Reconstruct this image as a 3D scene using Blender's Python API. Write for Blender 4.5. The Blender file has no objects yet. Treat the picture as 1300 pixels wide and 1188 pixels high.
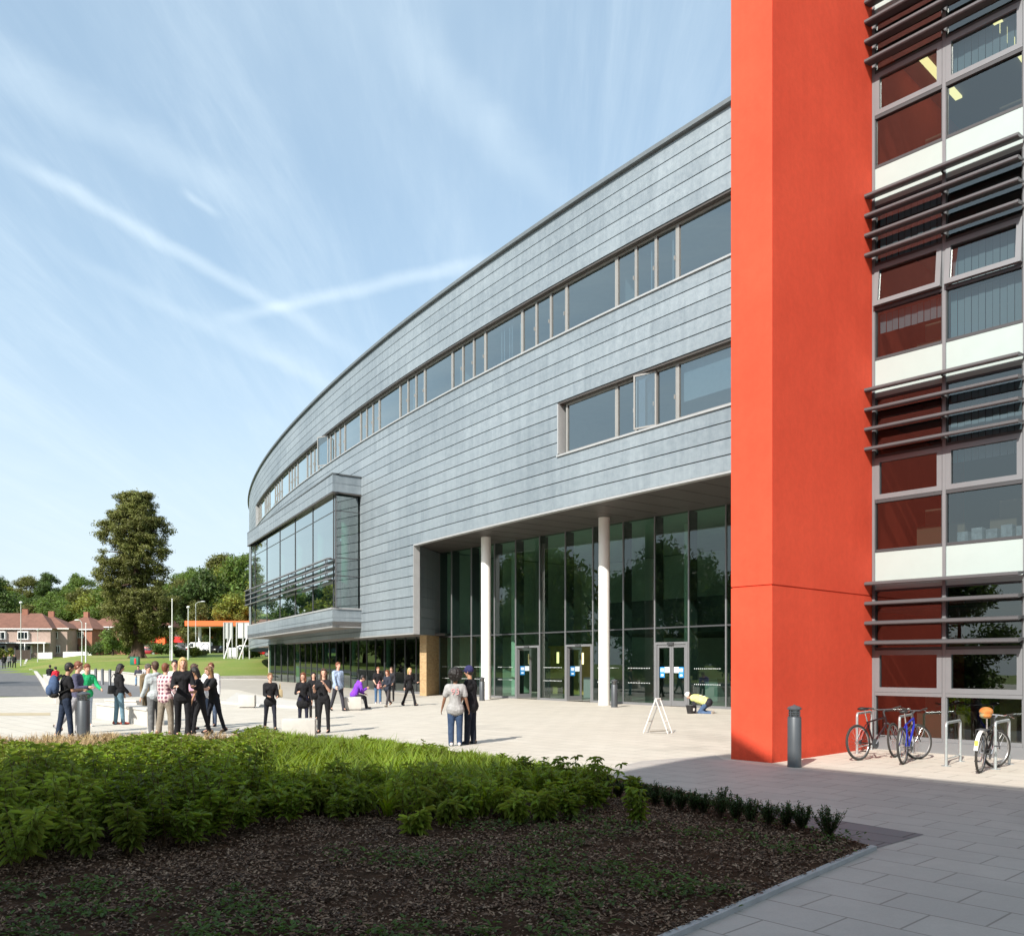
import bpy, bmesh, math, random
import numpy as np
from mathutils import Vector, Matrix
random.seed(7)
RNG = np.random.default_rng(7)
C = bpy.context.scene.collection
# ---------------------------------------------------------------- survey helpers
F, CX, HY, E = 1110.0, 650.0, 844.0, 1.81
GY = [(-60, 0), (10, 0), (20, .05), (50, .17), (75, .6), (111, 1.4), (160, 3.2), (200, 5.5), (260, 13), (360, 27), (600, 40)]

def sstep(a, b, x):
    t = min(1, max(0, (x - a) / (b - a))); return t * t * (3 - 2 * t)

def g0(y):
    if y <= GY[0][0]: return 0.0
    for (a, za), (b, zb) in zip(GY, GY[1:]):
        if y <= b: return za + (zb - za) * (y - a) / (b - a)
    return GY[-1][1]

def gz(x, y):
    z = g0(y)
    if y > 84:
        r = x / y
        z += 1.25 * sstep(84, 112, y) * (1 - sstep(125, 160, y)) * sstep(-.555, -.49, r)
        z += .8 * sstep(120, 155, y) * (1 - sstep(180, 230, y)) * sstep(-.45, -.38, r)
    return z

def P(px, py, h=0.0):
    """point of the ground under a sight line"""
    lo, hi = 2.0, 700.0
    f = lambda Y: E + Y * (HY - py) / F - gz((px - CX) / F * Y, Y) - h
    y = lo; step = .5
    while y < hi and f(y) > 0: y += step if y < 60 else 1.5
    a, b = y - 1.6, y
    for _ in range(30):
        m = (a + b) / 2
        if f(m) > 0: a = m
        else: b = m
    y = (a + b) / 2; x = (px - CX) / F * y
    return Vector((x, y, gz(x, y)))

def zat(py, Y): return E + (HY - py) * Y / F
def at(px, Y, z=None):
    x = (px - CX) / F * Y
    return Vector((x, Y, gz(x, Y) if z is None else z))

# ---------------------------------------------------------------- materials
class NT:
    def __init__(s, name):
        s.m = bpy.data.materials.new(name); s.m.use_nodes = True
        s.t = s.m.node_tree; s.t.nodes.clear()
        s.out = s.t.nodes.new('ShaderNodeOutputMaterial')
    def n(s, typ, **kw):
        nd = s.t.nodes.new(typ)
        for k, v in kw.items():
            if k.startswith('_'): setattr(nd, k[1:], v)
            else:
                key = int(k[1:]) if k[0] == 'i' and k[1:].isdigit() else k.replace('_', ' ')
                nd.inputs[key].default_value = v
        return nd
    def l(s, a, b): s.t.links.new(a, b)

def col4(c): return (c[0], c[1], c[2], 1)

def ramp(nt, fac, stops):
    r = nt.n('ShaderNodeValToRGB')
    cr = r.color_ramp
    while len(cr.elements) < len(stops): cr.elements.new(.5)
    for e, (p, c) in zip(cr.elements, stops): e.position = p; e.color = col4(c)
    nt.l(fac, r.inputs[0]); return r.outputs[0]

MATS = {}
def mat(name, col, rough=.6, metal=0, var=.0, scale=3, bump=0, bscale=20, spec=.5, island=0, detail=4):
    if name in MATS: return MATS[name]
    nt = NT(name)
    b = nt.n('ShaderNodeBsdfPrincipled', Roughness=rough, Metallic=metal)
    b.inputs['Specular IOR Level'].default_value = spec
    b.inputs['Base Color'].default_value = col4(col)
    tc = nt.n('ShaderNodeTexCoord')
    if var:
        no = nt.n('ShaderNodeTexNoise', Scale=scale, Detail=detail, Roughness=.6)
        nt.l(tc.outputs['Object'], no.inputs['Vector'])
        lo = [c * (1 - var) for c in col]; hi = [min(1, c * (1 + var)) for c in col]
        c = ramp(nt, no.outputs[0], [(.3, lo), (.7, hi)])
        if island:
            gm = nt.n('ShaderNodeNewGeometry')
            hs = nt.n('ShaderNodeHueSaturation')
            mr = nt.n('ShaderNodeMapRange', i3=1 - island, i4=1 + island)
            nt.l(gm.outputs['Random Per Island'], mr.inputs[0]); nt.l(mr.outputs[0], hs.inputs['Value'])
            mr2 = nt.n('ShaderNodeMapRange', i3=.5 - island * .07, i4=.5 + island * .05)
            nt.l(gm.outputs['Random Per Island'], mr2.inputs[0]); nt.l(mr2.outputs[0], hs.inputs['Hue'])
            nt.l(c, hs.inputs['Color']); c = hs.outputs[0]
        nt.l(c, b.inputs['Base Color'])
    if bump:
        nb = nt.n('ShaderNodeTexNoise', Scale=bscale, Detail=6)
        nt.l(tc.outputs['Object'], nb.inputs['Vector'])
        bp = nt.n('ShaderNodeBump', Strength=bump, Distance=.02)
        nt.l(nb.outputs[0], bp.inputs['Height']); nt.l(bp.outputs[0], b.inputs['Normal'])
    nt.l(b.outputs[0], nt.out.inputs[0])
    MATS[name] = nt.m; return nt.m

def leafmat(name, col, island=.45, trans=.35, rough=.55, scale=.4):
    if name in MATS: return MATS[name]
    nt = NT(name)
    tc = nt.n('ShaderNodeTexCoord')
    no = nt.n('ShaderNodeTexNoise', Scale=scale, Detail=3)
    nt.l(tc.outputs['Object'], no.inputs['Vector'])
    c = ramp(nt, no.outputs[0], [(.35, [v * .72 for v in col]), (.65, [v * 1.3 for v in col])])
    gm = nt.n('ShaderNodeNewGeometry'); hs = nt.n('ShaderNodeHueSaturation')
    mr = nt.n('ShaderNodeMapRange', i3=1 - island, i4=1 + island)
    nt.l(gm.outputs['Random Per Island'], mr.inputs[0]); nt.l(mr.outputs[0], hs.inputs['Value'])
    mr2 = nt.n('ShaderNodeMapRange', i3=.48, i4=.515)
    nt.l(gm.outputs['Random Per Island'], mr2.inputs[0]); nt.l(mr2.outputs[0], hs.inputs['Hue'])
    nt.l(c, hs.inputs['Color'])
    d = nt.n('ShaderNodeBsdfPrincipled', Roughness=rough)
    d.inputs['Specular IOR Level'].default_value = .3
    nt.l(hs.outputs[0], d.inputs['Base Color'])
    t = nt.n('ShaderNodeBsdfTranslucent')
    hs2 = nt.n('ShaderNodeHueSaturation', Hue=.485, Saturation=1.1, Value=1.5)
    nt.l(hs.outputs[0], hs2.inputs['Color']); nt.l(hs2.outputs[0], t.inputs[0])
    mx = nt.n('ShaderNodeMixShader', i0=trans)
    nt.l(d.outputs[0], mx.inputs[1]); nt.l(t.outputs[0], mx.inputs[2])
    nt.l(mx.outputs[0], nt.out.inputs[0])
    MATS[name] = nt.m; return nt.m

def glass(name, tint, refl=1.0, base=.05, wave=0.0):
    if name in MATS: return MATS[name]
    nt = NT(name)
    tr = nt.n('ShaderNodeBsdfTransparent'); tr.inputs[0].default_value = col4(tint)
    gl = nt.n('ShaderNodeBsdfGlossy', Roughness=.0); gl.inputs[0].default_value = (.93, 1, .98, 1)
    gm = nt.n('ShaderNodeNewGeometry'); dp = nt.n('ShaderNodeVectorMath', _operation='DOT_PRODUCT')
    nt.l(gm.outputs['Incoming'], dp.inputs[0]); nt.l(gm.outputs['Normal'], dp.inputs[1])
    ab = nt.n('ShaderNodeMath', _operation='ABSOLUTE'); nt.l(dp.outputs['Value'], ab.inputs[0])
    iv = nt.n('ShaderNodeMath', _operation='SUBTRACT'); iv.inputs[0].default_value = 1; nt.l(ab.outputs[0], iv.inputs[1])
    pw = nt.n('ShaderNodeMath', _operation='POWER'); pw.inputs[1].default_value = 4; nt.l(iv.outputs[0], pw.inputs[0])
    ma = nt.n('ShaderNodeMath', _operation='MULTIPLY_ADD', _use_clamp=True); ma.inputs[1].default_value = refl; ma.inputs[2].default_value = base
    nt.l(pw.outputs[0], ma.inputs[0])
    if wave:
        tc = nt.n('ShaderNodeTexCoord'); no = nt.n('ShaderNodeTexNoise', Scale=.8, Detail=1)
        nt.l(tc.outputs['Object'], no.inputs['Vector'])
        bp = nt.n('ShaderNodeBump', Strength=wave, Distance=.02)
        nt.l(no.outputs[0], bp.inputs['Height']); nt.l(bp.outputs[0], gl.inputs['Normal'])
    mx = nt.n('ShaderNodeMixShader'); nt.l(ma.outputs[0], mx.inputs[0])
    nt.l(tr.outputs[0], mx.inputs[1]); nt.l(gl.outputs[0], mx.inputs[2])
    nt.l(mx.outputs[0], nt.out.inputs[0])
    MATS[name] = nt.m; return nt.m

# ---------------------------------------------------------------- mesh builder
class MB:
    def __init__(s): s.v = []; s.f = []; s.uv = []; s.mi = []
    def face(s, pts, uv=None, mi=0):
        i = len(s.v); s.v += [tuple(p) for p in pts]; s.f.append(tuple(range(i, i + len(pts))))
        s.uv.append(uv or [(0, 0)] * len(pts)); s.mi.append(mi)
    def box(s, cx, cy, cz, sx, sy, sz, rz=0, mi=0, taper=1.0):
        c, n = math.cos(rz), math.sin(rz)
        pts = []
        for k, (a, b, d) in enumerate([(-1, -1, -1), (1, -1, -1), (1, 1, -1), (-1, 1, -1), (-1, -1, 1), (1, -1, 1), (1, 1, 1), (-1, 1, 1)]):
            t = taper if d > 0 else 1
            x, y = a * sx / 2 * t, b * sy / 2 * t
            pts.append((cx + x * c - y * n, cy + x * n + y * c, cz + d * sz / 2))
        s.hexa(pts, mi)
    def hexa(s, p, mi=0, uvs=None):
        i = len(s.v); s.v += [tuple(q) for q in p]
        for f in ((0, 3, 2, 1), (4, 5, 6, 7), (0, 1, 5, 4), (1, 2, 6, 5), (2, 3, 7, 6), (3, 0, 4, 7)):
            s.f.append(tuple(i + k for k in f)); s.uv.append([(0, 0)] * 4 if uvs is None else [uvs[k] for k in f]); s.mi.append(mi)
    def tube(s, p, q, r, r2=None, n=8, caps=True, mi=0):
        p, q = Vector(p), Vector(q); r2 = r if r2 is None else r2
        d = (q - p)
        if d.length < 1e-6: return
        d.normalize(); a = d.orthogonal().normalized(); b = d.cross(a)
        i = len(s.v)
        for k in range(n):
            t = 2 * math.pi * k / n; w = a * math.cos(t) + b * math.sin(t)
            s.v.append(tuple(p + w * r)); s.v.append(tuple(q + w * r2))
        for k in range(n):
            j = (k + 1) % n
            s.f.append((i + 2 * k, i + 2 * j, i + 2 * j + 1, i + 2 * k + 1)); s.uv.append([(0, 0)] * 4); s.mi.append(mi)
        if caps:
            s.f.append(tuple(i + 2 * k for k in range(n))[::-1]); s.uv.append([(0, 0)] * n); s.mi.append(mi)
            s.f.append(tuple(i + 2 * k + 1 for k in range(n))); s.uv.append([(0, 0)] * n); s.mi.append(mi)
    def path(s, pts, r, n=8, mi=0):
        for a, b in zip(pts, pts[1:]): s.tube(a, b, r, n=n, mi=mi)
        for a in pts[1:-1]: s.ball(a, r, 6, 4, mi)
    def ball(s, c, r, n=10, m=6, mi=0, sc=(1, 1, 1)):
        c = Vector(c); i = len(s.v)
        s.v.append((c.x, c.y, c.z - r * sc[2]))
        for a in range(1, m):
            ph = -math.pi / 2 + math.pi * a / m
            for b in range(n):
                t = 2 * math.pi * b / n
                s.v.append((c.x + r * sc[0] * math.cos(ph) * math.cos(t), c.y + r * sc[1] * math.cos(ph) * math.sin(t), c.z + r * sc[2] * math.sin(ph)))
        s.v.append((c.x, c.y, c.z + r * sc[2])); top = len(s.v) - 1
        def add(f): s.f.append(f); s.uv.append([(0, 0)] * len(f)); s.mi.append(mi)
        for b in range(n):
            add((i, i + 1 + (b + 1) % n, i + 1 + b))
            for a in range(m - 2):
                p = i + 1 + a * n
                add((p + b, p + (b + 1) % n, p + n + (b + 1) % n, p + n + b))
            p = i + 1 + (m - 2) * n
            add((p + b, p + (b + 1) % n, top))
    def lathe(s, cx, cy, prof, n=20, mi=0):
        i = len(s.v); m = len(prof)
        for (r, z) in prof:
            for k in range(n):
                t = 2 * math.pi * k / n; s.v.append((cx + r * math.cos(t), cy + r * math.sin(t), z))
        for a in range(m - 1):
            for k in range(n):
                j = (k + 1) % n
                s.f.append((i + a * n + k, i + a * n + j, i + (a + 1) * n + j, i + (a + 1) * n + k)); s.uv.append([(0, 0)] * 4); s.mi.append(mi)
        s.f.append(tuple(i + k for k in range(n))[::-1]); s.uv.append([(0, 0)] * n); s.mi.append(mi)
        s.f.append(tuple(i + (m - 1) * n + k for k in range(n))); s.uv.append([(0, 0)] * n); s.mi.append(mi)
    def prism(s, poly, z0, z1, mi=0):
        n = len(poly); i = len(s.v)
        s.v += [(p[0], p[1], z0) for p in poly] + [(p[0], p[1], z1) for p in poly]
        def add(f): s.f.append(f); s.uv.append([(0, 0)] * len(f)); s.mi.append(mi)
        add(tuple(i + k for k in range(n))[::-1]); add(tuple(i + n + k for k in range(n)))
        for k in range(n): add((i + k, i + (k + 1) % n, i + n + (k + 1) % n, i + n + k))
    def build(s, name, m, parent=None, smooth=False, uv=False, bevel=0, loc=None, angle=40):
        me = bpy.data.meshes.new(name); me.from_pydata(s.v, [], s.f)
        ms = m if isinstance(m, (list, tuple)) else [m]
        for x in ms: me.materials.append(x)
        if len(ms) > 1: me.polygons.foreach_set('material_index', s.mi)
        if uv:
            lay = me.uv_layers.new(name='UVMap'); flat = [c for f in s.uv for p in f for c in p]
            lay.data.foreach_set('uv', flat)
        if bevel or smooth:
            bm = bmesh.new(); bm.from_mesh(me)
            if not uv: bmesh.ops.remove_doubles(bm, verts=bm.verts, dist=1e-5)
            if bevel:
                es = [e for e in bm.edges if len(e.link_faces) == 2 and e.calc_face_angle(0) > .6]
                bmesh.ops.bevel(bm, geom=es, offset=bevel, segments=2, affect='EDGES', profile=.6)
            if smooth:
                for f in bm.faces: f.smooth = True
                for e in bm.edges:
                    if len(e.link_faces) == 2 and e.calc_face_angle(0) > math.radians(angle): e.smooth = False
            bm.to_mesh(me); bm.free()
        me.update()
        o = bpy.data.objects.new(name, me); C.objects.link(o)
        if parent: o.parent = parent
        if loc is not None: o.location = loc
        return o

def tag(o, label=None, cat=None, group=None, kind=None):
    if label: o['label'] = label
    if cat: o['category'] = cat
    if group: o['group'] = group
    if kind: o['kind'] = kind
    return o

def empty(name, loc=(0, 0, 0), rz=0, label=None, cat=None, group=None):
    o = bpy.data.objects.new(name, None); C.objects.link(o); o.empty_display_size = .2
    o.location = loc; o.rotation_euler = (0, 0, rz)
    return tag(o, label, cat, group)

def copy_tree(o, parent=None):
    c = o.copy(); C.objects.link(c)
    if parent: c.parent = parent
    for ch in [x for x in bpy.data.objects if x.parent == o]: copy_tree(ch, c)
    return c

def np_mesh(name, verts, nper, m, parent=None, smooth=False):
    """verts (N,nper,3) -> N separate faces"""
    N = verts.shape[0]; me = bpy.data.meshes.new(name)
    me.vertices.add(N * nper); me.vertices.foreach_set('co', verts.astype(np.float32).ravel())
    me.loops.add(N * nper); me.loops.foreach_set('vertex_index', np.arange(N * nper, dtype=np.int32))
    me.polygons.add(N); me.polygons.foreach_set('loop_start', np.arange(0, N * nper, nper, dtype=np.int32))
    me.polygons.foreach_set('loop_total', np.full(N, nper, dtype=np.int32))
    me.materials.append(m); me.update(calc_edges=True)
    o = bpy.data.objects.new(name, me); C.objects.link(o)
    if parent: o.parent = parent
    return o

# ---------------------------------------------------------------- plan paths
class Path:
    def __init__(s, pts, flip=1, smooth=0, step=.8):
        pts = [Vector(p).to_2d() for p in pts]
        if smooth:
            d = []
            n = len(pts)
            for i in range(n - 1):
                p0, p1, p2, p3 = pts[max(0, i - 1)], pts[i], pts[i + 1], pts[min(n - 1, i + 2)]
                for k in range(20):
                    t = k / 20
                    d.append(.5 * ((2 * p1) + (p2 - p0) * t + (2 * p0 - 5 * p1 + 4 * p2 - p3) * t * t + (3 * p1 - p0 - 3 * p2 + p3) * t ** 3))
            d.append(pts[-1])
            for _ in range(smooth):
                d = [d[0]] + [(d[i - 1] + 2 * d[i] + d[i + 1]) / 4 for i in range(1, len(d) - 1)] + [d[-1]]
            pts = d
        s.p = pts; s.flip = flip; s.step = step; s.smooth = bool(smooth)
        s.c = [0]
        for a, b in zip(pts, pts[1:]): s.c.append(s.c[-1] + (b - a).length)
        s.L = s.c[-1]
        s.t = [(pts[min(i + 1, len(pts) - 1)] - pts[max(i - 1, 0)]).normalized() for i in range(len(pts))]
    def _i(s, u):
        lo, hi = 0, len(s.c) - 1
        while hi - lo > 1:
            m = (lo + hi) // 2
            if s.c[m] <= u: lo = m
            else: hi = m
        return lo
    def tan(s, u):
        i = s._i(u)
        if not s.smooth: return (s.p[i + 1] - s.p[i]).normalized()
        f = (u - s.c[i]) / (s.c[i + 1] - s.c[i]); f = min(1, max(0, f))
        return (s.t[i] * (1 - f) + s.t[i + 1] * f).normalized()
    def nrm(s, u):
        t = s.tan(u); return Vector((-t.y, t.x)) * s.flip
    def pt(s, u, off=0):
        i = s._i(u); p = s.p[i] + (s.p[i + 1] - s.p[i]) * ((u - s.c[i]) / (s.c[i + 1] - s.c[i]))
        return p + s.nrm(u) * off
    def us(s, u0, u1):
        if s.smooth:
            n = max(1, int(math.ceil((u1 - u0) / s.step))); return [u0 + (u1 - u0) * k / n for k in range(n + 1)]
        return [u0] + [c for c in s.c[1:-1] if u0 + 1e-4 < c < u1 - 1e-4] + [u1]
    def upx(s, px, off=0):
        r = (px - CX) / F
        best = None; n = 600; prev = None
        for k in range(n + 1):
            u = s.L * k / n; q = s.pt(u, off); v = q.x - r * q.y
            if prev is not None and prev[1] * v <= 0:
                a, b = prev[0], u; va = prev[1]
                for _ in range(25):
                    m = (a + b) / 2; q = s.pt(m, off); vm = q.x - r * q.y
                    if va * vm <= 0: b = m
                    else: a, va = m, vm
                return (a + b) / 2
            prev = (u, v)
        return 0
    # sweep an open/closed profile [(off,z)]
    def sweep(s, mb, u0, u1, prof, closed=False, caps=False, mi=0):
        us = s.us(u0, u1); n = len(prof); i = len(mb.v)
        for u in us:
            for (o, z) in prof:
                q = s.pt(u, o); mb.v.append((q.x, q.y, z))
        m = n if closed else n - 1
        L = [0]
        for a, b in zip(prof, prof[1:] + prof[:1]): L.append(L[-1] + math.hypot(a[0] - b[0], a[1] - b[1]))
        for a in range(len(us) - 1):
            for k in range(m):
                j = (k + 1) % n
                mb.f.append((i + a * n + k, i + (a + 1) * n + k, i + (a + 1) * n + j, i + a * n + j))
                mb.uv.append([(us[a], prof[k][1]), (us[a + 1], prof[k][1]), (us[a + 1], prof[j][1]), (us[a], prof[j][1])]); mb.mi.append(mi)
        if caps:
            mb.f.append(tuple(i + k for k in range(n))); mb.uv.append([(0, 0)] * n); mb.mi.append(mi)
            b = i + (len(us) - 1) * n
            mb.f.append(tuple(b + k for k in range(n))[::-1]); mb.uv.append([(0, 0)] * n); mb.mi.append(mi)
    def sbox(s, mb, u0, u1, o0, o1, z0, z1, mi=0):
        s.sweep(mb, u0, u1, [(o0, z0), (o1, z0), (o1, z1), (o0, z1)], closed=True, caps=True, mi=mi)

def sheet(name, poly, off, m, parent=None, label=None, kind='structure', z=None):
    """flat sheet draped on the ground at height off"""
    bm = bmesh.new()
    vs = [bm.verts.new((p[0], p[1], 0)) for p in poly]
    bm.faces.new(vs)
    bmesh.ops.triangulate(bm, faces=bm.faces[:])
    for (y, _) in GY:
        bmesh.ops.bisect_plane(bm, geom=bm.verts[:] + bm.edges[:] + bm.faces[:], plane_co=(0, y, 0), plane_no=(0, 1, 0))
    for v in bm.verts: v.co.z = g0(v.co.y) + off
    bm.normal_update()
    for f in bm.faces:
        if f.normal.z < 0: f.normal_flip()
    me = bpy.data.meshes.new(name); bm.to_mesh(me); bm.free(); me.materials.append(m)
    o = bpy.data.objects.new(name, me); C.objects.link(o)
    if parent: o.parent = parent
    elif kind: o['kind'] = kind
    return o
# ================================================================ MATERIALS
SUN_EL, SUN_DIR = math.radians(37), Vector((.5, .866, 0))
def pave_mat(name, c1, c2, joint, w, h, ang, var=.08, js=.012, stain=.12):
    nt = NT(name); tc = nt.n('ShaderNodeTexCoord'); mp = nt.n('ShaderNodeMapping')
    mp.inputs['Rotation'].default_value = (0, 0, ang); nt.l(tc.outputs['Object'], mp.inputs[0])
    br = nt.n('ShaderNodeTexBrick', Scale=1.0, Mortar_Size=js, Mortar_Smooth=.2, Brick_Width=w, Row_Height=h, Bias=0.0)
    br.inputs['Color1'].default_value = col4(c1); br.inputs['Color2'].default_value = col4(c2); br.inputs['Mortar'].default_value = col4(joint)
    nt.l(mp.outputs[0], br.inputs[0])
    no = nt.n('ShaderNodeTexNoise', Scale=.35, Detail=8, Roughness=.65); nt.l(tc.outputs['Object'], no.inputs['Vector'])
    c = ramp(nt, no.outputs[0], [(.3, (1 - stain,) * 3), (.48, (1, 1, 1)), (.56, (1 - stain * .35,) * 3), (.7, (1.0, 1.0, 1.0))])
    n2 = nt.n('ShaderNodeTexNoise', Scale=60, Detail=2); nt.l(tc.outputs['Object'], n2.inputs['Vector'])
    c2_ = ramp(nt, n2.outputs[0], [(.3, (1 - var,) * 3), (.7, (1, 1, 1))])
    mx = nt.n('ShaderNodeMix', _data_type='RGBA', _blend_type='MULTIPLY'); mx.inputs[0].default_value = 1
    nt.l(br.outputs[0], mx.inputs[6]); nt.l(c, mx.inputs[7])
    m2 = nt.n('ShaderNodeMix', _data_type='RGBA', _blend_type='MULTIPLY'); m2.inputs[0].default_value = 1
    nt.l(mx.outputs[2], m2.inputs[6]); nt.l(c2_, m2.inputs[7])
    b = nt.n('ShaderNodeBsdfPrincipled', Roughness=.7); nt.l(m2.outputs[2], b.inputs['Base Color'])
    bp = nt.n('ShaderNodeBump', Strength=.5, Distance=.006, _invert=True); nt.l(br.outputs[1], bp.inputs['Height'])
    nt.l(bp.outputs[0], b.inputs['Normal']); nt.l(b.outputs[0], nt.out.inputs[0]); return nt.m

ANG = math.atan2(.738, .675)
M_pave = pave_mat('cream_paving', (.58, .54, .465), (.545, .505, .43), (.38, .35, .30), .8, .5, ANG, stain=.20)
M_pave2 = pave_mat('shade_darkened_slabs', (.43, .40, .365), (.40, .375, .345), (.24, .225, .20), .75, .5, ANG, js=.009, stain=.26)  # slab colour darkened to carry the foreground shade
M_path = mat('concrete_path', (.36, .335, .29), .85, var=.12, scale=1.5)
M_dark = pave_mat('dark_paving', (.17, .165, .17), (.145, .14, .145), (.06, .06, .06), .8, .4, ANG, stain=.2)
M_asph = mat('asphalt', (.12, .12, .122), .85, var=.22, scale=2.5, bump=.3, bscale=90)
M_asph2 = mat('dark_asphalt', (.075, .08, .088), .85, var=.2, scale=3)
M_cream = mat('light_concrete', (.52, .50, .46), .7, var=.07, scale=4, bump=.15, bscale=30)
M_conc = mat('grey_concrete', (.33, .33, .33), .8, var=.12, scale=5, bump=.2, bscale=30)
M_soil = mat('soil', (.045, .026, .016), .95, var=.4, scale=6, bump=.6, bscale=25, spec=.05)

def grass_mat():
    nt = NT('lawn_grass'); tc = nt.n('ShaderNodeTexCoord')
    n1 = nt.n('ShaderNodeTexNoise', Scale=.12, Detail=6, Roughness=.6); nt.l(tc.outputs['Object'], n1.inputs['Vector'])
    n2 = nt.n('ShaderNodeTexNoise', Scale=7, Detail=5, Roughness=.7); nt.l(tc.outputs['Object'], n2.inputs['Vector'])
    c1 = ramp(nt, n1.outputs[0], [(.32, (.13, .20, .022)), (.5, (.17, .235, .032)), (.62, (.23, .25, .055)), (.72, (.31, .27, .10))])
    c2 = ramp(nt, n2.outputs[0], [(.3, (.6, .6, .6)), (.7, (1.15, 1.15, 1.1))])
    mx = nt.n('ShaderNodeMix', _data_type='RGBA', _blend_type='MULTIPLY'); mx.inputs[0].default_value = 1
    nt.l(c1, mx.inputs[6]); nt.l(c2, mx.inputs[7])
    b = nt.n('ShaderNodeBsdfPrincipled', Roughness=.9); nt.l(mx.outputs[2], b.inputs['Base Color'])
    bp = nt.n('ShaderNodeBump', Strength=.8, Distance=.08); nt.l(n2.outputs[0], bp.inputs['Height']); nt.l(bp.outputs[0], b.inputs['Normal'])
    nt.l(b.outputs[0], nt.out.inputs[0]); return nt.m
M_lawn = grass_mat()

# ================================================================ GROUND
def ground():
    ys = sorted(set([y for y, _ in GY] + [-60, 0, 30, 40, 60, 66, 84] + list(range(84, 270, 4)) + list(range(270, 620, 20)) + [900, 1500, 3000]))
    xs = sorted(set(list(range(-200, 121, 5)) + [-1500, -900, -600, -450, -350, -280, -240, 160, 220, 320, 500, 900, 1500]))
    V = [(x, y, gz(x, y) - .012 if y <= 600 else 40 - (y - 600) * .01) for y in ys for x in xs]; n = len(xs)
    Fc = [(j * n + i, j * n + i + 1, (j + 1) * n + i + 1, (j + 1) * n + i) for j in range(len(ys) - 1) for i in range(n - 1)]
    me = bpy.data.meshes.new('ground'); me.from_pydata(V, [], Fc); me.materials.append(M_lawn)
    o = bpy.data.objects.new('ground', me); C.objects.link(o); o['kind'] = 'structure'
ground()
def XY(px, py): q = P(px, py); return (q.x, q.y)
gl = [XY(341, 862.5), XY(290, 862), XY(228, 861.5), XY(180, 860), XY(128, 856), XY(105, 852)]
pav = [(-60, -30), (60, -30), (60, 60), (20, 90), (-19, 90)] + gl + [XY(60, 866), XY(46, 884), XY(-60, 886), (-60, 20)]
sheet('paving', pav, 0, M_pave)
# grey concrete path below the lawn
sheet('path', [XY(345, 863), XY(228, 862), XY(180, 861), XY(150, 861), XY(182, 872), XY(300, 875), XY(345, 884), XY(420, 893), XY(470, 893), XY(545, 883.5), XY(470, 876)], .004, M_path)
# slab paving with the foreground shade put into its darker colour, and dark border
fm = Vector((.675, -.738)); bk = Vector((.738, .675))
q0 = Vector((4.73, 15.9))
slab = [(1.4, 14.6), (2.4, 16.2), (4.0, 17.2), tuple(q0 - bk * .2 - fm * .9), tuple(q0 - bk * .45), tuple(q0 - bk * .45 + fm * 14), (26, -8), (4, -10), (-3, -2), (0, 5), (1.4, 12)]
sheet('shaded_slab_paving', slab, .004, M_pave2)
# light band in the left paving and asphalt road
sheet('paving_band', [XY(-120, 905), XY(64, 904.5), XY(64, 908), XY(-120, 909)], .004, mat('ochre_band', (.42, .35, .23), .8, var=.1))
yl = lambda px, py: XY(px, py)
road = [XY(-160, 884), XY(63, 884), XY(49, 862), XY(43, 853), XY(33, 849.5)]
far_r = [at(24, 125).to_2d(), at(30, 175).to_2d(), at(-40, 175).to_2d(), at(-45, 125).to_2d()]
sheet('road', [XY(-330, 884)] + road[1:] + [tuple(v) for v in far_r[:1]] + [tuple(v) for v in far_r[1:]], .006, M_asph)
sheet('road_markings', [XY(-200, 871), XY(54.5, 870.5), XY(51.5, 865), XY(-200, 865.5)], .010, M_asph2)
sheet('ramp', [XY(74, 886), XY(72, 869), XY(105, 861), XY(180, 866), XY(180, 884), XY(130, 886)], .006, mat('ramp_asphalt', (.15, .15, .155), .85, var=.15))

# kerbs
def kerb(name, pts, w, h, m, label=None):
    p = Path(pts); mb = MB(); us = p.us(0, p.L)
    for a, b in zip(us, us[1:]):
        n = max(1, int((b - a) / 6))
        for k in range(n):
            c, d = a + (b - a) * k / n, a + (b - a) * (k + 1) / n - .004
            q = [p.pt(c + 1e-5, -w / 2), p.pt(d, -w / 2), p.pt(d, w / 2), p.pt(c + 1e-5, w / 2)]
            mb.hexa([(v.x, v.y, g0(v.y) - .1) for v in q] + [(v.x, v.y, g0(v.y) + h) for v in q])
    o = mb.build(name, m); o['kind'] = 'structure'; return o
kerb('road_kerb', [XY(66, 884.3), XY(51.5, 862), XY(45, 853), XY(35, 849.3)], .3, .14, M_cream)
kerb('lawn_kerb', [(q[0], q[1]) for q in gl[:-1]], .2, .05, M_conc)
kerb('road_edge_kerb', [tuple(at(31, 120).to_2d()), tuple(at(36, 172).to_2d())], .3, .13, M_cream)
BED = [XY(-90, 946), XY(60, 941), XY(200, 938), XY(400, 938), XY(520, 945), XY(620, 963), XY(700, 974), XY(745, 983), XY(850, 1003), XY(960, 1033), XY(1052, 1062), XY(1110, 1078)]
kd = Vector(XY(1060, 1100)) - Vector(XY(1110, 1078)); kd.normalize()
k0 = Vector(XY(1110, 1078)); BED_END = k0 + kd * 9
bedpoly = BED + [tuple(BED_END), (-12, -1)]
sheet('soil', bedpoly, .03, M_soil)
kerb('bed_edging', [tuple(k0 + kd * .02), tuple(BED_END)], .06, .045, M_conc)
strip = [XY(850, 1003), XY(960, 1033), XY(1052, 1062), XY(1110, 1078)]
sheet('paving_border', [XY(900, 1008), XY(960, 1024)] + [XY(1173, 1059.5)] + strip[::-1][:-1] , .008, M_dark)
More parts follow.
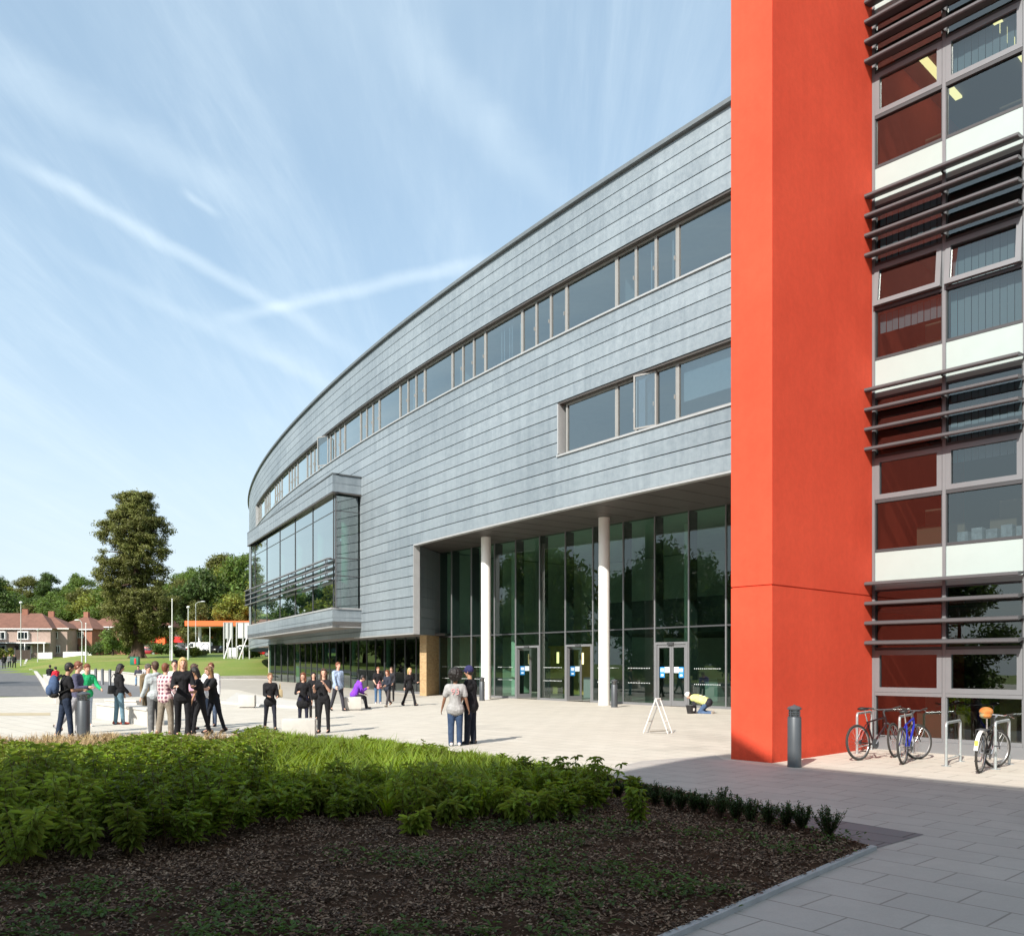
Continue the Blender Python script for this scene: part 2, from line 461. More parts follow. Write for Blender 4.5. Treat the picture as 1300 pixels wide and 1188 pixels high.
# ================================================================ ZINC CLAD BUILDING
def zinc_mat(name, tone=1.0, vscale=1.0):
    nt = NT(name); tc = nt.n('ShaderNodeTexCoord')
    mp = nt.n('ShaderNodeMapping'); mp.inputs['Location'].default_value = (0, -8.05 + .535 * 20, 0); nt.l(tc.outputs['UV'], mp.inputs[0])
    br = nt.n('ShaderNodeTexBrick', Scale=1.0, Mortar_Size=.003, Mortar_Smooth=.1, Brick_Width=4.2, Row_Height=.535)
    br.offset = .37; br.squash = 1.0
    br.inputs['Color1'].default_value = (.0, 0, 0, 1); br.inputs['Color2'].default_value = (1, 1, 1, 1); br.inputs['Mortar'].default_value = (.1, .1, .1, 1)
    nt.l(mp.outputs[0], br.inputs[0])
    st = nt.n('ShaderNodeMapping'); st.inputs['Scale'].default_value = (1.5, .16, 1); nt.l(tc.outputs['UV'], st.inputs[0])
    n1 = nt.n('ShaderNodeTexNoise', Scale=1.6, Detail=7, Roughness=.68); nt.l(st.outputs[0], n1.inputs['Vector'])
    n2 = nt.n('ShaderNodeTexNoise', Scale=5, Detail=6, Roughness=.7); nt.l(tc.outputs['UV'], n2.inputs['Vector'])
    n3 = nt.n('ShaderNodeTexNoise', Scale=.16, Detail=3, Roughness=.5); nt.l(tc.outputs['UV'], n3.inputs['Vector'])
    a = nt.n('ShaderNodeMath', _operation='MULTIPLY_ADD'); a.inputs[1].default_value = .13; nt.l(br.outputs[0], a.inputs[0])
    b0 = nt.n('ShaderNodeMath', _operation='MULTIPLY_ADD'); b0.inputs[1].default_value = .58; nt.l(n1.outputs[0], b0.inputs[0]); b0.inputs[2].default_value = -.075
    nt.l(b0.outputs[0], a.inputs[2])
    c0 = nt.n('ShaderNodeMath', _operation='MULTIPLY_ADD'); c0.inputs[1].default_value = .45; nt.l(n2.outputs[0], c0.inputs[0]); nt.l(a.outputs[0], c0.inputs[2])
    c1 = nt.n('ShaderNodeMath', _operation='MULTIPLY_ADD'); c1.inputs[1].default_value = .5; nt.l(n3.outputs[0], c1.inputs[0]); nt.l(c0.outputs[0], c1.inputs[2])
    c = ramp(nt, c1.outputs[0], [(.25, (.155 * tone, .188 * tone, .212 * tone)), (.6, (.215 * tone, .256 * tone, .284 * tone)), (.95, (.33 * tone, .38 * tone, .41 * tone))])
    b = nt.n('ShaderNodeBsdfPrincipled', Roughness=.5, Metallic=.35); nt.l(c, b.inputs['Base Color'])
    rr = ramp(nt, n2.outputs[0], [(.3, (.42,) * 3), (.7, (.6,) * 3)]); nt.l(rr, b.inputs['Roughness'])
    bp = nt.n('ShaderNodeBump', Strength=.25, Distance=.02); nt.l(n3.outputs[0], bp.inputs['Height']); nt.l(bp.outputs[0], b.inputs['Normal'])
    nt.l(b.outputs[0], nt.out.inputs[0]); return nt.m
M_zinc = zinc_mat('weathered_zinc')
M_cap = mat('dark_flashing', (.16, .18, .19), .5, metal=.3, var=.1, scale=2)
M_flash = mat('light_flashing', (.42, .43, .43), .45, metal=.3, var=.06, scale=2)
M_soffit = mat('soffit_panel', (.085, .075, .068), .45, metal=.2, var=.1, scale=1)
M_bronze = mat('taupe_window_frame', (.26, .26, .25), .5, var=.05)
M_anth = mat('anthracite_metal', (.055, .058, .062), .45, var=.05)
M_gfr = mat('grey_metal_frame', (.21, .215, .225), .42, metal=.3, var=.05)
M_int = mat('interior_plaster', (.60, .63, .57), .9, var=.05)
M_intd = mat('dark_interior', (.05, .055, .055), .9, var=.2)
M_intf = mat('interior_floor', (.10, .10, .10), .6, var=.1)
M_blind = mat('window_blind', (.45, .47, .46), .9, var=.05, scale=6)
G_sky = glass('ribbon_glass', (.34, .44, .50), 1.5, .26, .05)
G_ent = glass('green_glass', (.42, .62, .53), .8, .10, .04)
G_bay = glass('bay_glass', (.30, .46, .42), .9, .36, .04)
G_low = glass('ground_floor_glass', (.30, .42, .38), .8, .12, .04)
M_brick = pave_mat('buff_brick', (.52, .36, .17), (.43, .27, .12), (.42, .34, .22), .215, .075, 0, js=.008)
def brick_wallmat():
    nt = NT('buff_brickwork'); tc = nt.n('ShaderNodeTexCoord')
    br = nt.n('ShaderNodeTexBrick', Scale=1.0, Mortar_Size=.008, Brick_Width=.225, Row_Height=.075)
    br.inputs['Color1'].default_value = (.50, .34, .16, 1); br.inputs['Color2'].default_value = (.38, .23, .10, 1); br.inputs['Mortar'].default_value = (.40, .33, .22, 1)
    nt.l(tc.outputs['UV'], br.inputs[0])
    b = nt.n('ShaderNodeBsdfPrincipled', Roughness=.85); nt.l(br.outputs[0], b.inputs['Base Color'])
    bp = nt.n('ShaderNodeBump', Strength=.5, Distance=.01, _invert=True); nt.l(br.outputs[1], bp.inputs['Height']); nt.l(bp.outputs[0], b.inputs['Normal'])
    nt.l(b.outputs[0], nt.out.inputs[0]); return nt.m
M_bw = brick_wallmat()

W = Path([(11.6, 22.2), (8.9, 25.75), (6.96, 28.3), (5.1, 30.7), (3.0, 33.5), (-.3, 38.1), (-3.98, 43.6), (-7.4, 49.1), (-11.3, 55.9), (-15.6, 64.0), (-20.0, 73.0), (-24.4, 83.0), (-28.2, 93.5), (-30.7, 101.8), (-32.0, 109), (-31, 117), (-24, 122)], smooth=400, step=.9)
ZB, PIT = 8.05, .535
zr = lambda k: ZB + PIT * k
ZTOP = zr(22)
zinc = empty('office_building', (0, 40, 0), label='long curved three storey building clad in blue grey zinc with a recessed glazed entrance', cat='building')
def ZP(mb, name, m, **k):
    par = k.pop('par', None)
    o = mb.build(name, m, None, **k)
    o.parent = par or zinc
    if par is None: o.matrix_parent_inverse = Matrix.Translation((0, -40, 0))
    return o
uJ = W.upx(525)           # left jamb of the entrance recess
uB2 = W.upx(708)          # left end of the lower window band
uBx0 = W.upx(457); uBx1 = min([k * .1 for k in range(400, 800)], key=lambda u: (W.pt(u) - Vector((-20.7, 74.6))).length)   # bay window junctions
uW1 = W.upx(325)          # far end of upper band
Z0 = 3.46
BX0, BX1 = 4.06, 12.9     # bay bottom and top
def intervals(a, b, cuts):
    out = [(a, b)]
    for (c, d) in cuts:
        nx = []
        for (p, q) in out:
            if d <= p or c >= q: nx.append((p, q)); continue
            if c > p: nx.append((p, c))
            if d < q: nx.append((d, q))
        out = nx
    return [(p, q) for p, q in out if q - p > .02]
clad = MB()
def row(z0, z1, cuts):
    gp = .040
    for (a, b) in intervals(0, W.L, cuts):
        W.sweep(clad, a, b, [(-.09, z0), (-.09, z0 + gp), (0, z0 + gp), (.004, z1), (-.09, z1)])
for k in range(-9, 22):
    z0, z1 = zr(k), zr(k + 1)
    if k == -9: z0 = Z0
    cuts = []
    if z1 <= ZB + .01: cuts.append((0, uJ))
    if 13 <= k < 17: cuts.append((0, uW1))
    if 4 <= k < 8: cuts.append((0, uB2))
    if z0 > BX0 and z1 < BX1: cuts.append((uBx0, uBx1))
    row(z0, z1, cuts)
ZP(clad, 'zinc_cladding', M_zinc, uv=True)
# coping
mb = MB(); W.sweep(mb, 0, W.L, [(-.6, ZTOP + .20), (.16, ZTOP + .20), (.16, ZTOP + .05), (.02, ZTOP + .05), (.02, ZTOP + .008), (-.6, ZTOP + .008)], closed=True, caps=True)
ZP(mb, 'roof_coping', M_cap)

# roof deck, back walls, lower edges
backline = [(-18, 118), (0, 110), (24, 80), (34, 50), (26, 32)]
front = [tuple(W.pt(u, -.5)) for u in W.us(0, W.L)]
mb = MB(); mb.prism(front + backline, ZTOP - .5, ZTOP - .1); ZP(mb, 'roof', M_conc)
mb = MB(); bp_ = Path(backline, flip=-1); bp_.sbox(mb, 0, bp_.L, 0, .3, 0, ZTOP - .5); ZP(mb, 'back_wall', M_zinc, uv=True)
# ---- window bands
mod = 2.98
uA = W.upx(854)
def band(z0, z1, ulo, uhi, name_l):
    D = -.26
    # reveals: head, sill, end jambs (thin linings)
    mb = MB(); W.sbox(mb, ulo, uhi, -.36, -.012, z1 - .06, z1 - .003); ZP(mb, 'window_head', M_soffit)
    mb = MB(); W.sweep(mb, ulo - .02 if ulo > 0 else ulo, uhi + .02, [(-.36, z0 + .08), (.07, z0 + .03), (.07, z0 - .035), (.008, z0 - .035), (.008, z0 + .002), (-.36, z0 + .002)], closed=True, caps=True); ZP(mb, 'window_sill', M_flash)
    for u in ([ulo] if ulo > 0 else []) + [uhi]:
        s = 1 if u == ulo else -1
        mb = MB(); a, b = sorted((u, u - s * .07)); 
        if s == 1 or True: W.sbox(mb, min(u, u + s * .0) - (.0 if s == 1 else .07), max(u, u) + (.07 if s == 1 else 0), -.36, .03, z0 + .085, z1 - .062)
        ZP(mb, 'window_jamb', M_flash)
    k0 = int(math.floor((ulo - uA) / mod)) - 2; k = k0
    zz0, zz1 = z0 + .085, z1 - .062
    while True:
        a = uA + k * mod; b = a + mod
        if a > uhi: break
        a_, b_ = max(a, ulo + .07), min(b, uhi - .07)
        if b_ - a_ > .3:
            wide = (k % 2 != 0)
            if wide:
                parts = [(a_, b_)]
            else:
                parts = [(a + mod * i / 3, a + mod * (i + 1) / 3) for i in range(3)]
                parts = [(max(p, ulo + .07), min(q, uhi - .07)) for p, q in parts if min(q, uhi - .07) - max(p, ulo + .07) > .15]
            for i, (p, q) in enumerate(parts):
                fr = MB(); t = .075 if wide else .06; e = .004
                pl = .10 if (wide) else .055
                W.sbox(fr, p + e, p + pl, D - .06, D + .05, zz0, zz1); W.sbox(fr, q - pl, q - e, D - .06, D + .05, zz0, zz1)
                W.sbox(fr, p + pl, q - pl, D - .06, D + .045, zz0, zz0 + t); W.sbox(fr, p + pl, q - pl, D - .06, D + .045, zz1 - t, zz1)
                if not wide:
                    W.sbox(fr, p + pl + .01, p + pl + .035, D + .05, D + .10, zz0 + .75, zz0 + .90)
                o = ZP(fr, 'window', M_bronze)
                gl_ = MB(); W.sweep(gl_, p + pl, q - pl, [(D, zz0 + t), (D, zz1 - t)])
                po = ZP(gl_, 'pane', G_sky, par=o)
        k += 1
band(zr(13), zr(17), 0, uW1, 'upper')
band(zr(4), zr(8), 0, uB2, 'lower')
# open casement in the lower band
u_op = uA + mod * 0 - .0
def open_sash(uh, z0, z1, w, ang):
    h = W.pt(uh, -.2); t = W.tan(uh); n = W.nrm(uh)
    d = (t * math.cos(ang) + n * math.sin(ang)); nn = Vector((-d.y, d.x))
    fr = MB()
    def bx(a, b, z_0, z_1):
        p = [h + d * a - nn * .025, h + d * b - nn * .025, h + d * b + nn * .025, h + d * a + nn * .025]
        fr.hexa([(v.x, v.y, z_0) for v in p] + [(v.x, v.y, z_1) for v in p])
    bx(0, .06, z0, z1); bx(w - .06, w, z0, z1); bx(.06, w - .06, z0, z0 + .06); bx(.06, w - .06, z1 - .06, z1)
    o = ZP(fr, 'open_sash', M_bronze)
    g = MB(); a, b = h + d * .06, h + d * (w - .06); g.face([(a.x, a.y, z0 + .06), (b.x, b.y, z0 + .06), (b.x, b.y, z1 - .06), (a.x, a.y, z1 - .06)])
    ZP(g, 'pane', G_sky, par=o)
open_sash(uA + mod / 3 - .05, zr(4) + .1, zr(8) - .08, .92, .27)
open_sash(W.upx(413), zr(13) + .1, zr(17) - .08, .95, .55)
# interiors behind bands
for (zf, zc, ulo, uhi, nm) in [(zr(13) - .8, zr(17) + .5, 0, uW1 + 2, 'u'), (zr(4) - .9, zr(8) + .5, 0, uB2 + 3, 'l')]:
    mb = MB(); W.sbox(mb, ulo, uhi, -5.2, -5.0, zf, zc); ZP(mb, 'interior_wall', M_int)
    mb = MB(); W.sbox(mb, ulo, uhi, -5.0, -.12, zf - .2, zf); ZP(mb, 'interior_floor', M_intf)
    mb = MB(); W.sbox(mb, ulo, uhi, -5.0, -.12, zc, zc + .2); ZP(mb, 'ceiling', M_int)
    mb = MB(); W.sbox(mb, uhi - .2, uhi, -5, -.12, zf, zc); ZP(mb, 'interior_wall', M_int)
for j in range(0, 12):
    a = uA + mod * (2 * j - 5)
    if a + .4 > 1:
        mb = MB(); W.sbox(mb, a + .15, a + .30, -5, -.5, zr(13) - .8, zr(17) + .5) if j % 2 else W.sbox(mb, a + .5, a + .56, -.6, -.5, zr(13) - .4, zr(17)); ZP(mb, 'partition', M_int)
# drawn blinds
for (a, b, f, z0, z1) in [(uA - mod + .12, uA - .12, .66, zr(4), zr(8)), (uA + 2 * mod, uA + 3 * mod - .3, .1, zr(13), zr(17))]:
    mb = MB(); W.sbox(mb, a, b, -.46, -.44, z1 - (z1 - z0) * f, z1 - .08); ZP(mb, 'window_blind', M_blind)
rb = random.Random(3)
for j in range(-4, 24):
    a = uA + mod * j
    if a < .3 or a > uW1 - mod or rb.random() < .35: continue
    for i in range(4):
        mb = MB() if i == 0 else mb
        x = a + .15 + i * .09 + (rb.random() * 2 if j % 3 == 0 else 0)
        W.sbox(mb, x, x + .05, -.47, -.45, zr(13) + .1, zr(17) - .08)
    ZP(mb, 'vertical_blind', M_blind)

# ---- entrance recess
G = Path([(12.6, 28.7), (8.3, 33.9), (-3.56, 48.1), (-4.25, 48.93)])
gdir = (Vector((-3.56, 48.1)) - Vector((8.3, 33.9))).normalized()
# soffit as polygon between facade and glazing
uJg = G.upx(558)
sof = [tuple(W.pt(u, -.02)) for u in W.us(0, uJ)] + [tuple(W.pt(uJ, -.02)), tuple(G.pt(uJg, -.3)), tuple(G.pt(0, -.3))]
mb = MB(); mb.prism(sof, ZB - .02, ZB + .25); ZP(mb, 'entrance_soffit', M_soffit)
mb = MB()
for k in range(1, 40):
    a = W.pt(max(.1, uJ * k / 22.0), -.1) if k <= 21 else None
    if a is None: break
    n = W.nrm(uJ * k / 22.0)
    b = a - n * 3.6
    d = Vector((-n.y, n.x)) * .008
    q = [a - d, a + d, b + d, b - d]; mb.hexa([(v.x, v.y, ZB - .028) for v in q] + [(v.x, v.y, ZB - .021) for v in q])
ZP(mb, 'soffit_joints', M_intd)
# lower flashing of the facade edges
mb = MB(); W.sweep(mb, 0, uJ, [(-.25, ZB - .045), (.012, ZB - .045), (.012, ZB + .03), (-.25, ZB + .03)], closed=True, caps=True); ZP(mb, 'edge_flashing', M_flash)
mb = MB(); W.sweep(mb, uJ, uBx0 + 1.0, [(-.3, Z0 - .04), (.012, Z0 - .04), (.012, Z0 + .03), (-.3, Z0 + .03)], closed=True, caps=True); ZP(mb, 'edge_flashing', M_flash)
# jamb: light flashing strip then side wall with cladding rows running back to the glazing
j0 = W.pt(uJ, .012); tj = W.tan(uJ); nj = W.nrm(uJ); j1 = W.pt(uJ, -.35); jg = G.pt(uJg, 0)
mb = MB(); q = [j0 - tj * .02, j1 - tj * .02, j1 + tj * .25, j0 + tj * .02]
mb.hexa([(v.x, v.y, Z0 - .04) for v in q] + [(v.x, v.y, ZB - .05) for v in q]); ZP(mb, 'recess_jamb', M_flash)
J = Path([tuple(j1 - tj * .02), tuple(jg)], flip=-1)
mb = MB()
for k in range(-9, 0):
    z0, z1 = (zr(k) if k > -9 else Z0 - .04), min(zr(k + 1), ZB - .03)
    J.sweep(mb, 0, J.L, [(-.02, z0), (-.02, z0 + .03), (0, z0 + .03), (0, z1), (-.02, z1)])
J.sbox(mb, 0, J.L, -.4, -.03, Z0 - .04, ZB - .03)
ZP(mb, 'recess_side_wall', zinc_mat('recess_zinc', .9), uv=True)
# brick pier
pA = P(536, 890).to_2d(); 
ue = W.upx(536); a0 = J.pt(J.L * .34, -.02); b0_ = J.pt(J.L - .02, -.02)
mb = MB()
fl = Vector((W.tan(uJ).x, W.tan(uJ).y))
q = [a0, b0_, b0_ + fl * .8, a0 + fl * .8]
us_ = [0, 0, 0, 0]
def brickbox(mb, q, z0, z1):
    L = 0
    for i in range(4):
        a, b = q[i], q[(i + 1) % 4]; d = (b - a).length
        mb.face([(a.x, a.y, z0), (b.x, b.y, z0), (b.x, b.y, z1), (a.x, a.y, z1)], uv=[(L, z0), (L + d, z0), (L + d, z1), (L, z1)]); L += d
    mb.face([(v.x, v.y, z1) for v in q])
brickbox(mb, q, 0, Z0 - .045); ZP(mb, 'brick_pier', M_bw, uv=True)
# ---- main entrance curtain wall
mpx = [922, 874.6, 831.5, 791.5, 753, 718, 685.5, 654.8, 628, 598.7, 573.6]
mu = [G.upx(p) for p in mpx]
right = [mu[0] - 1.82 * k for k in (1, 2, 3) if mu[0] - 1.82 * k > 0]
allu = sorted(right + mu + [uJg]); allu = [0] + allu
ZTR = 3.36; zd = 2.66
doors = {(831.5, 874.6): 'closed', (718, 753): 'ajar', (654.8, 685.5): 'ajar'}
door_pairs = {(round(G.upx(b), 3), round(G.upx(a), 3)): v for (a, b), v in doors.items()}
for i, u in enumerate(allu[1:]):
    mb = MB(); G.sbox(mb, u - .03, u + .03, -.04, .035, .12, ZB - .02); ZP(mb, 'mullion', M_gfr)
    mb = MB(); G.sbox(mb, u - .035, u + .035, -.50, -.042, .12, ZB - .02); ZP(mb, 'mullion_fin', M_anth)
for a, b in zip(allu, allu[1:]):
    key = (round(a, 3), round(b, 3)); isd = door_pairs.get(key)
    g_ = g0(G.pt((a + b) / 2).y)
    mb = MB(); G.sweep(mb, a + .03, b - .03, [(0, ZTR + .03), (0, ZB - .02)]); ZP(mb, 'upper_glass_pane', G_ent)
    mb = MB(); G.sbox(mb, a + .03, b - .03, -.04, .03, ZTR - .03, ZTR + .03); ZP(mb, 'transom', M_anth)
    zb = zd + .1 if isd else g_ + .10
    mb = MB(); G.sweep(mb, a + .03, b - .03, [(0, zb), (0, ZTR - .03)]); ZP(mb, 'lower_glass_pane', G_ent)
    if not isd:
        mb = MB(); G.sbox(mb, a + .03, b - .03, -.04, .03, -.05, g_ + .10); ZP(mb, 'base_rail', M_gfr)
        mb = MB(); L = b - a - .5
        for zz in (g_ + .93, g_ + 1.56):
            n = int(L / .09)
            for k in range(n):
                c = a + .25 + L * (k + .5) / n
                G.sweep(mb, c - .018, c + .018, [(.004, zz - .018), (.004, zz + .018)])
        ZP(mb, 'safety_dots', mat('white_film', (.7, .75, .75), .7))
    else:
        fr = MB()
        G.sbox(fr, a + .031, a + .13, -.05, .05, 0, zd); G.sbox(fr, b - .13, b - .031, -.05, .05, 0, zd)
        G.sbox(fr, a + .031, b - .031, -.05, .05, zd, zd + .1)
        fo = ZP(fr, 'door_frame', M_gfr)
        mb = MB(); m_ = (a + b) / 2; G.sbox(mb, m_ - .16, m_ + .16, .05, .11, zd - .01, zd + .08); ZP(mb, 'door_sensor', M_anth, par=fo)
        w = (b - a - .26) / 2
        for side in (0, 1):
            # u increases to the left in the picture
            uh = b - .13 if side == 0 else a + .13
            ang = 0 if isd == 'closed' else (math.radians(78) if side == 0 else math.radians(90))
            h = G.pt(uh, -.01); t = G.tan((a + b) / 2) * (-1 if side == 0 else 1); n = -G.nrm((a + b) / 2)
            d = t * math.cos(ang) + n * math.sin(ang); nn = Vector((-d.y, d.x))
            lf = MB()
            def bx(mbx, c, e, z_0, z_1, th=.025, o=0):
                p = [h + d * c + nn * (o - th), h + d * e + nn * (o - th), h + d * e + nn * (o + th), h + d * c + nn * (o + th)]
                mbx.hexa([(v.x, v.y, z_0) for v in p] + [(v.x, v.y, z_1) for v in p])
            zl = g_ + .02
            bx(lf, .005, .10, zl, zd - .01); bx(lf, w - .10, w - .005, zl, zd - .01); bx(lf, .10, w - .10, zl, zl + .22); bx(lf, .10, w - .10, zd - .13, zd - .01)
            lo = ZP(lf, 'door', M_gfr, par=fo)
            g2 = MB(); p, q_ = h + d * .10, h + d * (w - .10); g2.face([(p.x, p.y, zl + .22), (q_.x, q_.y, zl + .22), (q_.x, q_.y, zd - .13), (p.x, p.y, zd - .13)])
            po = g2.build('pane', G_ent, lo)
            po.matrix_parent_inverse = Matrix.Identity(4)
            # blue and white notice on the glass
            if not (isd == 'ajar' and side == 1):
                sgn = 1 if (nn.dot(G.nrm(a)) > 0) else -1
                st = MB(); inner = w - .12
                def sq(mbx, c, e, z_0, z_1, o, mi):
                    p = [h + d * c + nn * sgn * o, h + d * e + nn * sgn * o]
                    mbx.face([(p[0].x, p[0].y, z_0), (p[1].x, p[1].y, z_0), (p[1].x, p[1].y, z_1), (p[0].x, p[0].y, z_1)], mi=mi)
                sq(st, .14, inner, zl + 1.36, zl + 1.60, .006, 0)
                sq(st, .14, .14 + (inner - .14) * .5, zl + 1.16, zl + 1.60, .009, 1)
                sq(st, .18, .10 + (inner - .14) * .5, zl + 1.40, zl + 1.54, .012, 0); sq(st, .20, .08 + (inner - .14) * .5, zl + 1.22, zl + 1.30, .012, 0)
                s2 = st.build('notice', [mat('notice_white', (.75, .85, .9), .5), mat('notice_blue', (.03, .25, .6), .5)], lo)
# entrance columns
for (px, py) in ((617, 891), (767, 899)):
    Yc = {617: 42.6, 767: 36.9}[px]
    c = at(px, Yc); mb = MB(); mb.lathe(c.x, c.y, [(.24, -.1), (.24, 3.0), (.24, ZB - .03)], 32)
    o = ZP(mb, 'column', mat('white_column_paint', (.80, .79, .76), .45), smooth=True)
# lobby interior
IB = Path([tuple(G.pt(0, -9)), tuple(G.pt(G.L - .2, -9))])
mb = MB(); G.sbox(mb, 0, uJg, -11.2, -11, 0, ZB); ZP(mb, 'lobby_back_wall', M_int)
for a_, b_ in ((uJg, uJg + .25), (0, .2)):
    mb = MB(); G.sbox(mb, a_, b_, -11, -.55, 0, ZB); ZP(mb, 'lobby_side_wall', M_int)
fl_ = [tuple(G.pt(0, -.05)), tuple(G.pt(uJg, -.05)), tuple(G.pt(uJg, -11)), tuple(G.pt(0, -11))]
mb = MB(); mb.prism([Vector(v) for v in fl_], .175, .19); ZP(mb, 'lobby_floor', mat('lobby_floor_tile', (.22, .22, .20), .3, var=.1))
mb = MB(); mb.prism([Vector(v) for v in fl_], ZB + .05, ZB + .2); ZP(mb, 'lobby_ceiling', M_int)
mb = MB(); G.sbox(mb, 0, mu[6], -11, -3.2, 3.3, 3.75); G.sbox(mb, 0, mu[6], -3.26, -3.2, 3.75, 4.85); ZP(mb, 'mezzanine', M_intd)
mb = MB(); G.sbox(mb, mu[7] - .3, mu[8] + 3, -6.0, -5.8, .19, 2.9); ZP(mb, 'timber_screen', mat('ochre_timber', (.42, .28, .09), .5, var=.15, scale=2))
for a_, b_, c_ in ((mu[3], mu[2], -5), (mu[5] + .2, mu[5] + 1.6, -3.5)):
    mb = MB(); G.sbox(mb, min(a_, b_), max(a_, b_), c_, c_ + .75, .19, 1.2); ZP(mb, 'reception_desk', mat('desk_grey', (.25, .26, .27), .5))
for (pu, o_) in ((mu[2] + .3, -2.6), (mu[5] - .6, -6), (mu[9], -3), (mu[1] - .5, -6.5)):
    q = G.pt(pu, o_); mb = MB(); mb.lathe(q.x, q.y, [(.2, .19), (.2, ZB)], 20); ZP(mb, 'interior_column', M_int, smooth=True)
nt = NT('lamp_glow'); em = nt.n('ShaderNodeEmission', Strength=2.0); em.inputs[0].default_value = (1, .82, .35, 1); nt.l(em.outputs[0], nt.out.inputs[0]); M_lamp = nt.m
for pu, o_, z in ((G.upx(679), -1.5, 1.9), (G.upx(710), -1.5, 1.85), (G.upx(586), -1.6, 1.9)):
    mb = MB(); G.sbox(mb, pu - .06, pu + .06, o_ - .05, o_, z, z + .55); ZP(mb, 'wall_lamp', M_lamp)
# stair
mb = MB()
for k in range(12): G.sbox(mb, mu[10] - .2 - 0.0 + k * -.28, mu[10] - .2 - k * .28 + .3, -8.5, -7, .3 + k * .27, .36 + k * .27)
ZP(mb, 'stair', mat('stair_steel', (.5, .52, .5), .5))

# ---- ground floor glazing on the left, set back under the soffit
Lg = Path([(-4.7, 48.9), (-7.6, 52.9), (-10.6, 57.4), (-13.6, 62.2), (-16.6, 67.1), (-19.85, 71.4), (-16.5, 77.5)])
uEnd = Lg.c[5]
mb = MB(); Lg.sbox(mb, 0, uEnd, -.05, .04, -.3, .75 if False else .30); ZP(mb, 'base_rail', M_gfr)
n = int(uEnd / 1.25); ulist = [uEnd * k / n for k in range(n + 1)]
for a, b in zip(ulist, ulist[1:]):
    gg = g0(Lg.pt((a + b) / 2).y)
    mb = MB(); Lg.sweep(mb, a + .02, b - .02, [(0, .30), (0, Z0 + .03)]); ZP(mb, 'ground_glass_pane', G_low)
    mb = MB(); Lg.sbox(mb, a - .025, a + .025, -.1, .04, .3, Z0 + .03); ZP(mb, 'mullion', M_anth)
mb = MB(); Lg.sbox(mb, uEnd, Lg.L, -.2, .05, 0, Z0); ZP(mb, 'end_wall', mat('pale_render', (.5, .48, .42), .8))
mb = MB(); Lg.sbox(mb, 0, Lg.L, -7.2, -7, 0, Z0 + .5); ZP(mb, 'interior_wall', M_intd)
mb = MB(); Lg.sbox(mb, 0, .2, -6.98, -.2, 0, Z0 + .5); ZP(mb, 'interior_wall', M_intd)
mb = MB(); Lg.sbox(mb, 0, Lg.L, -7, -.1, .2, .24); ZP(mb, 'interior_floor', M_intf)
for k in range(5):
    q = Lg.pt(1.2 + k * 5.5, -.9); mb = MB(); mb.lathe(q.x, q.y, [(.22, .1), (.22, Z0)], 16); ZP(mb, 'interior_column', mat('pale_green_column', (.35, .55, .45), .6), smooth=True)
# soffit under the left part
uu = [uJ + (uBx1 + 8 - uJ) * k / 30 for k in range(31)]
poly = [tuple(W.pt(u, -.02)) for u in uu] + [tuple(W.pt(u, -9)) for u in uu[::-1]]
mb = MB(); wp_ = [W.pt(uJ + .02, -.02), W.pt(uJ + 1.6, -.02), W.pt(uJ + 1.6, -7.5), G.pt(uJg, -.5) + tj * .3, jg + tj * .05]; mb.prism(wp_[::-1], Z0 - .03, Z0 + .1)
W.sweep(mb, uJ + 1.6, uBx1 + 8, [(-7.5, Z0 - .03), (-.02, Z0 - .03), (-.02, Z0 + .1), (-7.5, Z0 + .1)], closed=True, caps=True); ZP(mb, 'ground_floor_soffit', mat('grey_soffit', (.22, .20, .18), .6, var=.08))

# ---- projecting bay
B = Path([(-8.5, 52.15), (-10.42, 50.75), (-22.35, 73.8), (-20.6, 74.7)])
c1, c2 = B.c[1], B.c[2]
mb = MB()
for (z0, z1) in ((BX0, BX0 + .50), (BX0 + .50, BX0 + 1.0), (11.88, 12.38), (12.38, BX1)):
    B.sweep(mb, 0, B.L, [(-.04, z0), (-.04, z0 + .025), (0, z0 + .025), (0, z1), (-.04, z1)])
ZP(mb, 'bay_fascia', M_zinc, uv=True)
for (z0, z1, o1, m_) in ((BX1 - .0, BX1 + .07, .05, M_cap), (BX0 + 1.0, BX0 + 1.1, .05, M_flash), (BX0 - .05, BX0, .01, M_flash), (11.80, 11.88, -.0, M_soffit)):
    mb = MB(); B.sbox(mb, 0, B.L, -.4, o1, z0, z1); ZP(mb, 'bay_trim', m_)
bp4 = [tuple(v) for v in B.p]
mb = MB(); mb.prism(bp4[::-1], BX1 - .05, BX1 - .01); ZP(mb, 'bay_roof', M_cap)
inner = [tuple(B.pt(0.01, -.02)), tuple(B.pt(c1 - .01, -.02)), tuple(B.pt(c2 - .01, -.02)), tuple(B.pt(B.L - .01, -.02))]
mb = MB(); mb.prism([bp4[0], bp4[1], bp4[2], bp4[3]][::-1], BX0 - .04, BX0 + .3); ZP(mb, 'bay_soffit', MATS['grey_soffit'])
gz0, gz1 = BX0 + 1.1, 11.80
BG = Path([(-8.9, 52.3), (-10.33, 51.2), (-22.0, 73.75), (-20.6, 74.5)])
g1, g2_ = BG.c[1], BG.c[2]
bpx = [429.5, 423.6, 397.4, 375, 355.6, 339, 324]
bu = [BG.upx(p) for p in bpx[1:]]
lst = [g1] + [u for u in bu if u > g1 + .1] + [g2_]
zt = 10.86
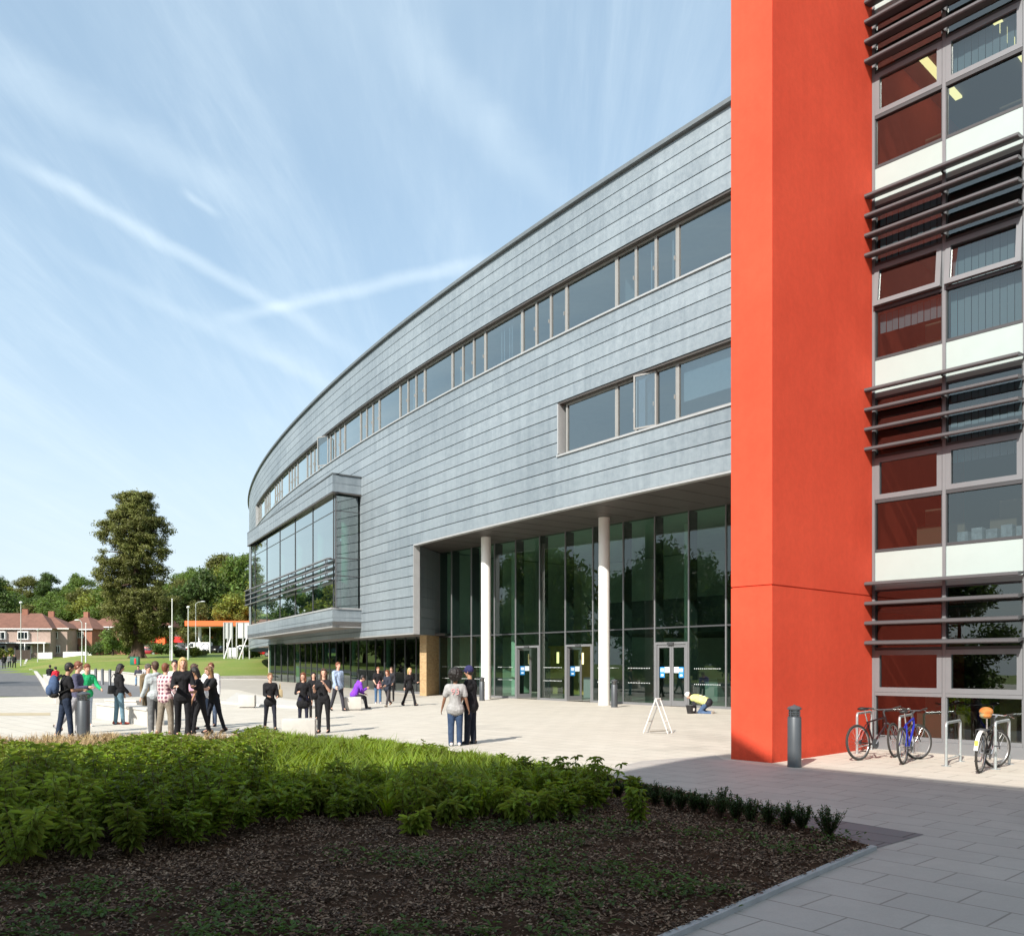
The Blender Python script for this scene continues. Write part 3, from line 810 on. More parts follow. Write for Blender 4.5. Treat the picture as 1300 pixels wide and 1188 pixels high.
for a, b in zip([0] + lst, lst):
    for (z0, z1) in ((gz0, zt - .02), (zt + .02, gz1)):
        mb = MB(); BG.sweep(mb, a + .02, b - .02, [(0, z0), (0, z1)]); ZP(mb, 'bay_glass_pane', G_bay)
    mb = MB(); BG.sbox(mb, a + .02, b - .02, -.03, .025, zt - .02, zt + .02); ZP(mb, 'transom', M_anth)
for u in [.03] + lst:
    mb = MB(); BG.sbox(mb, u - .035, u + .035, -.1, .035, gz0, gz1); ZP(mb, 'bay_mullion', M_anth)
mb = MB()
for z in (8.1, 7.05): BG.sbox(mb, .07, g1 - .04, -.03, .03, z - .025, z + .025)
ZP(mb, 'transom', M_anth)
for z in (8.06, 7.66, 7.26, 6.86):
    mb = MB(); BG.sweep(mb, g1 - .35 + .37, g2_ + .3 - .33, [(.22, z), (.50, z - .09), (.55, z - .07), (.55, z - .01), (.24, z + .05)], closed=True, caps=True); ZP(mb, 'louvre', M_gfr)
for u in lst[1:] + [g1 + .1]:
    mb = MB(); BG.sbox(mb, u - .03, u + .03, .03, .5, 6.78, 6.84); BG.sbox(mb, u - .03, u + .03, .03, .5, 8.0, 8.04); BG.sbox(mb, u - .02, u + .02, .46, .50, 6.78, 8.04); ZP(mb, 'louvre_bracket', M_anth)
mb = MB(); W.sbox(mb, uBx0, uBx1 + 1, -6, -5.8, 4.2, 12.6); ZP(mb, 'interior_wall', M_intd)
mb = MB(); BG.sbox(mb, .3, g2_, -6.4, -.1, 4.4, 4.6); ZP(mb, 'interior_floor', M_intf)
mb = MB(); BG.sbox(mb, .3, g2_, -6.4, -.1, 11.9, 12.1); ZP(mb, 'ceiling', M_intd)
for k in range(4):
    q = BG.pt(g1 + 2.4 + 5.6 * k, -1.3); mb = MB(); mb.lathe(q.x, q.y, [(.25, 4.6), (.25, 11.9)], 16); ZP(mb, 'interior_column', MATS['pale_green_column'], smooth=True)
# ================================================================ RED BUILDING
def render_mat():
    nt = NT('red_render'); tc = nt.n('ShaderNodeTexCoord')
    n1 = nt.n('ShaderNodeTexNoise', Scale=.5, Detail=5, Roughness=.6); nt.l(tc.outputs['Object'], n1.inputs['Vector'])
    c = ramp(nt, n1.outputs[0], [(.3, (.64, .070, .034)), (.7, (.72, .086, .042))])
    sm = nt.n('ShaderNodeMapping'); sm.inputs['Scale'].default_value = (2.2, 2.2, .10); nt.l(tc.outputs['Object'], sm.inputs[0])
    n4 = nt.n('ShaderNodeTexNoise', Scale=1.6, Detail=6, Roughness=.7); nt.l(sm.outputs[0], n4.inputs['Vector'])
    st = ramp(nt, n4.outputs[0], [(.35, (.965, .955, .95)), (.6, (1, 1, 1))])
    n5 = nt.n('ShaderNodeTexNoise', Scale=7, Detail=6, Roughness=.75); nt.l(tc.outputs['Object'], n5.inputs['Vector'])
    bl = ramp(nt, n5.outputs[0], [(.35, (.93, .93, .93)), (.65, (1.03, 1.03, 1.03))])
    m1 = nt.n('ShaderNodeMix', _data_type='RGBA', _blend_type='MULTIPLY'); m1.inputs[0].default_value = 1; nt.l(c, m1.inputs[6]); nt.l(st, m1.inputs[7])
    m2 = nt.n('ShaderNodeMix', _data_type='RGBA', _blend_type='MULTIPLY'); m2.inputs[0].default_value = 1; nt.l(m1.outputs[2], m2.inputs[6]); nt.l(bl, m2.inputs[7])
    sp = nt.n('ShaderNodeSeparateXYZ'); nt.l(tc.outputs['Object'], sp.inputs[0])
    dr = nt.n('ShaderNodeMath', _operation='MULTIPLY_ADD'); dr.inputs[1].default_value = .5; nt.l(n5.outputs[0], dr.inputs[0]); nt.l(sp.outputs[2], dr.inputs[2])
    dd_ = ramp(nt, dr.outputs[0], [(.22, (.80, .78, .76)), (.55, (1, 1, 1))])
    m3 = nt.n('ShaderNodeMix', _data_type='RGBA', _blend_type='MULTIPLY'); m3.inputs[0].default_value = 1; nt.l(m2.outputs[2], m3.inputs[6]); nt.l(dd_, m3.inputs[7]); c = m3.outputs[2]
    b = nt.n('ShaderNodeBsdfPrincipled', Roughness=.85); nt.l(c, b.inputs['Base Color']); b.inputs['Specular IOR Level'].default_value = .2
    n2 = nt.n('ShaderNodeTexNoise', Scale=160, Detail=3); nt.l(tc.outputs['Object'], n2.inputs['Vector'])
    n3 = nt.n('ShaderNodeTexNoise', Scale=.9, Detail=2); nt.l(tc.outputs['Object'], n3.inputs['Vector'])
    ad = nt.n('ShaderNodeMath', _operation='MULTIPLY_ADD'); nt.l(n3.outputs[0], ad.inputs[0]); ad.inputs[1].default_value = 5.0; nt.l(n2.outputs[0], ad.inputs[2])
    bp = nt.n('ShaderNodeBump', Strength=.35, Distance=.006); nt.l(ad.outputs[0], bp.inputs['Height']); nt.l(bp.outputs[0], b.inputs['Normal'])
    nt.l(b.outputs[0], nt.out.inputs[0]); return nt.m
M_red = render_mat()
A_ = Vector((4.73, 15.9)); bk = Vector((.738, .675)); fm = Vector((.675, -.738)); lf = Vector((-.675, .738))
B_ = A_ + bk * 3.97; C_ = A_ + lf * .87
RT = 22.5
red = empty('red_building', (0, 0, 0), label='tall building with a bright red rendered end wall and louvred grey window wall', cat='building')
Rp = lambda mb, name, m, par=None, **k: mb.build(name, m, par or red, **k)
mb = MB(); q = [A_, A_ + bk * 20, C_ + bk * 20, C_]
zj = 3.27
def wallblk(z0, z1, inset=0):
    p = [A_ + bk * inset - lf * -inset, A_ + bk * 20, C_ + bk * 20, C_ + bk * inset - lf * inset]
    mb.hexa([(v.x, v.y, z0) for v in p] + [(v.x, v.y, z1) for v in p])
wallblk(-.1, zj - .012); wallblk(zj + .012, RT); wallblk(zj - .012, zj + .012, .02)
Rp(mb, 'red_end_wall', M_red, bevel=.006)
mb = MB(); q = [A_ - bk * .05 - lf * .05, A_ + bk * 20, C_ + bk * 20, C_ - bk * .05 + lf * .05]; mb.hexa([(v.x, v.y, RT + .002) for v in q] + [(v.x, v.y, RT + .08) for v in q]); Rp(mb, 'roof_coping', M_cap)
# body
R = Path([tuple(B_ + lf * .0), tuple(B_ + fm * 16)], flip=-1)
FLH = 4.06
mb = MB(); R.sbox(mb, 0, 16, -12, -11.8, 0, RT - .5); R.sbox(mb, 15.8, 16, -11.8, -.3, 0, RT - .5); Rp(mb, 'back_wall', M_conc)
mb = MB(); R.sbox(mb, 0.005, 16, -12, -.02, RT - .5, RT - .2); Rp(mb, 'roof', M_conc)
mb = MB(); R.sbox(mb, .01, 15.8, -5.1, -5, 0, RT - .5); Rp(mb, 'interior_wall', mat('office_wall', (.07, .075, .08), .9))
for k in range(0, 5):
    mb = MB(); R.sbox(mb, .01, 15.8, -5, -.12, k * FLH - .35 + 3.42 - FLH * 0 if False else k * FLH + 3.42 - 4.06 + .35, k * FLH + 3.42 - 4.06 + .6); Rp(mb, 'floor_slab', M_conc)
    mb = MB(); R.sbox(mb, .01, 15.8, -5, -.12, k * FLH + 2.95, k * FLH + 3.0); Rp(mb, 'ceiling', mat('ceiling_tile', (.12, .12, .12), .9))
    for j in range(4):
        mb = MB(); R.sbox(mb, .4 + 1.5 * j, .55 + 1.5 * j, -3.4, -1.2, k * FLH + 2.90, k * FLH + 2.945)
        if k in (3,): Rp(mb, 'ceiling_lamp', M_lamp)
M_fr2 = mat('slate_grey_frame', (.20, .21, .22), .4, metal=.2, var=.04)
M_white = mat('white_spandrel_glass', (.40, .475, .455), .22, spec=.6, var=.02)
M_louv = mat('louvre_metal', (.10, .10, .105), .45, metal=.15, var=.04)
G_red = glass('window_glass', (.30, .36, .38), .9, .125, .10)
bays = [(.0, 1.47), (1.47, 2.93)]
units = [0.0, 3.13, 6.26, 9.39]
for un in units:
    # vertical frames over the full height
    mb = MB()
    for u, w in ((0.03, .06), (1.47, .07), (2.93, .07)): R.sbox(mb, un + u - w / 2 + .005, un + u + w / 2, -.12, .03, .05, RT - .5)
    Rp(mb, 'vertical_frame', M_fr2)
    mb = MB(); R.sbox(mb, un + 2.967, un + 3.128, -.12, .06, 0, RT - .5); Rp(mb, 'grey_pier', mat('pale_grey_pier', (.30, .32, .33), .4, metal=.2))
    mb = MB(); R.sbox(mb, un + .03, un + 2.965, -.12, .05, -.05, .26); Rp(mb, 'plinth', M_fr2)
    for k in range(0, 6):
        zk = FLH * k
        for bi, (a, b) in enumerate(bays):
            a, b = un + a + (.062 if bi == 0 else .037), un + b - .037
            if k * FLH + 5.23 - 4.06 > RT - 1: continue
            # fixed pane
            z0, z1 = zk + .16, zk + 1.17
            if k == 0: z0 = .34
            fr = MB(); t = .05
            if k == 0: R.sbox(fr, a, b, -.1, .02, .262, z0)
            R.sbox(fr, a, b, -.1, .025, z1, z1 + .07)
            if k > 0: R.sbox(fr, a, b, -.1, .012, z0 - .03, z0 + .03)
            R.sbox(fr, a, a + .018, -.1, .010, z0 - .001, z1 + .001); R.sbox(fr, b - .018, b, -.1, .010, z0 - .001, z1 + .001)
            o = Rp(fr, 'fixed_window', M_anth if k else M_fr2)
            g = MB(); R.sweep(g, a, b, [(-.03, z0 + (.03 if k else 0)), (-.03, z1)]); Rp(g, 'pane', G_red, o)
            # top hung window
            z0, z1 = zk + 1.245, zk + 2.12
            fr = MB(); t = .10
            hinge = R.pt(a, 0)
            opn = math.radians(7) if k == 2 else 0
            def tilt(mbx, u0, u1, o0, o1, za, zb):
                i = len(mbx.v); R.sbox(mbx, u0, u1, o0, o1, za, zb)
                if opn:
                    for j in range(i, len(mbx.v)):
                        v = mbx.v[j]; n = R.nrm(0); dz = z1 - v[2]; s = math.sin(opn) * dz
                        mbx.v[j] = (v[0] + n.x * s, v[1] + n.y * s, z1 - dz * math.cos(opn))
            tilt(fr, a, a + t, -.08, .03, z0, z1); tilt(fr, b - t, b, -.08, .03, z0, z1)
            tilt(fr, a + t, b - t, -.08, .03, z0, z0 + t); tilt(fr, a + t, b - t, -.08, .03, z1 - t, z1)
            o = Rp(fr, 'top_hung_window', M_fr2)
            g = MB(); i0 = 0; R.sweep(g, a + t, b - t, [(-.02, z0 + t), (-.02, z1 - t)])
            if opn:
                n = R.nrm(0); g.v = [(v[0] + n.x * math.sin(opn) * (z1 - v[2]), v[1] + n.y * math.sin(opn) * (z1 - v[2]), z1 - (z1 - v[2]) * math.cos(opn)) for v in g.v]
            Rp(g, 'pane', G_red, o)
            # glass behind the louvres
            z0, z1 = zk + 2.12, zk + 3.40
            fr = MB(); R.sbox(fr, a, b, -.1, .02, z0 + .002, z0 + .06); R.sbox(fr, a, b, -.1, .012, z1 - .04, z1 - .002); R.sbox(fr, a, a + .018, -.1, .010, z0 + .05, z1 - .03); R.sbox(fr, b - .018, b, -.1, .010, z0 + .05, z1 - .03); o = Rp(fr, 'high_window', M_anth)
            g = MB(); R.sweep(g, a, b, [(-.03, z0 + .06), (-.03, z1 - .04)]); Rp(g, 'pane', G_red, o)
            # white spandrel
            g = MB(); R.sbox(g, a, b, -.09, .004, zk + 3.40, zk + 4.185); Rp(g, 'white_spandrel', M_white)
        for j in range(4):
            z = zk + 2.27 + .413 * j
            if z > RT - 1: continue
            mb = MB(); R.sweep(mb, un + (-.0 if un else .005), un + 2.93, [(.08, z + .06), (.10, z + .02), (.30, z - .030), (.37, z - .040), (.39, z - .02), (.39, z + .025), (.33, z + .045)], closed=True, caps=True)
            Rp(mb, 'louvre', M_louv)
        z = zk + 2.2
        mb = MB(); R.sbox(mb, un + 2.935, un + 2.965, .03, .42, z, min(z + 1.42, RT - .6)) if False else None
        for u in (1.47, 2.96):
            for j in range(4):
                z = zk + 2.27 + .413 * j
                R.sbox(mb, un + u - .02, un + u + .02, .03, .12, z + .0, z + .06)
        Rp(mb, 'louvre_bracket', M_anth)
for (a, b, za, zb, o_) in ((1.52, 2.88, 2 * FLH + .2, 2 * FLH + 1.15, -.2), (1.52, 2.88, 2 * FLH + 1.3, 2 * FLH + 2.05, -.21), (.08, 1.42, 2 * FLH + .75, 2 * FLH + 1.15, -.2), (.08, 1.42, 2 * FLH + 2.2, 2 * FLH + 3.3, -.2), (1.52, 2.88, 3 * FLH + 1.3, 3 * FLH + 2.05, -.2), (1.52, 2.88, FLH + 1.8, FLH + 3.3, -.2)):
    mb = MB(); n_ = int((b - a) / .13)
    for k in range(n_): R.sbox(mb, a + k * .13, a + k * .13 + .118, o_ - .004 - .01 * (k % 2), o_ - .01 * (k % 2), za, zb)
    Rp(mb, 'vertical_blind', mat('pale_blue_blind', (.5, .56, .58), .9))
for k in range(4):
    for j in range(3):
        mb = MB(); R.sbox(mb, .3 + 1.5 * j, 1.3 + 1.5 * j, -2.2, -1.5, k * FLH + .1 - .5 + .35, k * FLH + .95 - .5 + .35); R.sbox(mb, .5 + 1.5 * j, .95 + 1.5 * j, -1.5, -1.46, k * FLH + .8, k * FLH + 1.15); Rp(mb, 'desk', mat('beech_desk', (.35, .25, .15), .5))
# things on the window ledge of the middle storey
mb = MB()
for j in range(5):
    R.sbox(mb, 1.6 + j * .27, 1.8 + j * .27, -.5, -.3, FLH + .2, FLH + .42 + .05 * (j % 2))
Rp(mb, 'ledge_files', mat('paper_files', (.6, .6, .6), .8, var=.4, scale=8))
# ================================================================ PEOPLE
def cloth(name, c, r=.85, bump=1.0): return mat(name, c, r, var=.2, scale=9, bump=bump, bscale=13, spec=.2)
SKIN = {'fair': mat('fair_skin', (.62, .36, .26), .55), 'tan': mat('tan_skin', (.42, .23, .14), .55), 'brown': mat('brown_skin', (.22, .11, .065), .5)}
HAIR = {'black': mat('black_hair', (.010, .007, .006), .55, var=.3, scale=40, bump=.6, bscale=60), 'brown': mat('brown_hair', (.06, .03, .015), .55, var=.35, scale=40, bump=.6, bscale=60),
        'auburn': mat('auburn_hair', (.16, .05, .02), .55, var=.35, scale=40, bump=.6, bscale=60), 'blond': mat('blond_hair', (.50, .34, .14), .5, var=.3, scale=40, bump=.6, bscale=60),
        'lightbrown': mat('light_brown_hair', (.20, .11, .045), .5, var=.3, scale=40, bump=.6, bscale=60)}
M_eye = mat('dark_eye', (.02, .015, .012), .3); M_lip = mat('lip', (.35, .10, .08), .5)

def vx(name, mb, m, parent, vox, sm=2):
    """fuse overlapping solids into one continuous skin"""
    me = bpy.data.meshes.new('t'); me.from_pydata(mb.v, [], mb.f)
    o = bpy.data.objects.new('t', me); C.objects.link(o)
    r = o.modifiers.new('r', 'REMESH'); r.mode = 'VOXEL'; r.voxel_size = vox; r.use_smooth_shade = True
    if sm:
        s = o.modifiers.new('s', 'SMOOTH'); s.factor = .5; s.iterations = sm
    dg = bpy.context.evaluated_depsgraph_get(); dg.update()
    nm = bpy.data.meshes.new_from_object(o.evaluated_get(dg)); nm.name = name
    bpy.data.objects.remove(o); bpy.data.meshes.remove(me)
    nm.materials.clear(); nm.materials.append(m)
    nm.polygons.foreach_set('use_smooth', [True] * len(nm.polygons))
    q = bpy.data.objects.new(name, nm); C.objects.link(q); q.parent = parent; return q

def cap(mb, p, q, r, r2):
    mb.tube(p, q, r, r2, n=10); mb.ball(p, r, 10, 6); mb.ball(q, r2, 10, 6)

def person(x, y, z, facing, label, H=1.72, sex='m', top=('tee', (.5, .5, .5)), legs=('jeans', (.05, .08, .14)), shoes=(.05, .05, .05),
           hair=('short', 'brown'), skin='fair', lean=0, armL=(5, 5, 10), armR=(5, 5, 10), legL=(0, 0), legR=(0, 0), head=(0, 0), seat=None,
           group=None, vox=.0115, wide=1.0, extra=None, kneel=False, hat=None, group_label=None):
    """arm=(swing forward, out, elbow) leg=(swing forward, knee); local frame: +y forward, +x = the person's right side"""
    root = empty('person', (x, y, z), facing, label, 'person', group)
    S = H / 1.75
    hipz = .92 if seat is None else seat / S + .09
    if kneel: hipz = .40
    hw = .095 if sex == 'm' else .10
    R_ = math.radians
    hip = Vector((0, 0, hipz)); la = R_(lean)
    up = Vector((0, math.sin(la), math.cos(la))); fw = Vector((0, math.cos(la), -math.sin(la)))
    chest = hip + up * .38; neck = hip + up * .53; shw = (.185 if sex == 'm' else .16) * (.5 + wide * .5)
    hp, hy = R_(head[0]) + la * .6, R_(head[1])
    hup = Vector((0, math.sin(hp), math.cos(hp))); hfw = Vector((-math.sin(hy) * math.cos(hp), math.cos(hy) * math.cos(hp), -math.sin(hp)))
    hrt = hfw.cross(hup).normalized(); hup = hrt.cross(hfw).normalized()
    hc = neck + up * .085 + hup * .115 + hfw * .012
    def legj(side, L):
        a, k = R_(L[0]), R_(L[1]); h = hip + Vector((side * hw, 0, -.03))
        kn = h + Vector((side * .015, math.sin(a), -math.cos(a))) * .42
        b = a - k
        an = kn + Vector((side * .0, math.sin(b), -math.cos(b))) * .42
        return h, kn, an, b
    LG = {s: legj(s, L) for s, L in ((-1, legL), (1, legR))}
    def armj(side, A):
        sw, out, el = map(R_, A); sh = neck + Vector((side * shw, 0, 0)) - up * .06
        def d(s_, o_): return (up * -math.cos(s_) * math.cos(o_) + fw * math.sin(s_) * math.cos(o_) + Vector((side, 0, 0)) * math.sin(o_)).normalized()
        e = sh + d(sw, out) * .29
        # forearm folds forward and a little inward
        f = d(sw + el, out - el * .28 if el > .6 else out); w = e + f * .25
        return sh, e, w, f
    AM = {s: armj(s, A) for s, A in ((-1, armL), (1, armR))}
    low = 0
    if seat is None and not kneel:
        low = min(LG[s][2].z for s in LG) - .085 
    sc = lambda v: Vector((v.x * S, v.y * S, (v.z - low) * S))
    def K(mb, p, q, r, r2): cap(mb, sc(p), sc(q), r * S, r2 * S)
    def BL(mb, c, r, s=(1, 1, 1)): mb.ball(sc(c), r * S, 12, 8, sc=s)
    # ---------- body: one continuous surface
    b = MB()
    K(b, hip, hip + up * .12, .115 * wide, .105 * wide); K(b, hip + up * .12, chest, .105 * wide, .125 * wide)
    K(b, chest - Vector((shw * .5, 0, 0)), chest + Vector((shw * .5, 0, 0)), .095, .095); K(b, neck - Vector((shw * .8, 0, 0)) - up * .05, neck + Vector((shw * .8, 0, 0)) - up * .05, .06, .06)
    K(b, neck - up * .03, hc - hup * .06, .056, .05)
    BL(b, hc + hup * .02, .098, (.80, 1.0, 1.08)); K(b, hc - hup * .04 + hfw * .03, hc - hup * .075 + hfw * .045, .062, .042)
    K(b, hc + hfw * .088 + hup * .02, hc + hfw * .112 - hup * .012, .009, .016)
    for s in (-1, 1):
        BL(b, hc + hrt * s * .082 - hfw * .005, .024, (.5, .8, 1.2))
        h, kn, an, ba = LG[s]
        K(b, h, kn, .085, .052); K(b, kn, kn * .6 + an * .4, .05, .052); K(b, kn * .6 + an * .4, an, .052, .034)
        fd = Vector((0, math.cos(ba * .5), math.sin(ba) * (.9 if kneel else .45))).normalized()
        K(b, an - fd * .04, an + fd * .12 - Vector((0, 0, .045)), .034, .026)
        sh, e, w, f = AM[s]
        K(b, sh, e, .05, .038); K(b, e, e * .6 + w * .4, .04, .038); K(b, e * .6 + w * .4, w, .036, .026)
        # hand: palm, four fingers of unequal length, thumb from the side near the base
        hx = Vector((s, 0, 0)); side = (fw - f * fw.dot(f)); side = side.normalized() if side.length > .1 else up
        pn = f.cross(side).normalized()
        if pn.dot(hx) > 0: pn = -pn
        pc = w + f * .085
        for k in (-1.5, -.5, .5, 1.5): K(b, w + side * k * .012, w + f * .085 + side * k * .019, .017, .013)
        for k, ln in zip((-1.5, -.5, .5, 1.5), (.055, .072, .078, .068)):
            r0 = w + f * .09 + side * k * .0205; m_ = r0 + (f * .9 + pn * .25).normalized() * ln * .55; t_ = m_ + (f * .7 + pn * .6).normalized() * ln * .5
            K(b, r0, m_, .0095, .009); K(b, m_, t_, .009, .0075)
        t0 = w + f * .03 + side * .028; t1 = t0 + (f * .6 + side * .7 + pn * .2).normalized() * .04; t2 = t1 + (f * .85 + side * .25 + pn * .3).normalized() * .035
        K(b, t0, t1, .014, .011); K(b, t1, t2, .011, .009)
    vx('body', b, SKIN[skin], root, vox * S, 1)
    for s in (-1, 1):
        e = MB(); BL(e, hc + hrt * s * .033 + hfw * .088 + hup * .022, .0115, (1, .6, .7)); e.build('eye', M_eye, root, smooth=True)
    e = MB(); BL(e, hc + hfw * .098 - hup * .045, .019, (1, .4, .35)); e.build('mouth', M_lip, root, smooth=True)
    # ---------- trousers
    kind, lc = legs; lm = cloth('cloth_%d_%d_%d' % tuple(int(c * 1000) for c in lc), lc)
    t = MB(); rr = {'jeans': 1.0, 'slim': .86, 'loose': 1.18, 'shorts': 1.2, 'flare': .95, 'skirt': 1}[kind]
    K(t, hip - Vector((.035, 0, 0)) + up * .05, hip + Vector((.035, 0, 0)) + up * .05, .112 * wide, .112 * wide); K(t, hip - Vector((.045, 0, .03)), hip + Vector((.045, 0, -.03)), .115 * wide, .115 * wide)
    for s in (-1, 1):
        h, kn, an, ba = LG[s]; an2 = an + Vector((0, 0, -.035)) if not seat and not kneel else an
        K(t, h, kn, .103 * (rr * .5 + .5), .07 * rr)
        if kind == 'shorts': continue
        K(t, kn, kn * .45 + an2 * .55, .068 * rr, .064 * rr); K(t, kn * .45 + an2 * .55, an2, .064 * rr, (.085 if kind == 'flare' else .058) * rr)
    vx('trousers', t, lm, root, .016 * S, 2)
    # ---------- shoes
    sm_ = cloth('shoe_%d_%d_%d' % tuple(int(c * 1000) for c in shoes), shoes, .6)
    for s in (-1, 1):
        h, kn, an, ba = LG[s]; sb = MB(); tilt = max(-.9, min(.9, ba * .6)) if not kneel else -1.35
        fd = Vector((s * .12, math.cos(tilt), math.sin(tilt))).normalized(); dn = Vector((0, math.sin(tilt), -math.cos(tilt)))
        K(sb, an - fd * .045 + dn * .035, an + fd * .06 + dn * .045, .044, .042); K(sb, an + fd * .06 + dn * .045, an + fd * .15 + dn * .058, .042, .033); K(sb, an + dn * .0, an + dn * .04, .043, .045)
        o = vx('shoe', sb, sm_, root, .012 * S, 1)
    # ---------- top
    kind, tc_ = top; tm = tc_ if not isinstance(tc_, tuple) else cloth('cloth_%d_%d_%d' % tuple(int(c * 1000) for c in tc_), tc_)
    t = MB(); k_ = 1.0 if sex == 'm' else .93; long_ = {'tee': .03, 'loose_tee': -.06, 'shirt': -.02, 'hoodie': .0, 'jacket': -.05, 'tunic': -.16, 'vest': .0}[kind]
    th = .017 if kind in ('tee', 'tunic', 'vest') else .03
    base = hip + up * long_
    bw = .125 * wide * k_ + th * (1.2 if kind != 'tee' else .7) + (.012 if kind == 'loose_tee' else 0)
    K(t, base - Vector((.05, 0, 0)), base + Vector((.05, 0, 0)), bw, bw) if kind != 'tunic' else K(t, base - Vector((.06, 0, 0)), base + Vector((.06, 0, 0)), bw * 1.05, bw * 1.05)
    K(t, base, hip + up * .18, bw * (1.0), .108 * wide * k_ + th)
    K(t, hip + up * .18, chest, .108 * wide * k_ + th, .128 * wide * k_ + th)
    K(t, chest - Vector((shw * .55, 0, 0)), chest + Vector((shw * .55, 0, 0)), .10 + th, .10 + th)
    K(t, neck - Vector((shw * .85, 0, 0)) - up * .06, neck + Vector((shw * .85, 0, 0)) - up * .06, .062 + th, .062 + th)
    K(t, neck - up * .05, neck - up * .01, .07, .062)
    if sex == 'f': 
        for s in (-1, 1): BL(t, chest + fw * .075 + Vector((s * .07, 0, 0)), .075)
    if kind in ('hoodie',): BL(t, neck - fw * .07 + up * .0, .10, (1.1, .7, .6))
    for s in (-1, 1):
        sh, e, w, f = AM[s]
        if kind in ('tee', 'loose_tee', 'vest'):
            if kind == 'vest': K(t, sh, sh * .8 + e * .2, .06, .06)
            else: K(t, sh, sh * .35 + e * .65, .058 + th * .6, .062 + th * .5)
        else: K(t, sh, e, .056 + th * .5, .048 + th * .5); K(t, e, w - f * .02, .047 + th * .5, .035 + th * .5)
    vx('top', t, tm, root, .0135 * S, 2)
    # ---------- hair
    hk, hcol = hair; hm = HAIR[hcol]; t = MB()
    if hk == 'afro':
        rs = random.Random(5)
        BL(t, hc + hup * .06 - hfw * .03, .178, (1.02, .98, .95))
        for i in range(260):
            v = Vector((rs.gauss(0, 1), rs.gauss(0, 1), rs.gauss(0, 1) + .3)).normalized()
            if v.dot(hfw) > .72: continue
            BL(t, hc + hup * .06 - hfw * .03 + v * .168, .021)
        hv = .012
    else:
        BL(t, hc + hup * .036 - hfw * .016, .108, (.84, .98, 1.02)); BL(t, hc - hup * .01 - hfw * .035, .088, (.9, .85, 1)); hv = .011
        # cut the face free
        if hk in ('long', 'bob', 'pony'):
            ln = {'long': .34, 'bob': .15, 'pony': .10}[hk]
            for s in (-1, 1):
                if hk != 'pony': K(t, hc + hrt * s * .068 - hfw * .02 + hup * .03, hc + hrt * s * .078 - hfw * .03 - hup * (ln * .8 + .02), .04, .028)
            K(t, hc - hfw * .06, hc - hfw * .075 - hup * ln, .072 if hk != 'pony' else .03, .045 if hk != 'pony' else .02)
            if hk != 'pony':
                for s in (-1, 1): K(t, hc - hfw * .055 + hrt * s * .04, hc - hfw * .07 + hrt * s * .045 - hup * ln, .05, .03)
            if hk == 'pony': BL(t, hc - hfw * .10 + hup * .04, .05); K(t, hc - hfw * .11 + hup * .03, hc - hfw * .12 - hup * .16, .035, .018)
        # fringe
        K(t, hc + hfw * .07 + hup * .088 - hrt * .045, hc + hfw * .07 + hup * .088 + hrt * .045, .022, .022)
    if hat:
        kind_h, hcl = hat
        hh = vx('hair', t, hm, root, hv * S, 1)
        t = MB(); BL(t, hc + hup * .045 - hfw * .012, .118, (.88, 1.0, .95))
        m2 = cloth('hat_%d_%d_%d' % tuple(int(c * 1000) for c in hcl), hcl)
        o = vx('hat', t, m2, root, .012 * S, 1)
        if kind_h == 'cap':
            t = MB()
            for s in (-.5, 0, .5): K(t, hc + hup * .055 + hfw * .08 + hrt * s * .08, hc + hup * .045 + hfw * (.175 - abs(s) * .03) + hrt * s * .08, .012, .010)
            vx('peak', t, m2, o, .010 * S, 0)
    else: vx('hair', t, hm, root, hv * S, 1)
    root['_j'] = 1
    J = dict(hip=sc(hip), neck=sc(neck), chest=sc(chest), up=up, fw=fw, S=S, hand={s: sc(AM[s][2] + AM[s][3] * .09) for s in AM}, hc=sc(hc), sc=sc, root=root)
    del root['_j']
    return J

def world(J, v):
    r = J['root']; c, s = math.cos(r.rotation_euler.z), math.sin(r.rotation_euler.z)
    return Vector((r.location.x + v.x * c - v.y * s, r.location.y + v.x * s + v.y * c, r.location.z + v.z))

def put(px, foot, top_y=None, **k):
    p = P(px, foot)
    if top_y is not None and 'H' not in k: k['H'] = max(1.45, min(1.95, (foot - top_y) / F * p.y * 1.0))
    return p, k

def P_(px, foot, top_y, face, label, **k):
    """face: compass of the picture, degrees: 0 away from the camera, 90 to the left, 180 towards the camera, 270 to the right"""
    p, k = put(px, foot, top_y, **k)
    kk = {a: b for a, b in k.items()}
    view = math.atan2(-p.x, p.y)
    return person(p.x, p.y, p.z, math.radians(face) + view, label, **kk)

def bag(J, hand, m, size, label, cat='bag', drop=.0, name='shoulder_bag', straps=True, rz=0.0, off=Vector((0, 0, 0)), from_shoulder=True):
    h = world(J, off)
    sx, sy, sz = size
    root = empty(name, h - Vector((0, 0, sz / 2)), J['root'].rotation_euler.z + rz, label, cat)
    mb = MB(); mb.box(0, 0, sz / 2, sx, sy, sz, taper=.86); o = mb.build('bag_body', m, root, smooth=True, bevel=min(sx, sy) * .25)
    if straps:
        mb = MB()
        top = sz + straps
        for s in (-1, 1): mb.path([(0, s * sy * .28, sz * .95), (0, s * sy * .22, sz + straps * .6), (0, 0, top)], .012, 6)
        mb.build('strap', m, root)
    return root

G_A = 'students gathered on the left side of the square'
blk = (.014, .014, .016)
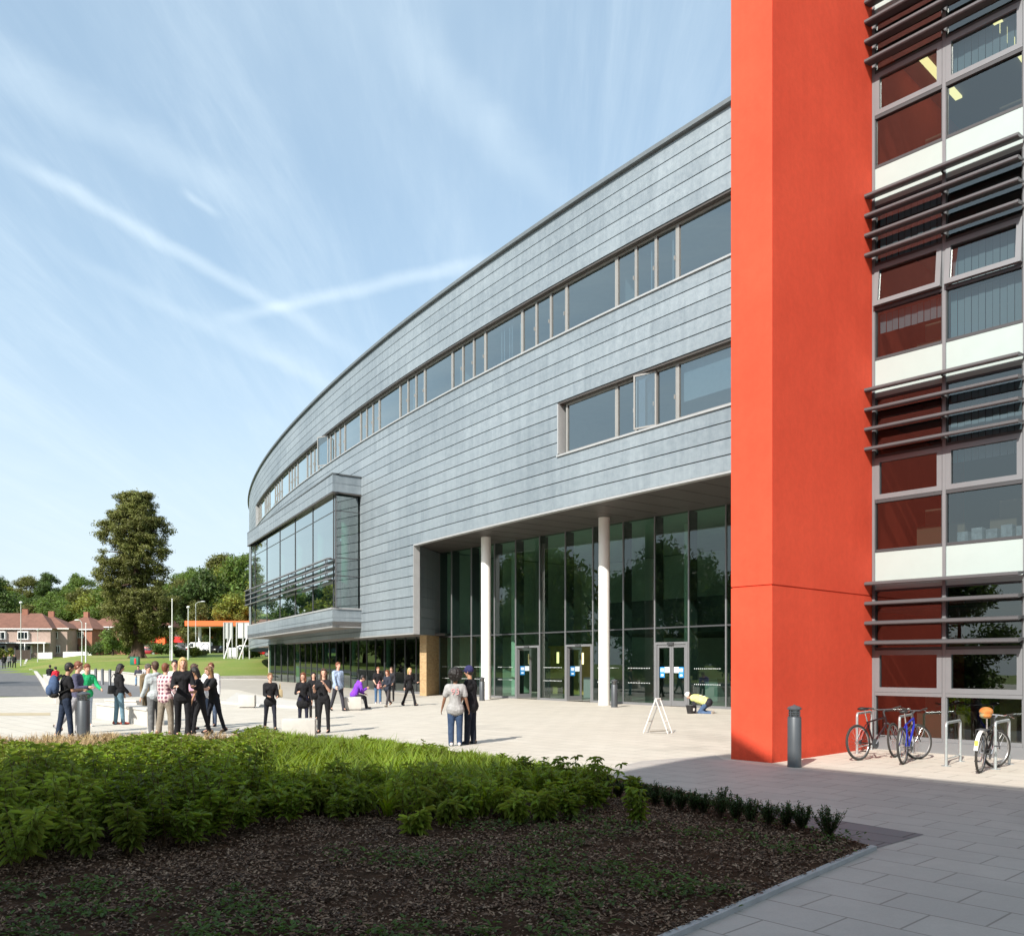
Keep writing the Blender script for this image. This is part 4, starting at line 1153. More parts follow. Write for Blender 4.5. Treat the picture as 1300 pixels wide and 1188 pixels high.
# couple in the middle
Jf = P_(578, 946.5, 857, 0, 'person with a round dark afro in a grey numbered T-shirt, seen from behind', H=1.57, sex='m', top=('loose_tee', (.33, .325, .32)), legs=('loose', (.035, .06, .115)), shoes=(.75, .74, .72), hair=('afro', 'black'), skin='brown', armL=(2, 14, 14), armR=(-2, 14, 18), legL=(-2, 0), legR=(3, 2), wide=1.05)
mn = bpy.data.curves.new('shirt_number', 'FONT'); mn.body = '93'; mn.size = .19 ; mn.extrude = .002; mn.align_x = 'CENTER'
mo = bpy.data.objects.new('shirt_number', mn); C.objects.link(mo)
me_ = bpy.data.meshes.new_from_object(mo.evaluated_get(bpy.context.evaluated_depsgraph_get())); bpy.data.objects.remove(mo)
no_ = bpy.data.objects.new('shirt_number', me_); C.objects.link(no_); me_.materials.append(mat('red_print', (.55, .28, .28), .8)); no_.parent = Jf['root']
no_.rotation_euler = (math.radians(90), 0, 0); no_.location = Jf['chest'] + Vector((0, -.168 * Jf['S'], -.07))
P_(597, 944.5, 849, 68, 'person in a navy cap and black T-shirt close to the person with the afro', H=1.68, top=('loose_tee', blk), legs=('loose', (.012, .016, .026)), shoes=(.02, .02, .02), hair=('short', 'black'), skin='tan', hat=('cap', (.03, .03, .09)), armL=(14, 6, 12), armR=(16, 6, 14), head=(12, 0), legL=(3, 0), legR=(-3, 0), wide=1.1)
# kneeling worker
pw = P(898, 905.5)
Jw = person(pw.x, pw.y, pw.z, math.radians(58), 'person in a yellow high visibility vest kneeling by the entrance doors', H=1.75, top=('shirt', (.03, .03, .04)), legs=('jeans', (.07, .12, .22)), shoes=(.28, .24, .2), hair=('short', 'brown'), lean=74, legL=(38, 124), legR=(42, 128), armL=(60, 6, 10), armR=(35, 8, 20), head=(15, 0), kneel=True, hat=('beanie', (.62, .62, .58)))
t = MB()
for k in range(6):
    q0_ = Jw['hip'] + Jw['up'] * (.05 + .08 * k) - Jw['fw'] * .015; w_ = .02 + .03 * k
    cap(t, q0_ - Vector((.06 + w_ * .6, 0, 0)), q0_ + Vector((.06 + w_ * .6, 0, 0)), .150, .150)
vx('vest', t, cloth('hi_vis', (.62, .66, .26)), Jw['root'], .014, 2)
t = MB()
for zz in (.16, .30):
    q0_ = Jw['hip'] + Jw['up'] * zz; 
    for k in range(9):
        a = -1.2 + 2.4 * k / 8; c_ = q0_ + Vector((math.sin(a) * .215, 0, 0)) - Jw['fw'] * (math.cos(a) * .168)
        t.ball(c_, .03, 6, 4)
vx('reflective_band', t, mat('reflective_tape', (.7, .7, .68), .3), Jw['root'], .014, 1)
# walkers by the building
P_(520, 895.5, 848, 222, 'blond person in a black jacket and black flared trousers walking past the brick pier', sex='f', top=('jacket', blk), legs=('flare', blk), shoes=blk, hair=('long', 'blond'), armL=(25, 6, 60), armR=(-18, 8, 15), legL=(22, 4), legR=(-22, 8))
Jb = P_(492, 897, 851, 145, 'person with long auburn hair, dark jacket and pale boots carrying a pink bag', sex='f', top=('jacket', (.03, .035, .05)), legs=('slim', (.06, .055, .06)), shoes=(.38, .34, .27), hair=('long', 'auburn'), armL=(20, 6, 50), armR=(10, 6, 60), legL=(18, 2), legR=(-20, 25), head=(8, 0))
bag(Jb, 1, mat('pink_leather', (.55, .22, .24), .5), (.12, .28, .2), 'small pink handbag carried by the walker with auburn hair', name='handbag', straps=.12, off=Vector((.24, .2, .84)), cat='handbag')
P_(480, 893, 848, 190, 'person in a black T-shirt and blue jeans by the ground floor glazing', top=('loose_tee', blk), legs=('jeans', (.06, .12, .22)), shoes=(.5, .5, .5), hair=('short', 'auburn'), armL=(8, 12, 20), armR=(12, 8, 50), legL=(4, 0), legR=(-5, 2))
P_(497, 890, 848, 160, 'person in dark clothes standing behind the walker with auburn hair', sex='f', top=('jacket', (.03, .03, .035)), legs=('slim', blk), shoes=blk, hair=('long', 'brown'), armL=(4, 5, 40))
# seated purple
cb = P(447, 900)
Js = person(cb.x + .02, cb.y + .32, cb.z, math.radians(-66), 'person in a purple top sitting hunched on the pale concrete cube near the building', H=1.74, top=('hoodie', (.20, .05, .50)), legs=('jeans', (.035, .035, .04)), shoes=(.03, .03, .03), hair=('short', 'black'), lean=26, legL=(82, 66), legR=(78, 70), armL=(28, 5, 65), armR=(38, 5, 105), head=(18, 0), seat=.46)
P_(429, 902, 842, 215, 'person in a light blue shirt and dark trousers walking behind the concrete cube', H=1.78, top=('shirt', (.30, .38, .52)), legs=('jeans', (.04, .04, .05)), shoes=blk, hair=('short', 'auburn'), armL=(-12, 6, 15), armR=(14, 6, 20), legL=(16, 2), legR=(-18, 10))
# three walkers in black
Jg = P_(411, 930, 851, 160, 'person with long brown hair in all black crossing both hands over the chest', sex='f', top=('tee', blk), legs=('slim', blk), shoes=blk, hair=('long', 'brown'), armL=(28, 12, 118), armR=(22, 14, 98), legL=(-6, 0), legR=(8, 3), head=(-3, 25))
P_(385, 924, 856, 182, 'person with red brown hair in a black tunic behind the near concrete cube', sex='f', top=('tunic', blk), legs=('slim', (.02, .022, .04)), shoes=blk, hair=('bob', 'auburn'), armL=(5, 10, 12), armR=(12, 12, 88), legL=(4, 0), legR=(-4, 4), wide=1.2, head=(0, -30))
P_(398, 913, 858, 185, 'person with dark hair half hidden between two walkers in black', sex='f', top=('jacket', blk), legs=('slim', blk), shoes=blk, hair=('long', 'black'), armL=(5, 5, 12), armR=(5, 5, 12))
Jh = P_(343, 926, 855, 190, 'fair haired person in a black cardigan striding in front of the low white wall', sex='f', top=('jacket', blk), legs=('slim', (.018, .02, .03)), shoes=blk, hair=('pony', 'lightbrown'), armL=(12, 8, 62), armR=(16, 4, 62), legL=(20, 5), legR=(-18, 10))
bag(Jh, -1, mat('straw_bag', (.42, .34, .2), .8), (.12, .26, .22), 'straw coloured handbag on the arm of the striding fair haired person', name='handbag', straps=.16, off=Vector((-.27, -.05, .98)), cat='handbag')
# central group
P_(272, 930, 847, 120, 'person with long wavy brown hair leaning forward at the right of the crowd', sex='f', top=('tee', blk), legs=('slim', (.012, .014, .02)), shoes=blk, hair=('long', 'lightbrown'), armL=(55, 6, 40), armR=(40, 6, 55), legL=(-14, 6), legR=(14, 10), lean=12, head=(6, 0), group=G_A)
P_(255, 932, 848, 100, 'dark haired person in a black T-shirt bending to the left', sex='f', top=('tee', blk), legs=('slim', blk), shoes=blk, hair=('bob', 'black'), skin='tan', armL=(30, 6, 70), armR=(12, 8, 20), legL=(-12, 6), legR=(16, 8), lean=10, head=(14, 0), group=G_A)
P_(268, 922, 842, 165, 'person in a white shirt standing behind the long haired people in black', H=1.74, top=('shirt', (.68, .68, .70)), legs=('jeans', (.08, .11, .17)), shoes=blk, hair=('short', 'auburn'), armR=(20, 5, 60), group=G_A)
P_(232, 935, 838, 185, 'blond person in black with a green jacket patch at the crowd front', sex='f', top=('jacket', blk), legs=('flare', blk), shoes=blk, hair=('long', 'blond'), armL=(20, 12, 70), armR=(18, 12, 75), legL=(4, 2), legR=(-10, 6), head=(4, 0), group=G_A)
P_(243, 926, 846, 250, 'person in a pink top facing right behind the blond person', H=1.72, top=('shirt', (.55, .33, .42)), legs=('jeans', (.03, .03, .035)), shoes=blk, hair=('short', 'brown'), armL=(25, 6, 60), armR=(12, 6, 30), lean=6, group=G_A)
P_(222, 925, 838, 170, 'tall person in a white shirt with dark hair standing behind the blond person', H=1.82, top=('shirt', (.66, .66, .68)), legs=('jeans', (.05, .05, .06)), shoes=blk, hair=('short', 'black'), group=G_A)
def plaid():
    nt = NT('pink_plaid'); tc = nt.n('ShaderNodeTexCoord'); sp = nt.n('ShaderNodeSeparateXYZ'); nt.l(tc.outputs['Object'], sp.inputs[0])
    def wv(sock, f):
        m = nt.n('ShaderNodeMath', _operation='MULTIPLY'); m.inputs[1].default_value = f; nt.l(sock, m.inputs[0])
        s = nt.n('ShaderNodeMath', _operation='SINE'); nt.l(m.outputs[0], s.inputs[0]); return s.outputs[0]
    a = nt.n('ShaderNodeMath', _operation='ADD'); nt.l(wv(sp.outputs[2], 62), a.inputs[0]); nt.l(wv(sp.outputs[0], 62), a.inputs[1])
    c = ramp(nt, a.outputs[0], [(.0, (.62, .48, .48)), (.5, (.45, .2, .24)), (1, (.15, .07, .1))])
    b = nt.n('ShaderNodeBsdfPrincipled', Roughness=.85); nt.l(c, b.inputs['Base Color']); nt.l(b.outputs[0], nt.out.inputs[0]); return nt.m
P_(210, 932, 842, 318, 'person in a pink checked shirt and baggy khaki trousers seen from behind', H=1.74, top=('shirt', plaid()), legs=('loose', (.22, .19, .15)), shoes=(.2, .12, .08), hair=('short', 'auburn'), armL=(8, 6, 20), armR=(5, 10, 25), legL=(-8, 4), legR=(10, 8), group=G_A)
P_(197, 931, 842, 25, 'person in a pale grey sweatshirt and grey jogging trousers seen from behind', H=1.78, top=('hoodie', (.38, .42, .43)), legs=('loose', (.13, .135, .14)), shoes=(.5, .5, .5), hair=('short', 'brown'), armL=(5, 10, 25), armR=(8, 6, 20), group=G_A)
P_(188, 916, 840, 200, 'capped person with a tan jacket waiting behind the one in the grey sweatshirt', H=1.7, top=('jacket', (.16, .12, .07)), legs=('jeans', (.09, .07, .04)), shoes=blk, hair=('short', 'brown'), hat=('cap', (.10, .09, .08)), group=G_A)
# black hoodie with bag
Jk = P_(151, 919.5, 839, 285, 'dark haired person in a black jacket and faded jeans by the white wall', H=1.72, sex='f', top=('hoodie', blk), legs=('jeans', (.13, .22, .28)), shoes=(.3, .05, .04), hair=('bob', 'black'), skin='tan', armL=(5, 5, 25), armR=(8, 5, 35), legL=(-5, 0), legR=(8, 4), head=(16, 0))
bag(Jk, 1, mat('black_leather', (.012, .012, .013), .45), (.14, .34, .26), 'large black shoulder bag on the person at the low white wall', straps=.34, off=Vector((-.24, -.08, 1.02)), cat='bag')
# left trio
Ja = P_(83, 937, 840, 285, 'person in a black top wearing a big navy rucksack near the left bollard', H=1.76, top=('tee', blk), legs=('jeans', (.02, .03, .055)), shoes=(.45, .38, .33), hair=('short', 'black'), skin='tan', armL=(15, 5, 85), armR=(18, 5, 80), legL=(-9, 2), legR=(9, 4), lean=4, head=(14, 0))
rk = empty('rucksack', world(Ja, Vector((0, -.25, 1.02))), Ja['root'].rotation_euler.z, 'faded navy rucksack on the back of the person near the left bollard', 'rucksack')
mb = MB(); mb.ball((0, 0, .24), .24, 16, 10, sc=(.72, .5, 1.1)); mb.ball((0, -.10, .14), .15, 12, 8, sc=(.9, .55, .9)); vx('bag_body', mb, cloth('navy_canvas', (.055, .09, .17)), rk, .015, 2)
mb = MB(); mb.ball((0, 0, .02), .2, 14, 8, sc=(.8, .55, .35)); vx('bag_base', mb, cloth('black_canvas', (.02, .02, .02)), rk, .015, 1)
mb = MB()
for s in (-1, 1): mb.path([(s * .12, .05, .42), (s * .13, .19, .50), (s * .13, .37, .38), (s * .13, .36, .2), (s * .12, .08, .06)], .018, 6)
mb.build('strap', cloth('black_canvas', (.02, .02, .02)), rk)
P_(98, 931, 838, 255, 'person in a slate purple shirt standing behind the left bollard', H=1.78, top=('shirt', (.08, .08, .13)), legs=('loose', (.30, .30, .32)), shoes=(.08, .07, .06), hair=('short', 'auburn'), armL=(5, 5, 85), armR=(8, 5, 90), legR=(-22, 20), head=(10, 0))
P_(109, 922, 841, 200, 'person in a bright green jacket and pale jeans standing beyond the left bollard', H=1.72, top=('hoodie', (.02, .34, .13)), legs=('jeans', (.38, .46, .56)), shoes=(.6, .6, .6), hair=('short', 'auburn'), armL=(30, 15, 45), armR=(20, 12, 55), lean=5, head=(12, 0))
# distant seated and walking people
def seated(px, foot, face, label, topc, hairc, seatz=.5, **k):
    p = P(px, foot); view = math.atan2(-p.x, p.y)
    return person(p.x, p.y, p.z, math.radians(face) + view, label, H=1.7, top=topc, hair=('short', hairc), lean=12, legL=(80, 75), legR=(82, 80), armL=(30, 6, 60), armR=(32, 6, 60), seat=seatz, vox=.02, **k)
seated(72, 873, 30, 'person in a red top sitting on the pale wall beside the road', ('hoodie', (.6, .03, .05)), 'black')
seated(63, 868, 350, 'person in black sitting on the far end of the wall by the road', ('hoodie', blk), 'black')
seated(176, 870, 170, 'person in blue jeans sitting on the curved white wall', ('hoodie', (.05, .05, .07)), 'black', legs=('jeans', (.15, .25, .38)))
seated(184, 869, 190, 'person in a white top sitting on the curved wall behind the crowd', ('shirt', (.6, .58, .58)), 'lightbrown')
for (px, ft, tp, fc, lb, tc) in ((5, 848.5, 829, 10, 'distant person in black walking up the road, leftmost of the walkers', blk), (18, 848, 828, 200, 'distant person in a dark coat walking on the road by the gate', (.03, .03, .035)), (12, 847.5, 828.5, 190, 'distant person in grey walking between the two on the road', (.2, .2, .21))):
    P_(px, ft, None, fc, lb, H=1.74, top=('jacket', tc), legs=('jeans', blk), legL=(14, 4), legR=(-14, 6), vox=.025)
# ================================================================ STREET FURNITURE
M_boll = mat('bollard_paint', (.085, .095, .105), .42, metal=.3, var=.06)
def bollard(p, H, r, label, louv=True, group=None):
    o = empty('bollard', p, 0, label, 'bollard', group)
    mb = MB(); hl = H * .80 if louv else H * .96
    mb.lathe(0, 0, [(r * 1.04, 0), (r * 1.04, .03), (r, .035), (r, hl - .01), (r * .96, hl)], 28); mb.build('post', M_boll, o, smooth=True)
    if louv:
        mb = MB(); mb.lathe(0, 0, [(r * .62, hl), (r * .62, hl + H * .12)], 20); mb.build('lens', mat('lamp_lens', (.55, .55, .5), .25), o, smooth=True)
        mb = MB()
        for k in range(3): mb.lathe(0, 0, [(r * .64, hl + .012 + k * H * .035), (r * .92, hl + .004 + k * H * .035), (r * .92, hl + .012 + k * H * .035), (r * .64, hl + .022 + k * H * .035)], 24)
        for a in range(4):
            t = a * math.pi / 2 + .6; mb.box(math.cos(t) * r * .85, math.sin(t) * r * .85, hl + H * .06, .02, .02, H * .12, t)
        mb.build('lamp_cage', M_boll, o)
        mb = MB(); mb.lathe(0, 0, [(r * 1.02, hl + H * .12), (r * 1.04, hl + H * .145), (r * .8, hl + H * .17), (r * .2, hl + H * .19), (r * .12, hl + H * .2)], 28); mb.build('cap', M_boll, o, smooth=True)
    else:
        mb = MB(); mb.lathe(0, 0, [(r, hl), (r * .95, hl + .02), (r * .5, hl + .04)], 20); mb.build('cap', M_boll, o, smooth=True)
    return o
bollard(P(1008.5, 973), 1.09, .118, 'dark grey lit bollard in front of the red wall')
bollard(P(106, 937), 1.13, .145, 'dark grey lit bollard at the left among the students')
bollard(P(612, 889), 1.12, .13, 'grey bollard lamp beside the left white column')
bollard(P(780, 897.5), 1.14, .13, 'grey bollard lamp behind the right white column')
for i, px in enumerate((113, 121.5, 130, 139.5)):
    bollard(at(px, 66 + i * -1.5), 1.15, .10, ['leftmost', 'second from the left', 'third from the left', 'rightmost'][i] + ' of the four slim dark posts behind the curved white wall', louv=False, group='posts behind the curved wall')
# concrete cubes
def cube_seat(px, foot, w, d, h, rz, label):
    p = P(px, foot); o = empty('concrete_cube_seat', p, rz, label, 'cube seat')
    mb = MB(); mb.box(0, 0, h / 2 + .02, w, d, h - .04); mb.build('seat_block', M_cream, o, smooth=True, bevel=.018)
    mb = MB(); mb.box(0, 0, .01, w - .08, d - .08, .03); mb.build('plinth', M_conc, o)
    return o
sc_ = lambda px, ft: P(px, ft).y / F
cube_seat(380, 936, .78, .5, .46, math.radians(8), 'near pale concrete cube seat at the edge of the planting')
cube_seat(446, 901, .72, .72, .5, math.radians(12), 'pale concrete cube seat under the person in purple')
cube_seat(314, 898, .62, .6, .5, math.radians(10), 'pale concrete cube seat beyond the low white kerb wall')
# low walls
def wall(name, pts, w, z0, z1, label, m=None, coping=True, seg=2.4):
    p = Path(pts); base = p.pt(p.L / 2); o = empty(name, (0, 0, 0), 0, label, 'low wall')
    us = []
    n = max(1, int(p.L / seg))
    mb = MB(); cp = MB()
    for k in range(n):
        a, b = p.L * k / n + .004, p.L * (k + 1) / n - .004
        q = [p.pt(a, -w / 2), p.pt(b, -w / 2), p.pt(b, w / 2), p.pt(a, w / 2)]
        top = z1 - (.06 if coping else 0)
        mb.hexa([(v.x, v.y, g0(v.y) + z0) for v in q] + [(v.x, v.y, g0(v.y) + top) for v in q])
        if coping:
            q = [p.pt(a, -w / 2 - .03), p.pt(b, -w / 2 - .03), p.pt(b, w / 2 + .03), p.pt(a, w / 2 + .03)]
            cp.hexa([(v.x, v.y, g0(v.y) + top + .001) for v in q] + [(v.x, v.y, g0(v.y) + z1) for v in q])
    mb.build('wall', m or M_cream, o)
    if coping: cp.build('coping', M_cream, o)
    return o
wall('seat_wall', [XY(133, 911), XY(168, 918), XY(198, 921)], .5, -.1, .50, 'chunky pale concrete seat wall behind the crowd of students')
wall('seat_wall', [XY(140, 904), XY(180, 906)], .4, -.1, .48, 'second pale seat wall just behind the chunky one')
wall('seat_wall', [XY(286, 892), XY(330, 896), XY(400, 899)], .7, -.1, .10, 'very low white kerb wall sweeping across the square', coping=False)
sheet('paving_apron', [XY(286, 889), XY(300, 879), XY(345, 886), XY(410, 894.5), XY(400, 898.5), XY(330, 896)], .008, M_cream)
wall('retaining_wall', [XY(77, 893), XY(66, 876), XY(58, 866)], .35, -.1, .62, 'pale retaining wall tapering along the right of the road')
wall('curved_wall', [XY(100, 863), XY(125, 863.5), XY(150, 866), XY(185, 871.5), XY(200, 874)], .3, -.1, .85, 'curved white parapet wall around the ramp')
# A-board frame without its panel
pa = P(833, 932); o = empty('sign_frame', (0, 0, 0), 0, 'empty white A-shaped folding sign frame standing in front of the doors', 'sign frame')
la, lb = P(817, 930), P(848, 931); ap = at(833, P(833, 931).y, zat(887, P(833, 931).y)); lc_, ld_ = P(827, 921), P(845, 922)
M_wht = mat('white_metal', (.72, .72, .7), .4); ap2 = ap + Vector((.30, .28, 0)) * .5
dd = Vector((.13, .12, 0))
mb = MB(); a0_, b0a = la, la + dd; mb.tube(a0_, ap - dd * .1, .018, n=8); mb.tube(b0a, ap + dd * .9, .015, n=8); mb.tube(a0_.lerp(ap, .35), b0a.lerp(ap + dd, .35), .014, n=6); mb.build('leg_frame', M_wht, o)
mb = MB(); mb.tube(lb, ap - dd * .1, .018, n=8); mb.tube(lb + dd, ap + dd * .9, .015, n=8); mb.tube(lb.lerp(ap, .35), (lb + dd).lerp(ap + dd, .35), .014, n=6); mb.build('leg_frame', M_wht, o)
mb = MB(); mb.tube(ap - dd * .12, ap + dd, .022, n=8); mb.build('hinge', M_wht, o)
mb = MB(); mb.tube(la.lerp(lb, .25) + Vector((0, 0, .06)), lb + Vector((0, 0, .10)), .03, n=8); mb.build('cross_bar', mat('grey_bar', (.25, .23, .2), .6), o)
# bucket
pb = P(876.5, 905.5); o = empty('bucket', pb, 0, 'black builder\'s bucket on the paving in front of the kneeling worker', 'bucket')
mb = MB(); mb.lathe(0, 0, [(.11, 0), (.16, .27), (.175, .27), (.175, .29), (.145, .29), (.10, .03)], 24); mb.build('pail', mat('black_plastic', (.015, .015, .016), .5), o, smooth=True)
mb = MB(); mb.path([(-.16, 0, .28), (-.12, .1, .20), (0, .17, .18), (.12, .1, .20), (.16, 0, .28)], .006, 6); mb.build('handle', M_anth, o)
mb = MB(); mb.face([(.06, -.142, .1), (.12, -.118, .1), (.13, -.128, .2), (.065, -.155, .2)]); mb.build('sticker', M_wht, o)

# ---- cycle stands
M_galv = mat('galvanised_steel', (.50, .54, .54), .35, metal=.6, var=.1, scale=12)
SW = .62
def stand(p1, p2, label, H=.78):
    d = (p2 - p1); L = d.length; o = empty('cycle_stand', p1, math.atan2(d.y, d.x), label, 'cycle stand', 'cycle stands')
    mb = MB(); r = .026; pts = [(0, 0, 0), (0, 0, H - .07)]
    for k in range(1, 5): a = k * math.pi / 8; pts.append((.07 - .07 * math.cos(a), 0, H - .07 + .07 * math.sin(a)))
    pts += [(L - x, 0, z) for (x, _, z) in pts[::-1]]
    mb.path(pts, r, 12); mb.build('hoop', M_galv, o, smooth=True, angle=60)
    mb = MB(); mb.tube((.02, 0, .12), (L - .02, 0, .12), .012, n=8); mb.build('lower_rail', M_galv, o, smooth=True)
    for x in (0, L):
        mb = MB(); mb.lathe(x, 0, [(.085, .001), (.085, .008), (.03, .012)], 20); mb.build('base_plate', M_galv, o)
s3a, s3b = P(1201, 972), P(1219, 966)
s4a, s4b = P(1263.5, 976), P(1281, 969.5)
dS = (s3b - s3a).normalized()
stand(s3a, s3b, 'empty galvanised cycle stand between the blue bicycle and the rightmost bicycle', (zat(916, s3b.y) - 0))
stand(s4a, s4b, 'rightmost galvanised cycle stand with a bicycle leaning on it', .80)
s1a, s1b = P(1088, 956), P(1106, 951); s2a, s2b = P(1142, 961), P(1158, 955)
stand(s1a, s1b, 'galvanised cycle stand behind the bicycle next to the red wall', .80)
stand(s2a, s2b, 'galvanised cycle stand behind the blue bicycle', .78)

# ---- bicycles
M_tyre = mat('tyre_rubber', (.03, .028, .025), .8); M_rim = mat('bright_rim', (.4, .4, .4), .35, metal=.8); M_chr = mat('chrome', (.6, .6, .6), .25, metal=.9)
def bicycle(p0, p1, label, framec, dropped=False, steer=0, lean=4, guard=None, R0=.335, step=False, kind='mtb', sh=.95):
    d = p1 - p0; ang = math.atan2(d.y, d.x)
    o = empty('bicycle', p0, ang, label, 'bicycle', 'bicycles at the cycle stands'); o.rotation_euler = (math.radians(lean), 0, ang)
    WB = 1.04; fmz = mat('bike_frame_' + kind, framec, .35, metal=.2)
    def wheel(x, name, st=0):
        w = empty(name, (x, 0, R0), 0); w.parent = o; w.rotation_euler = (0, 0, st)
        bm = bmesh.new()
        def torus(Rm, rm, n, k, m):
            mbx = MB(); i = 0
            for a in range(n):
                t = 2 * math.pi * a / n
                for b in range(k):
                    ph = 2 * math.pi * b / k; rr = Rm + rm * math.cos(ph)
                    mbx.v.append((rr * math.cos(t), rm * math.sin(ph), rr * math.sin(t)))
            for a in range(n):
                for b in range(k):
                    mbx.f.append((a * k + b, ((a + 1) % n) * k + b, ((a + 1) % n) * k + (b + 1) % k, a * k + (b + 1) % k)); mbx.uv.append([(0, 0)] * 4); mbx.mi.append(0)
            return mbx
        bm.free()
        torus(R0 - .02, .021, 44, 8, 0).build('tyre', M_tyre, w, smooth=True)
        torus(R0 - .045, .011, 44, 6, 0).build('rim', M_rim, w, smooth=True)
        mbx = MB()
        for a in range(28):
            t = 2 * math.pi * a / 28; s = 1 if a % 2 else -1
            mbx.tube((.02 * math.cos(t + s), s * .03, .02 * math.sin(t + s)), ((R0 - .05) * math.cos(t), 0, (R0 - .05) * math.sin(t)), .0016, n=3, caps=False)
        mbx.build('spokes', M_chr, w)
        mbx = MB(); mbx.tube((0, -.045, 0), (0, .045, 0), .02, n=10); mbx.build('hub', M_chr, w)
        return w
    wheel(0, 'wheel'); wheel(WB, 'wheel', steer)
    bb = Vector((.43, 0, .29)); st_ = Vector((.30, 0, .72)); ht = Vector((.82, 0, .80)); hb = Vector((.86, 0, .66)); ra = Vector((0, 0, R0)); fa = Vector((WB, 0, R0))
    mb = MB(); tt = st_.lerp(bb, .35) if step else st_ - Vector((0, 0, .02))
    mb.tube(bb, st_, .017); mb.tube(tt, ht - Vector((0, 0, .02)), .017); mb.tube(bb, hb, .02); mb.tube(ht, hb, .021)
    for s in (-1, 1): mb.tube(bb + Vector((0, s * .03, 0)), ra + Vector((0, s * .06, 0)), .010); mb.tube(st_ + Vector((0, s * .02, -.05)), ra + Vector((0, s * .06, 0)), .009)
    mb.build('frame', fmz, o, smooth=True)
    mb = MB()
    for s in (-1, 1): mb.tube(hb + Vector((0, s * .04, -.0)), fa + Vector((0, s * .055, 0)), .013, .010)
    mb.tube(hb + Vector((0, -.05, 0)), hb + Vector((0, .05, 0)), .017); mb.tube(ht, ht + Vector((-.03, 0, .10)), .014); mb.build('fork', M_anth if kind != 'white' else M_wht, o, smooth=True)
    # saddle
    sp_ = st_ + Vector((-.055, 0, sh - .74))
    mb = MB(); mb.tube(st_, sp_, .013); mb.build('seat_post', M_chr, o)
    mb = MB(); mb.ball(sp_ + Vector((-.07, 0, .03)), .085, 12, 8, sc=(1, .95, .42)); mb.ball(sp_ + Vector((.05, 0, .028)), .06, 12, 8, sc=(1.5, .5, .45)); vx('saddle', mb, mat('saddle_vinyl', (.02, .02, .02), .5), o, .008, 1)
    # handlebar (turned with the wheel)
    hd = empty('handlebar', ht + Vector((-.02, 0, .08)), steer); hd.parent = o; hd.rotation_euler = (0, 0, steer)
    mb = MB(); mb.tube((0, 0, 0), (.07, 0, .05), .015)
    bar = [(.06, -.29, .09), (.07, -.12, .05), (.07, .12, .05), (.06, .29, .09)]
    mb.path(bar, .012, 8); mb.build('bar', M_chr if kind == 'step' else M_anth, hd, smooth=True)
    for s in (-1, 1):
        mb = MB(); mb.tube((.06, s * .20, .07), (.05, s * .31, .092), .017); mb.build('grip', M_tyre, hd)
        mb = MB(); mb.path([(.08, s * .19, .065), (.13, s * .20, .04), (.12, s * .28, .02)], .005, 6); mb.build('brake_lever', M_chr, hd)
    # drivetrain
    mb = MB(); mb.tube(bb + Vector((0, -.05, 0)), bb + Vector((0, -.044, 0)), .095, n=28); mb.tube(bb + Vector((0, -.06, 0)), bb + Vector((0, .06, 0)), .02); mb.build('chainring', M_anth, o)
    for s in (-1, 1):
        a_ = .9 if s < 0 else .9 + math.pi; e_ = bb + Vector((math.cos(a_) * .17, s * .07, math.sin(a_) * .17))
        mb = MB(); mb.tube(bb + Vector((0, s * .06, 0)), e_, .012); mb.build('crank', M_chr, o)
        mb = MB(); mb.box(e_.x, e_.y + s * .05, e_.z, .09, .08, .02); mb.build('pedal', M_anth, o)
    mb = MB(); mb.tube((0, -.05, R0), (0, -.044, R0), .045, n=20)
    mb.tube(bb + Vector((0, -.047, .093)), (0, -.047, R0 + .044), .005, n=4); mb.tube(bb + Vector((0, -.047, -.093)), (0, -.047, R0 - .044), .005, n=4); mb.build('chain', M_anth, o)
    if guard:
        mb = MB(); prev = None
        for k in range(13):
            t = math.radians(20 + 150 * k / 12); q = Vector((math.cos(t) * (R0 + .035), 0, R0 + math.sin(t) * (R0 + .035)))
            if prev is not None:
                mb.hexa([(prev.x, -.03, prev.z), (q.x, -.03, q.z), (q.x, .03, q.z), (prev.x, .03, prev.z), (prev.x * 1.0, -.03, prev.z + .006), (q.x, -.03, q.z + .006), (q.x, .03, q.z + .006), (prev.x, .03, prev.z + .006)])
            prev = q
        mb.build('mudguard', guard, o)
        mb = MB(); mb.box(-.33, 0, R0 + .16, .03, .05, .13); mb.build('reflector', mat('yellow_reflector', (.8, .75, .1), .3), o)
        mb = MB(); mb.path([(-.05, -.06, R0), (-.12, -.07, .72), (.22, -.07, .72)], .007, 6); mb.path([(-.05, .06, R0), (-.12, .07, .72), (.22, .07, .72)], .007, 6)
        for k in range(4): mb.tube((-.1 + k * .1, -.07, .72), (-.1 + k * .1, .07, .72), .006, n=6)
        mb.build('luggage_rack', M_anth, o)
    return o
bicycle(P(1091, 965), P(1091, 965) + Vector((.86, .50, 0)), 'bicycle with a dark frame and black saddle nearest the red wall', (.03, .012, .014), steer=.30, lean=-5, kind='dark', sh=.95)
bicycle(P(1147, 970), P(1176, 960), 'mountain bicycle with a blue frame, second from the red wall', (.02, .035, .38), steer=-.6, lean=-3, kind='blue', sh=.93)
bk3 = bicycle(P(1244, 981), P(1278, 968), 'black town bicycle with a pale mudguard and swept handlebars at the right edge', (.015, .015, .015), steer=-.5, lean=3, guard=M_wht, kind='step', sh=.98)
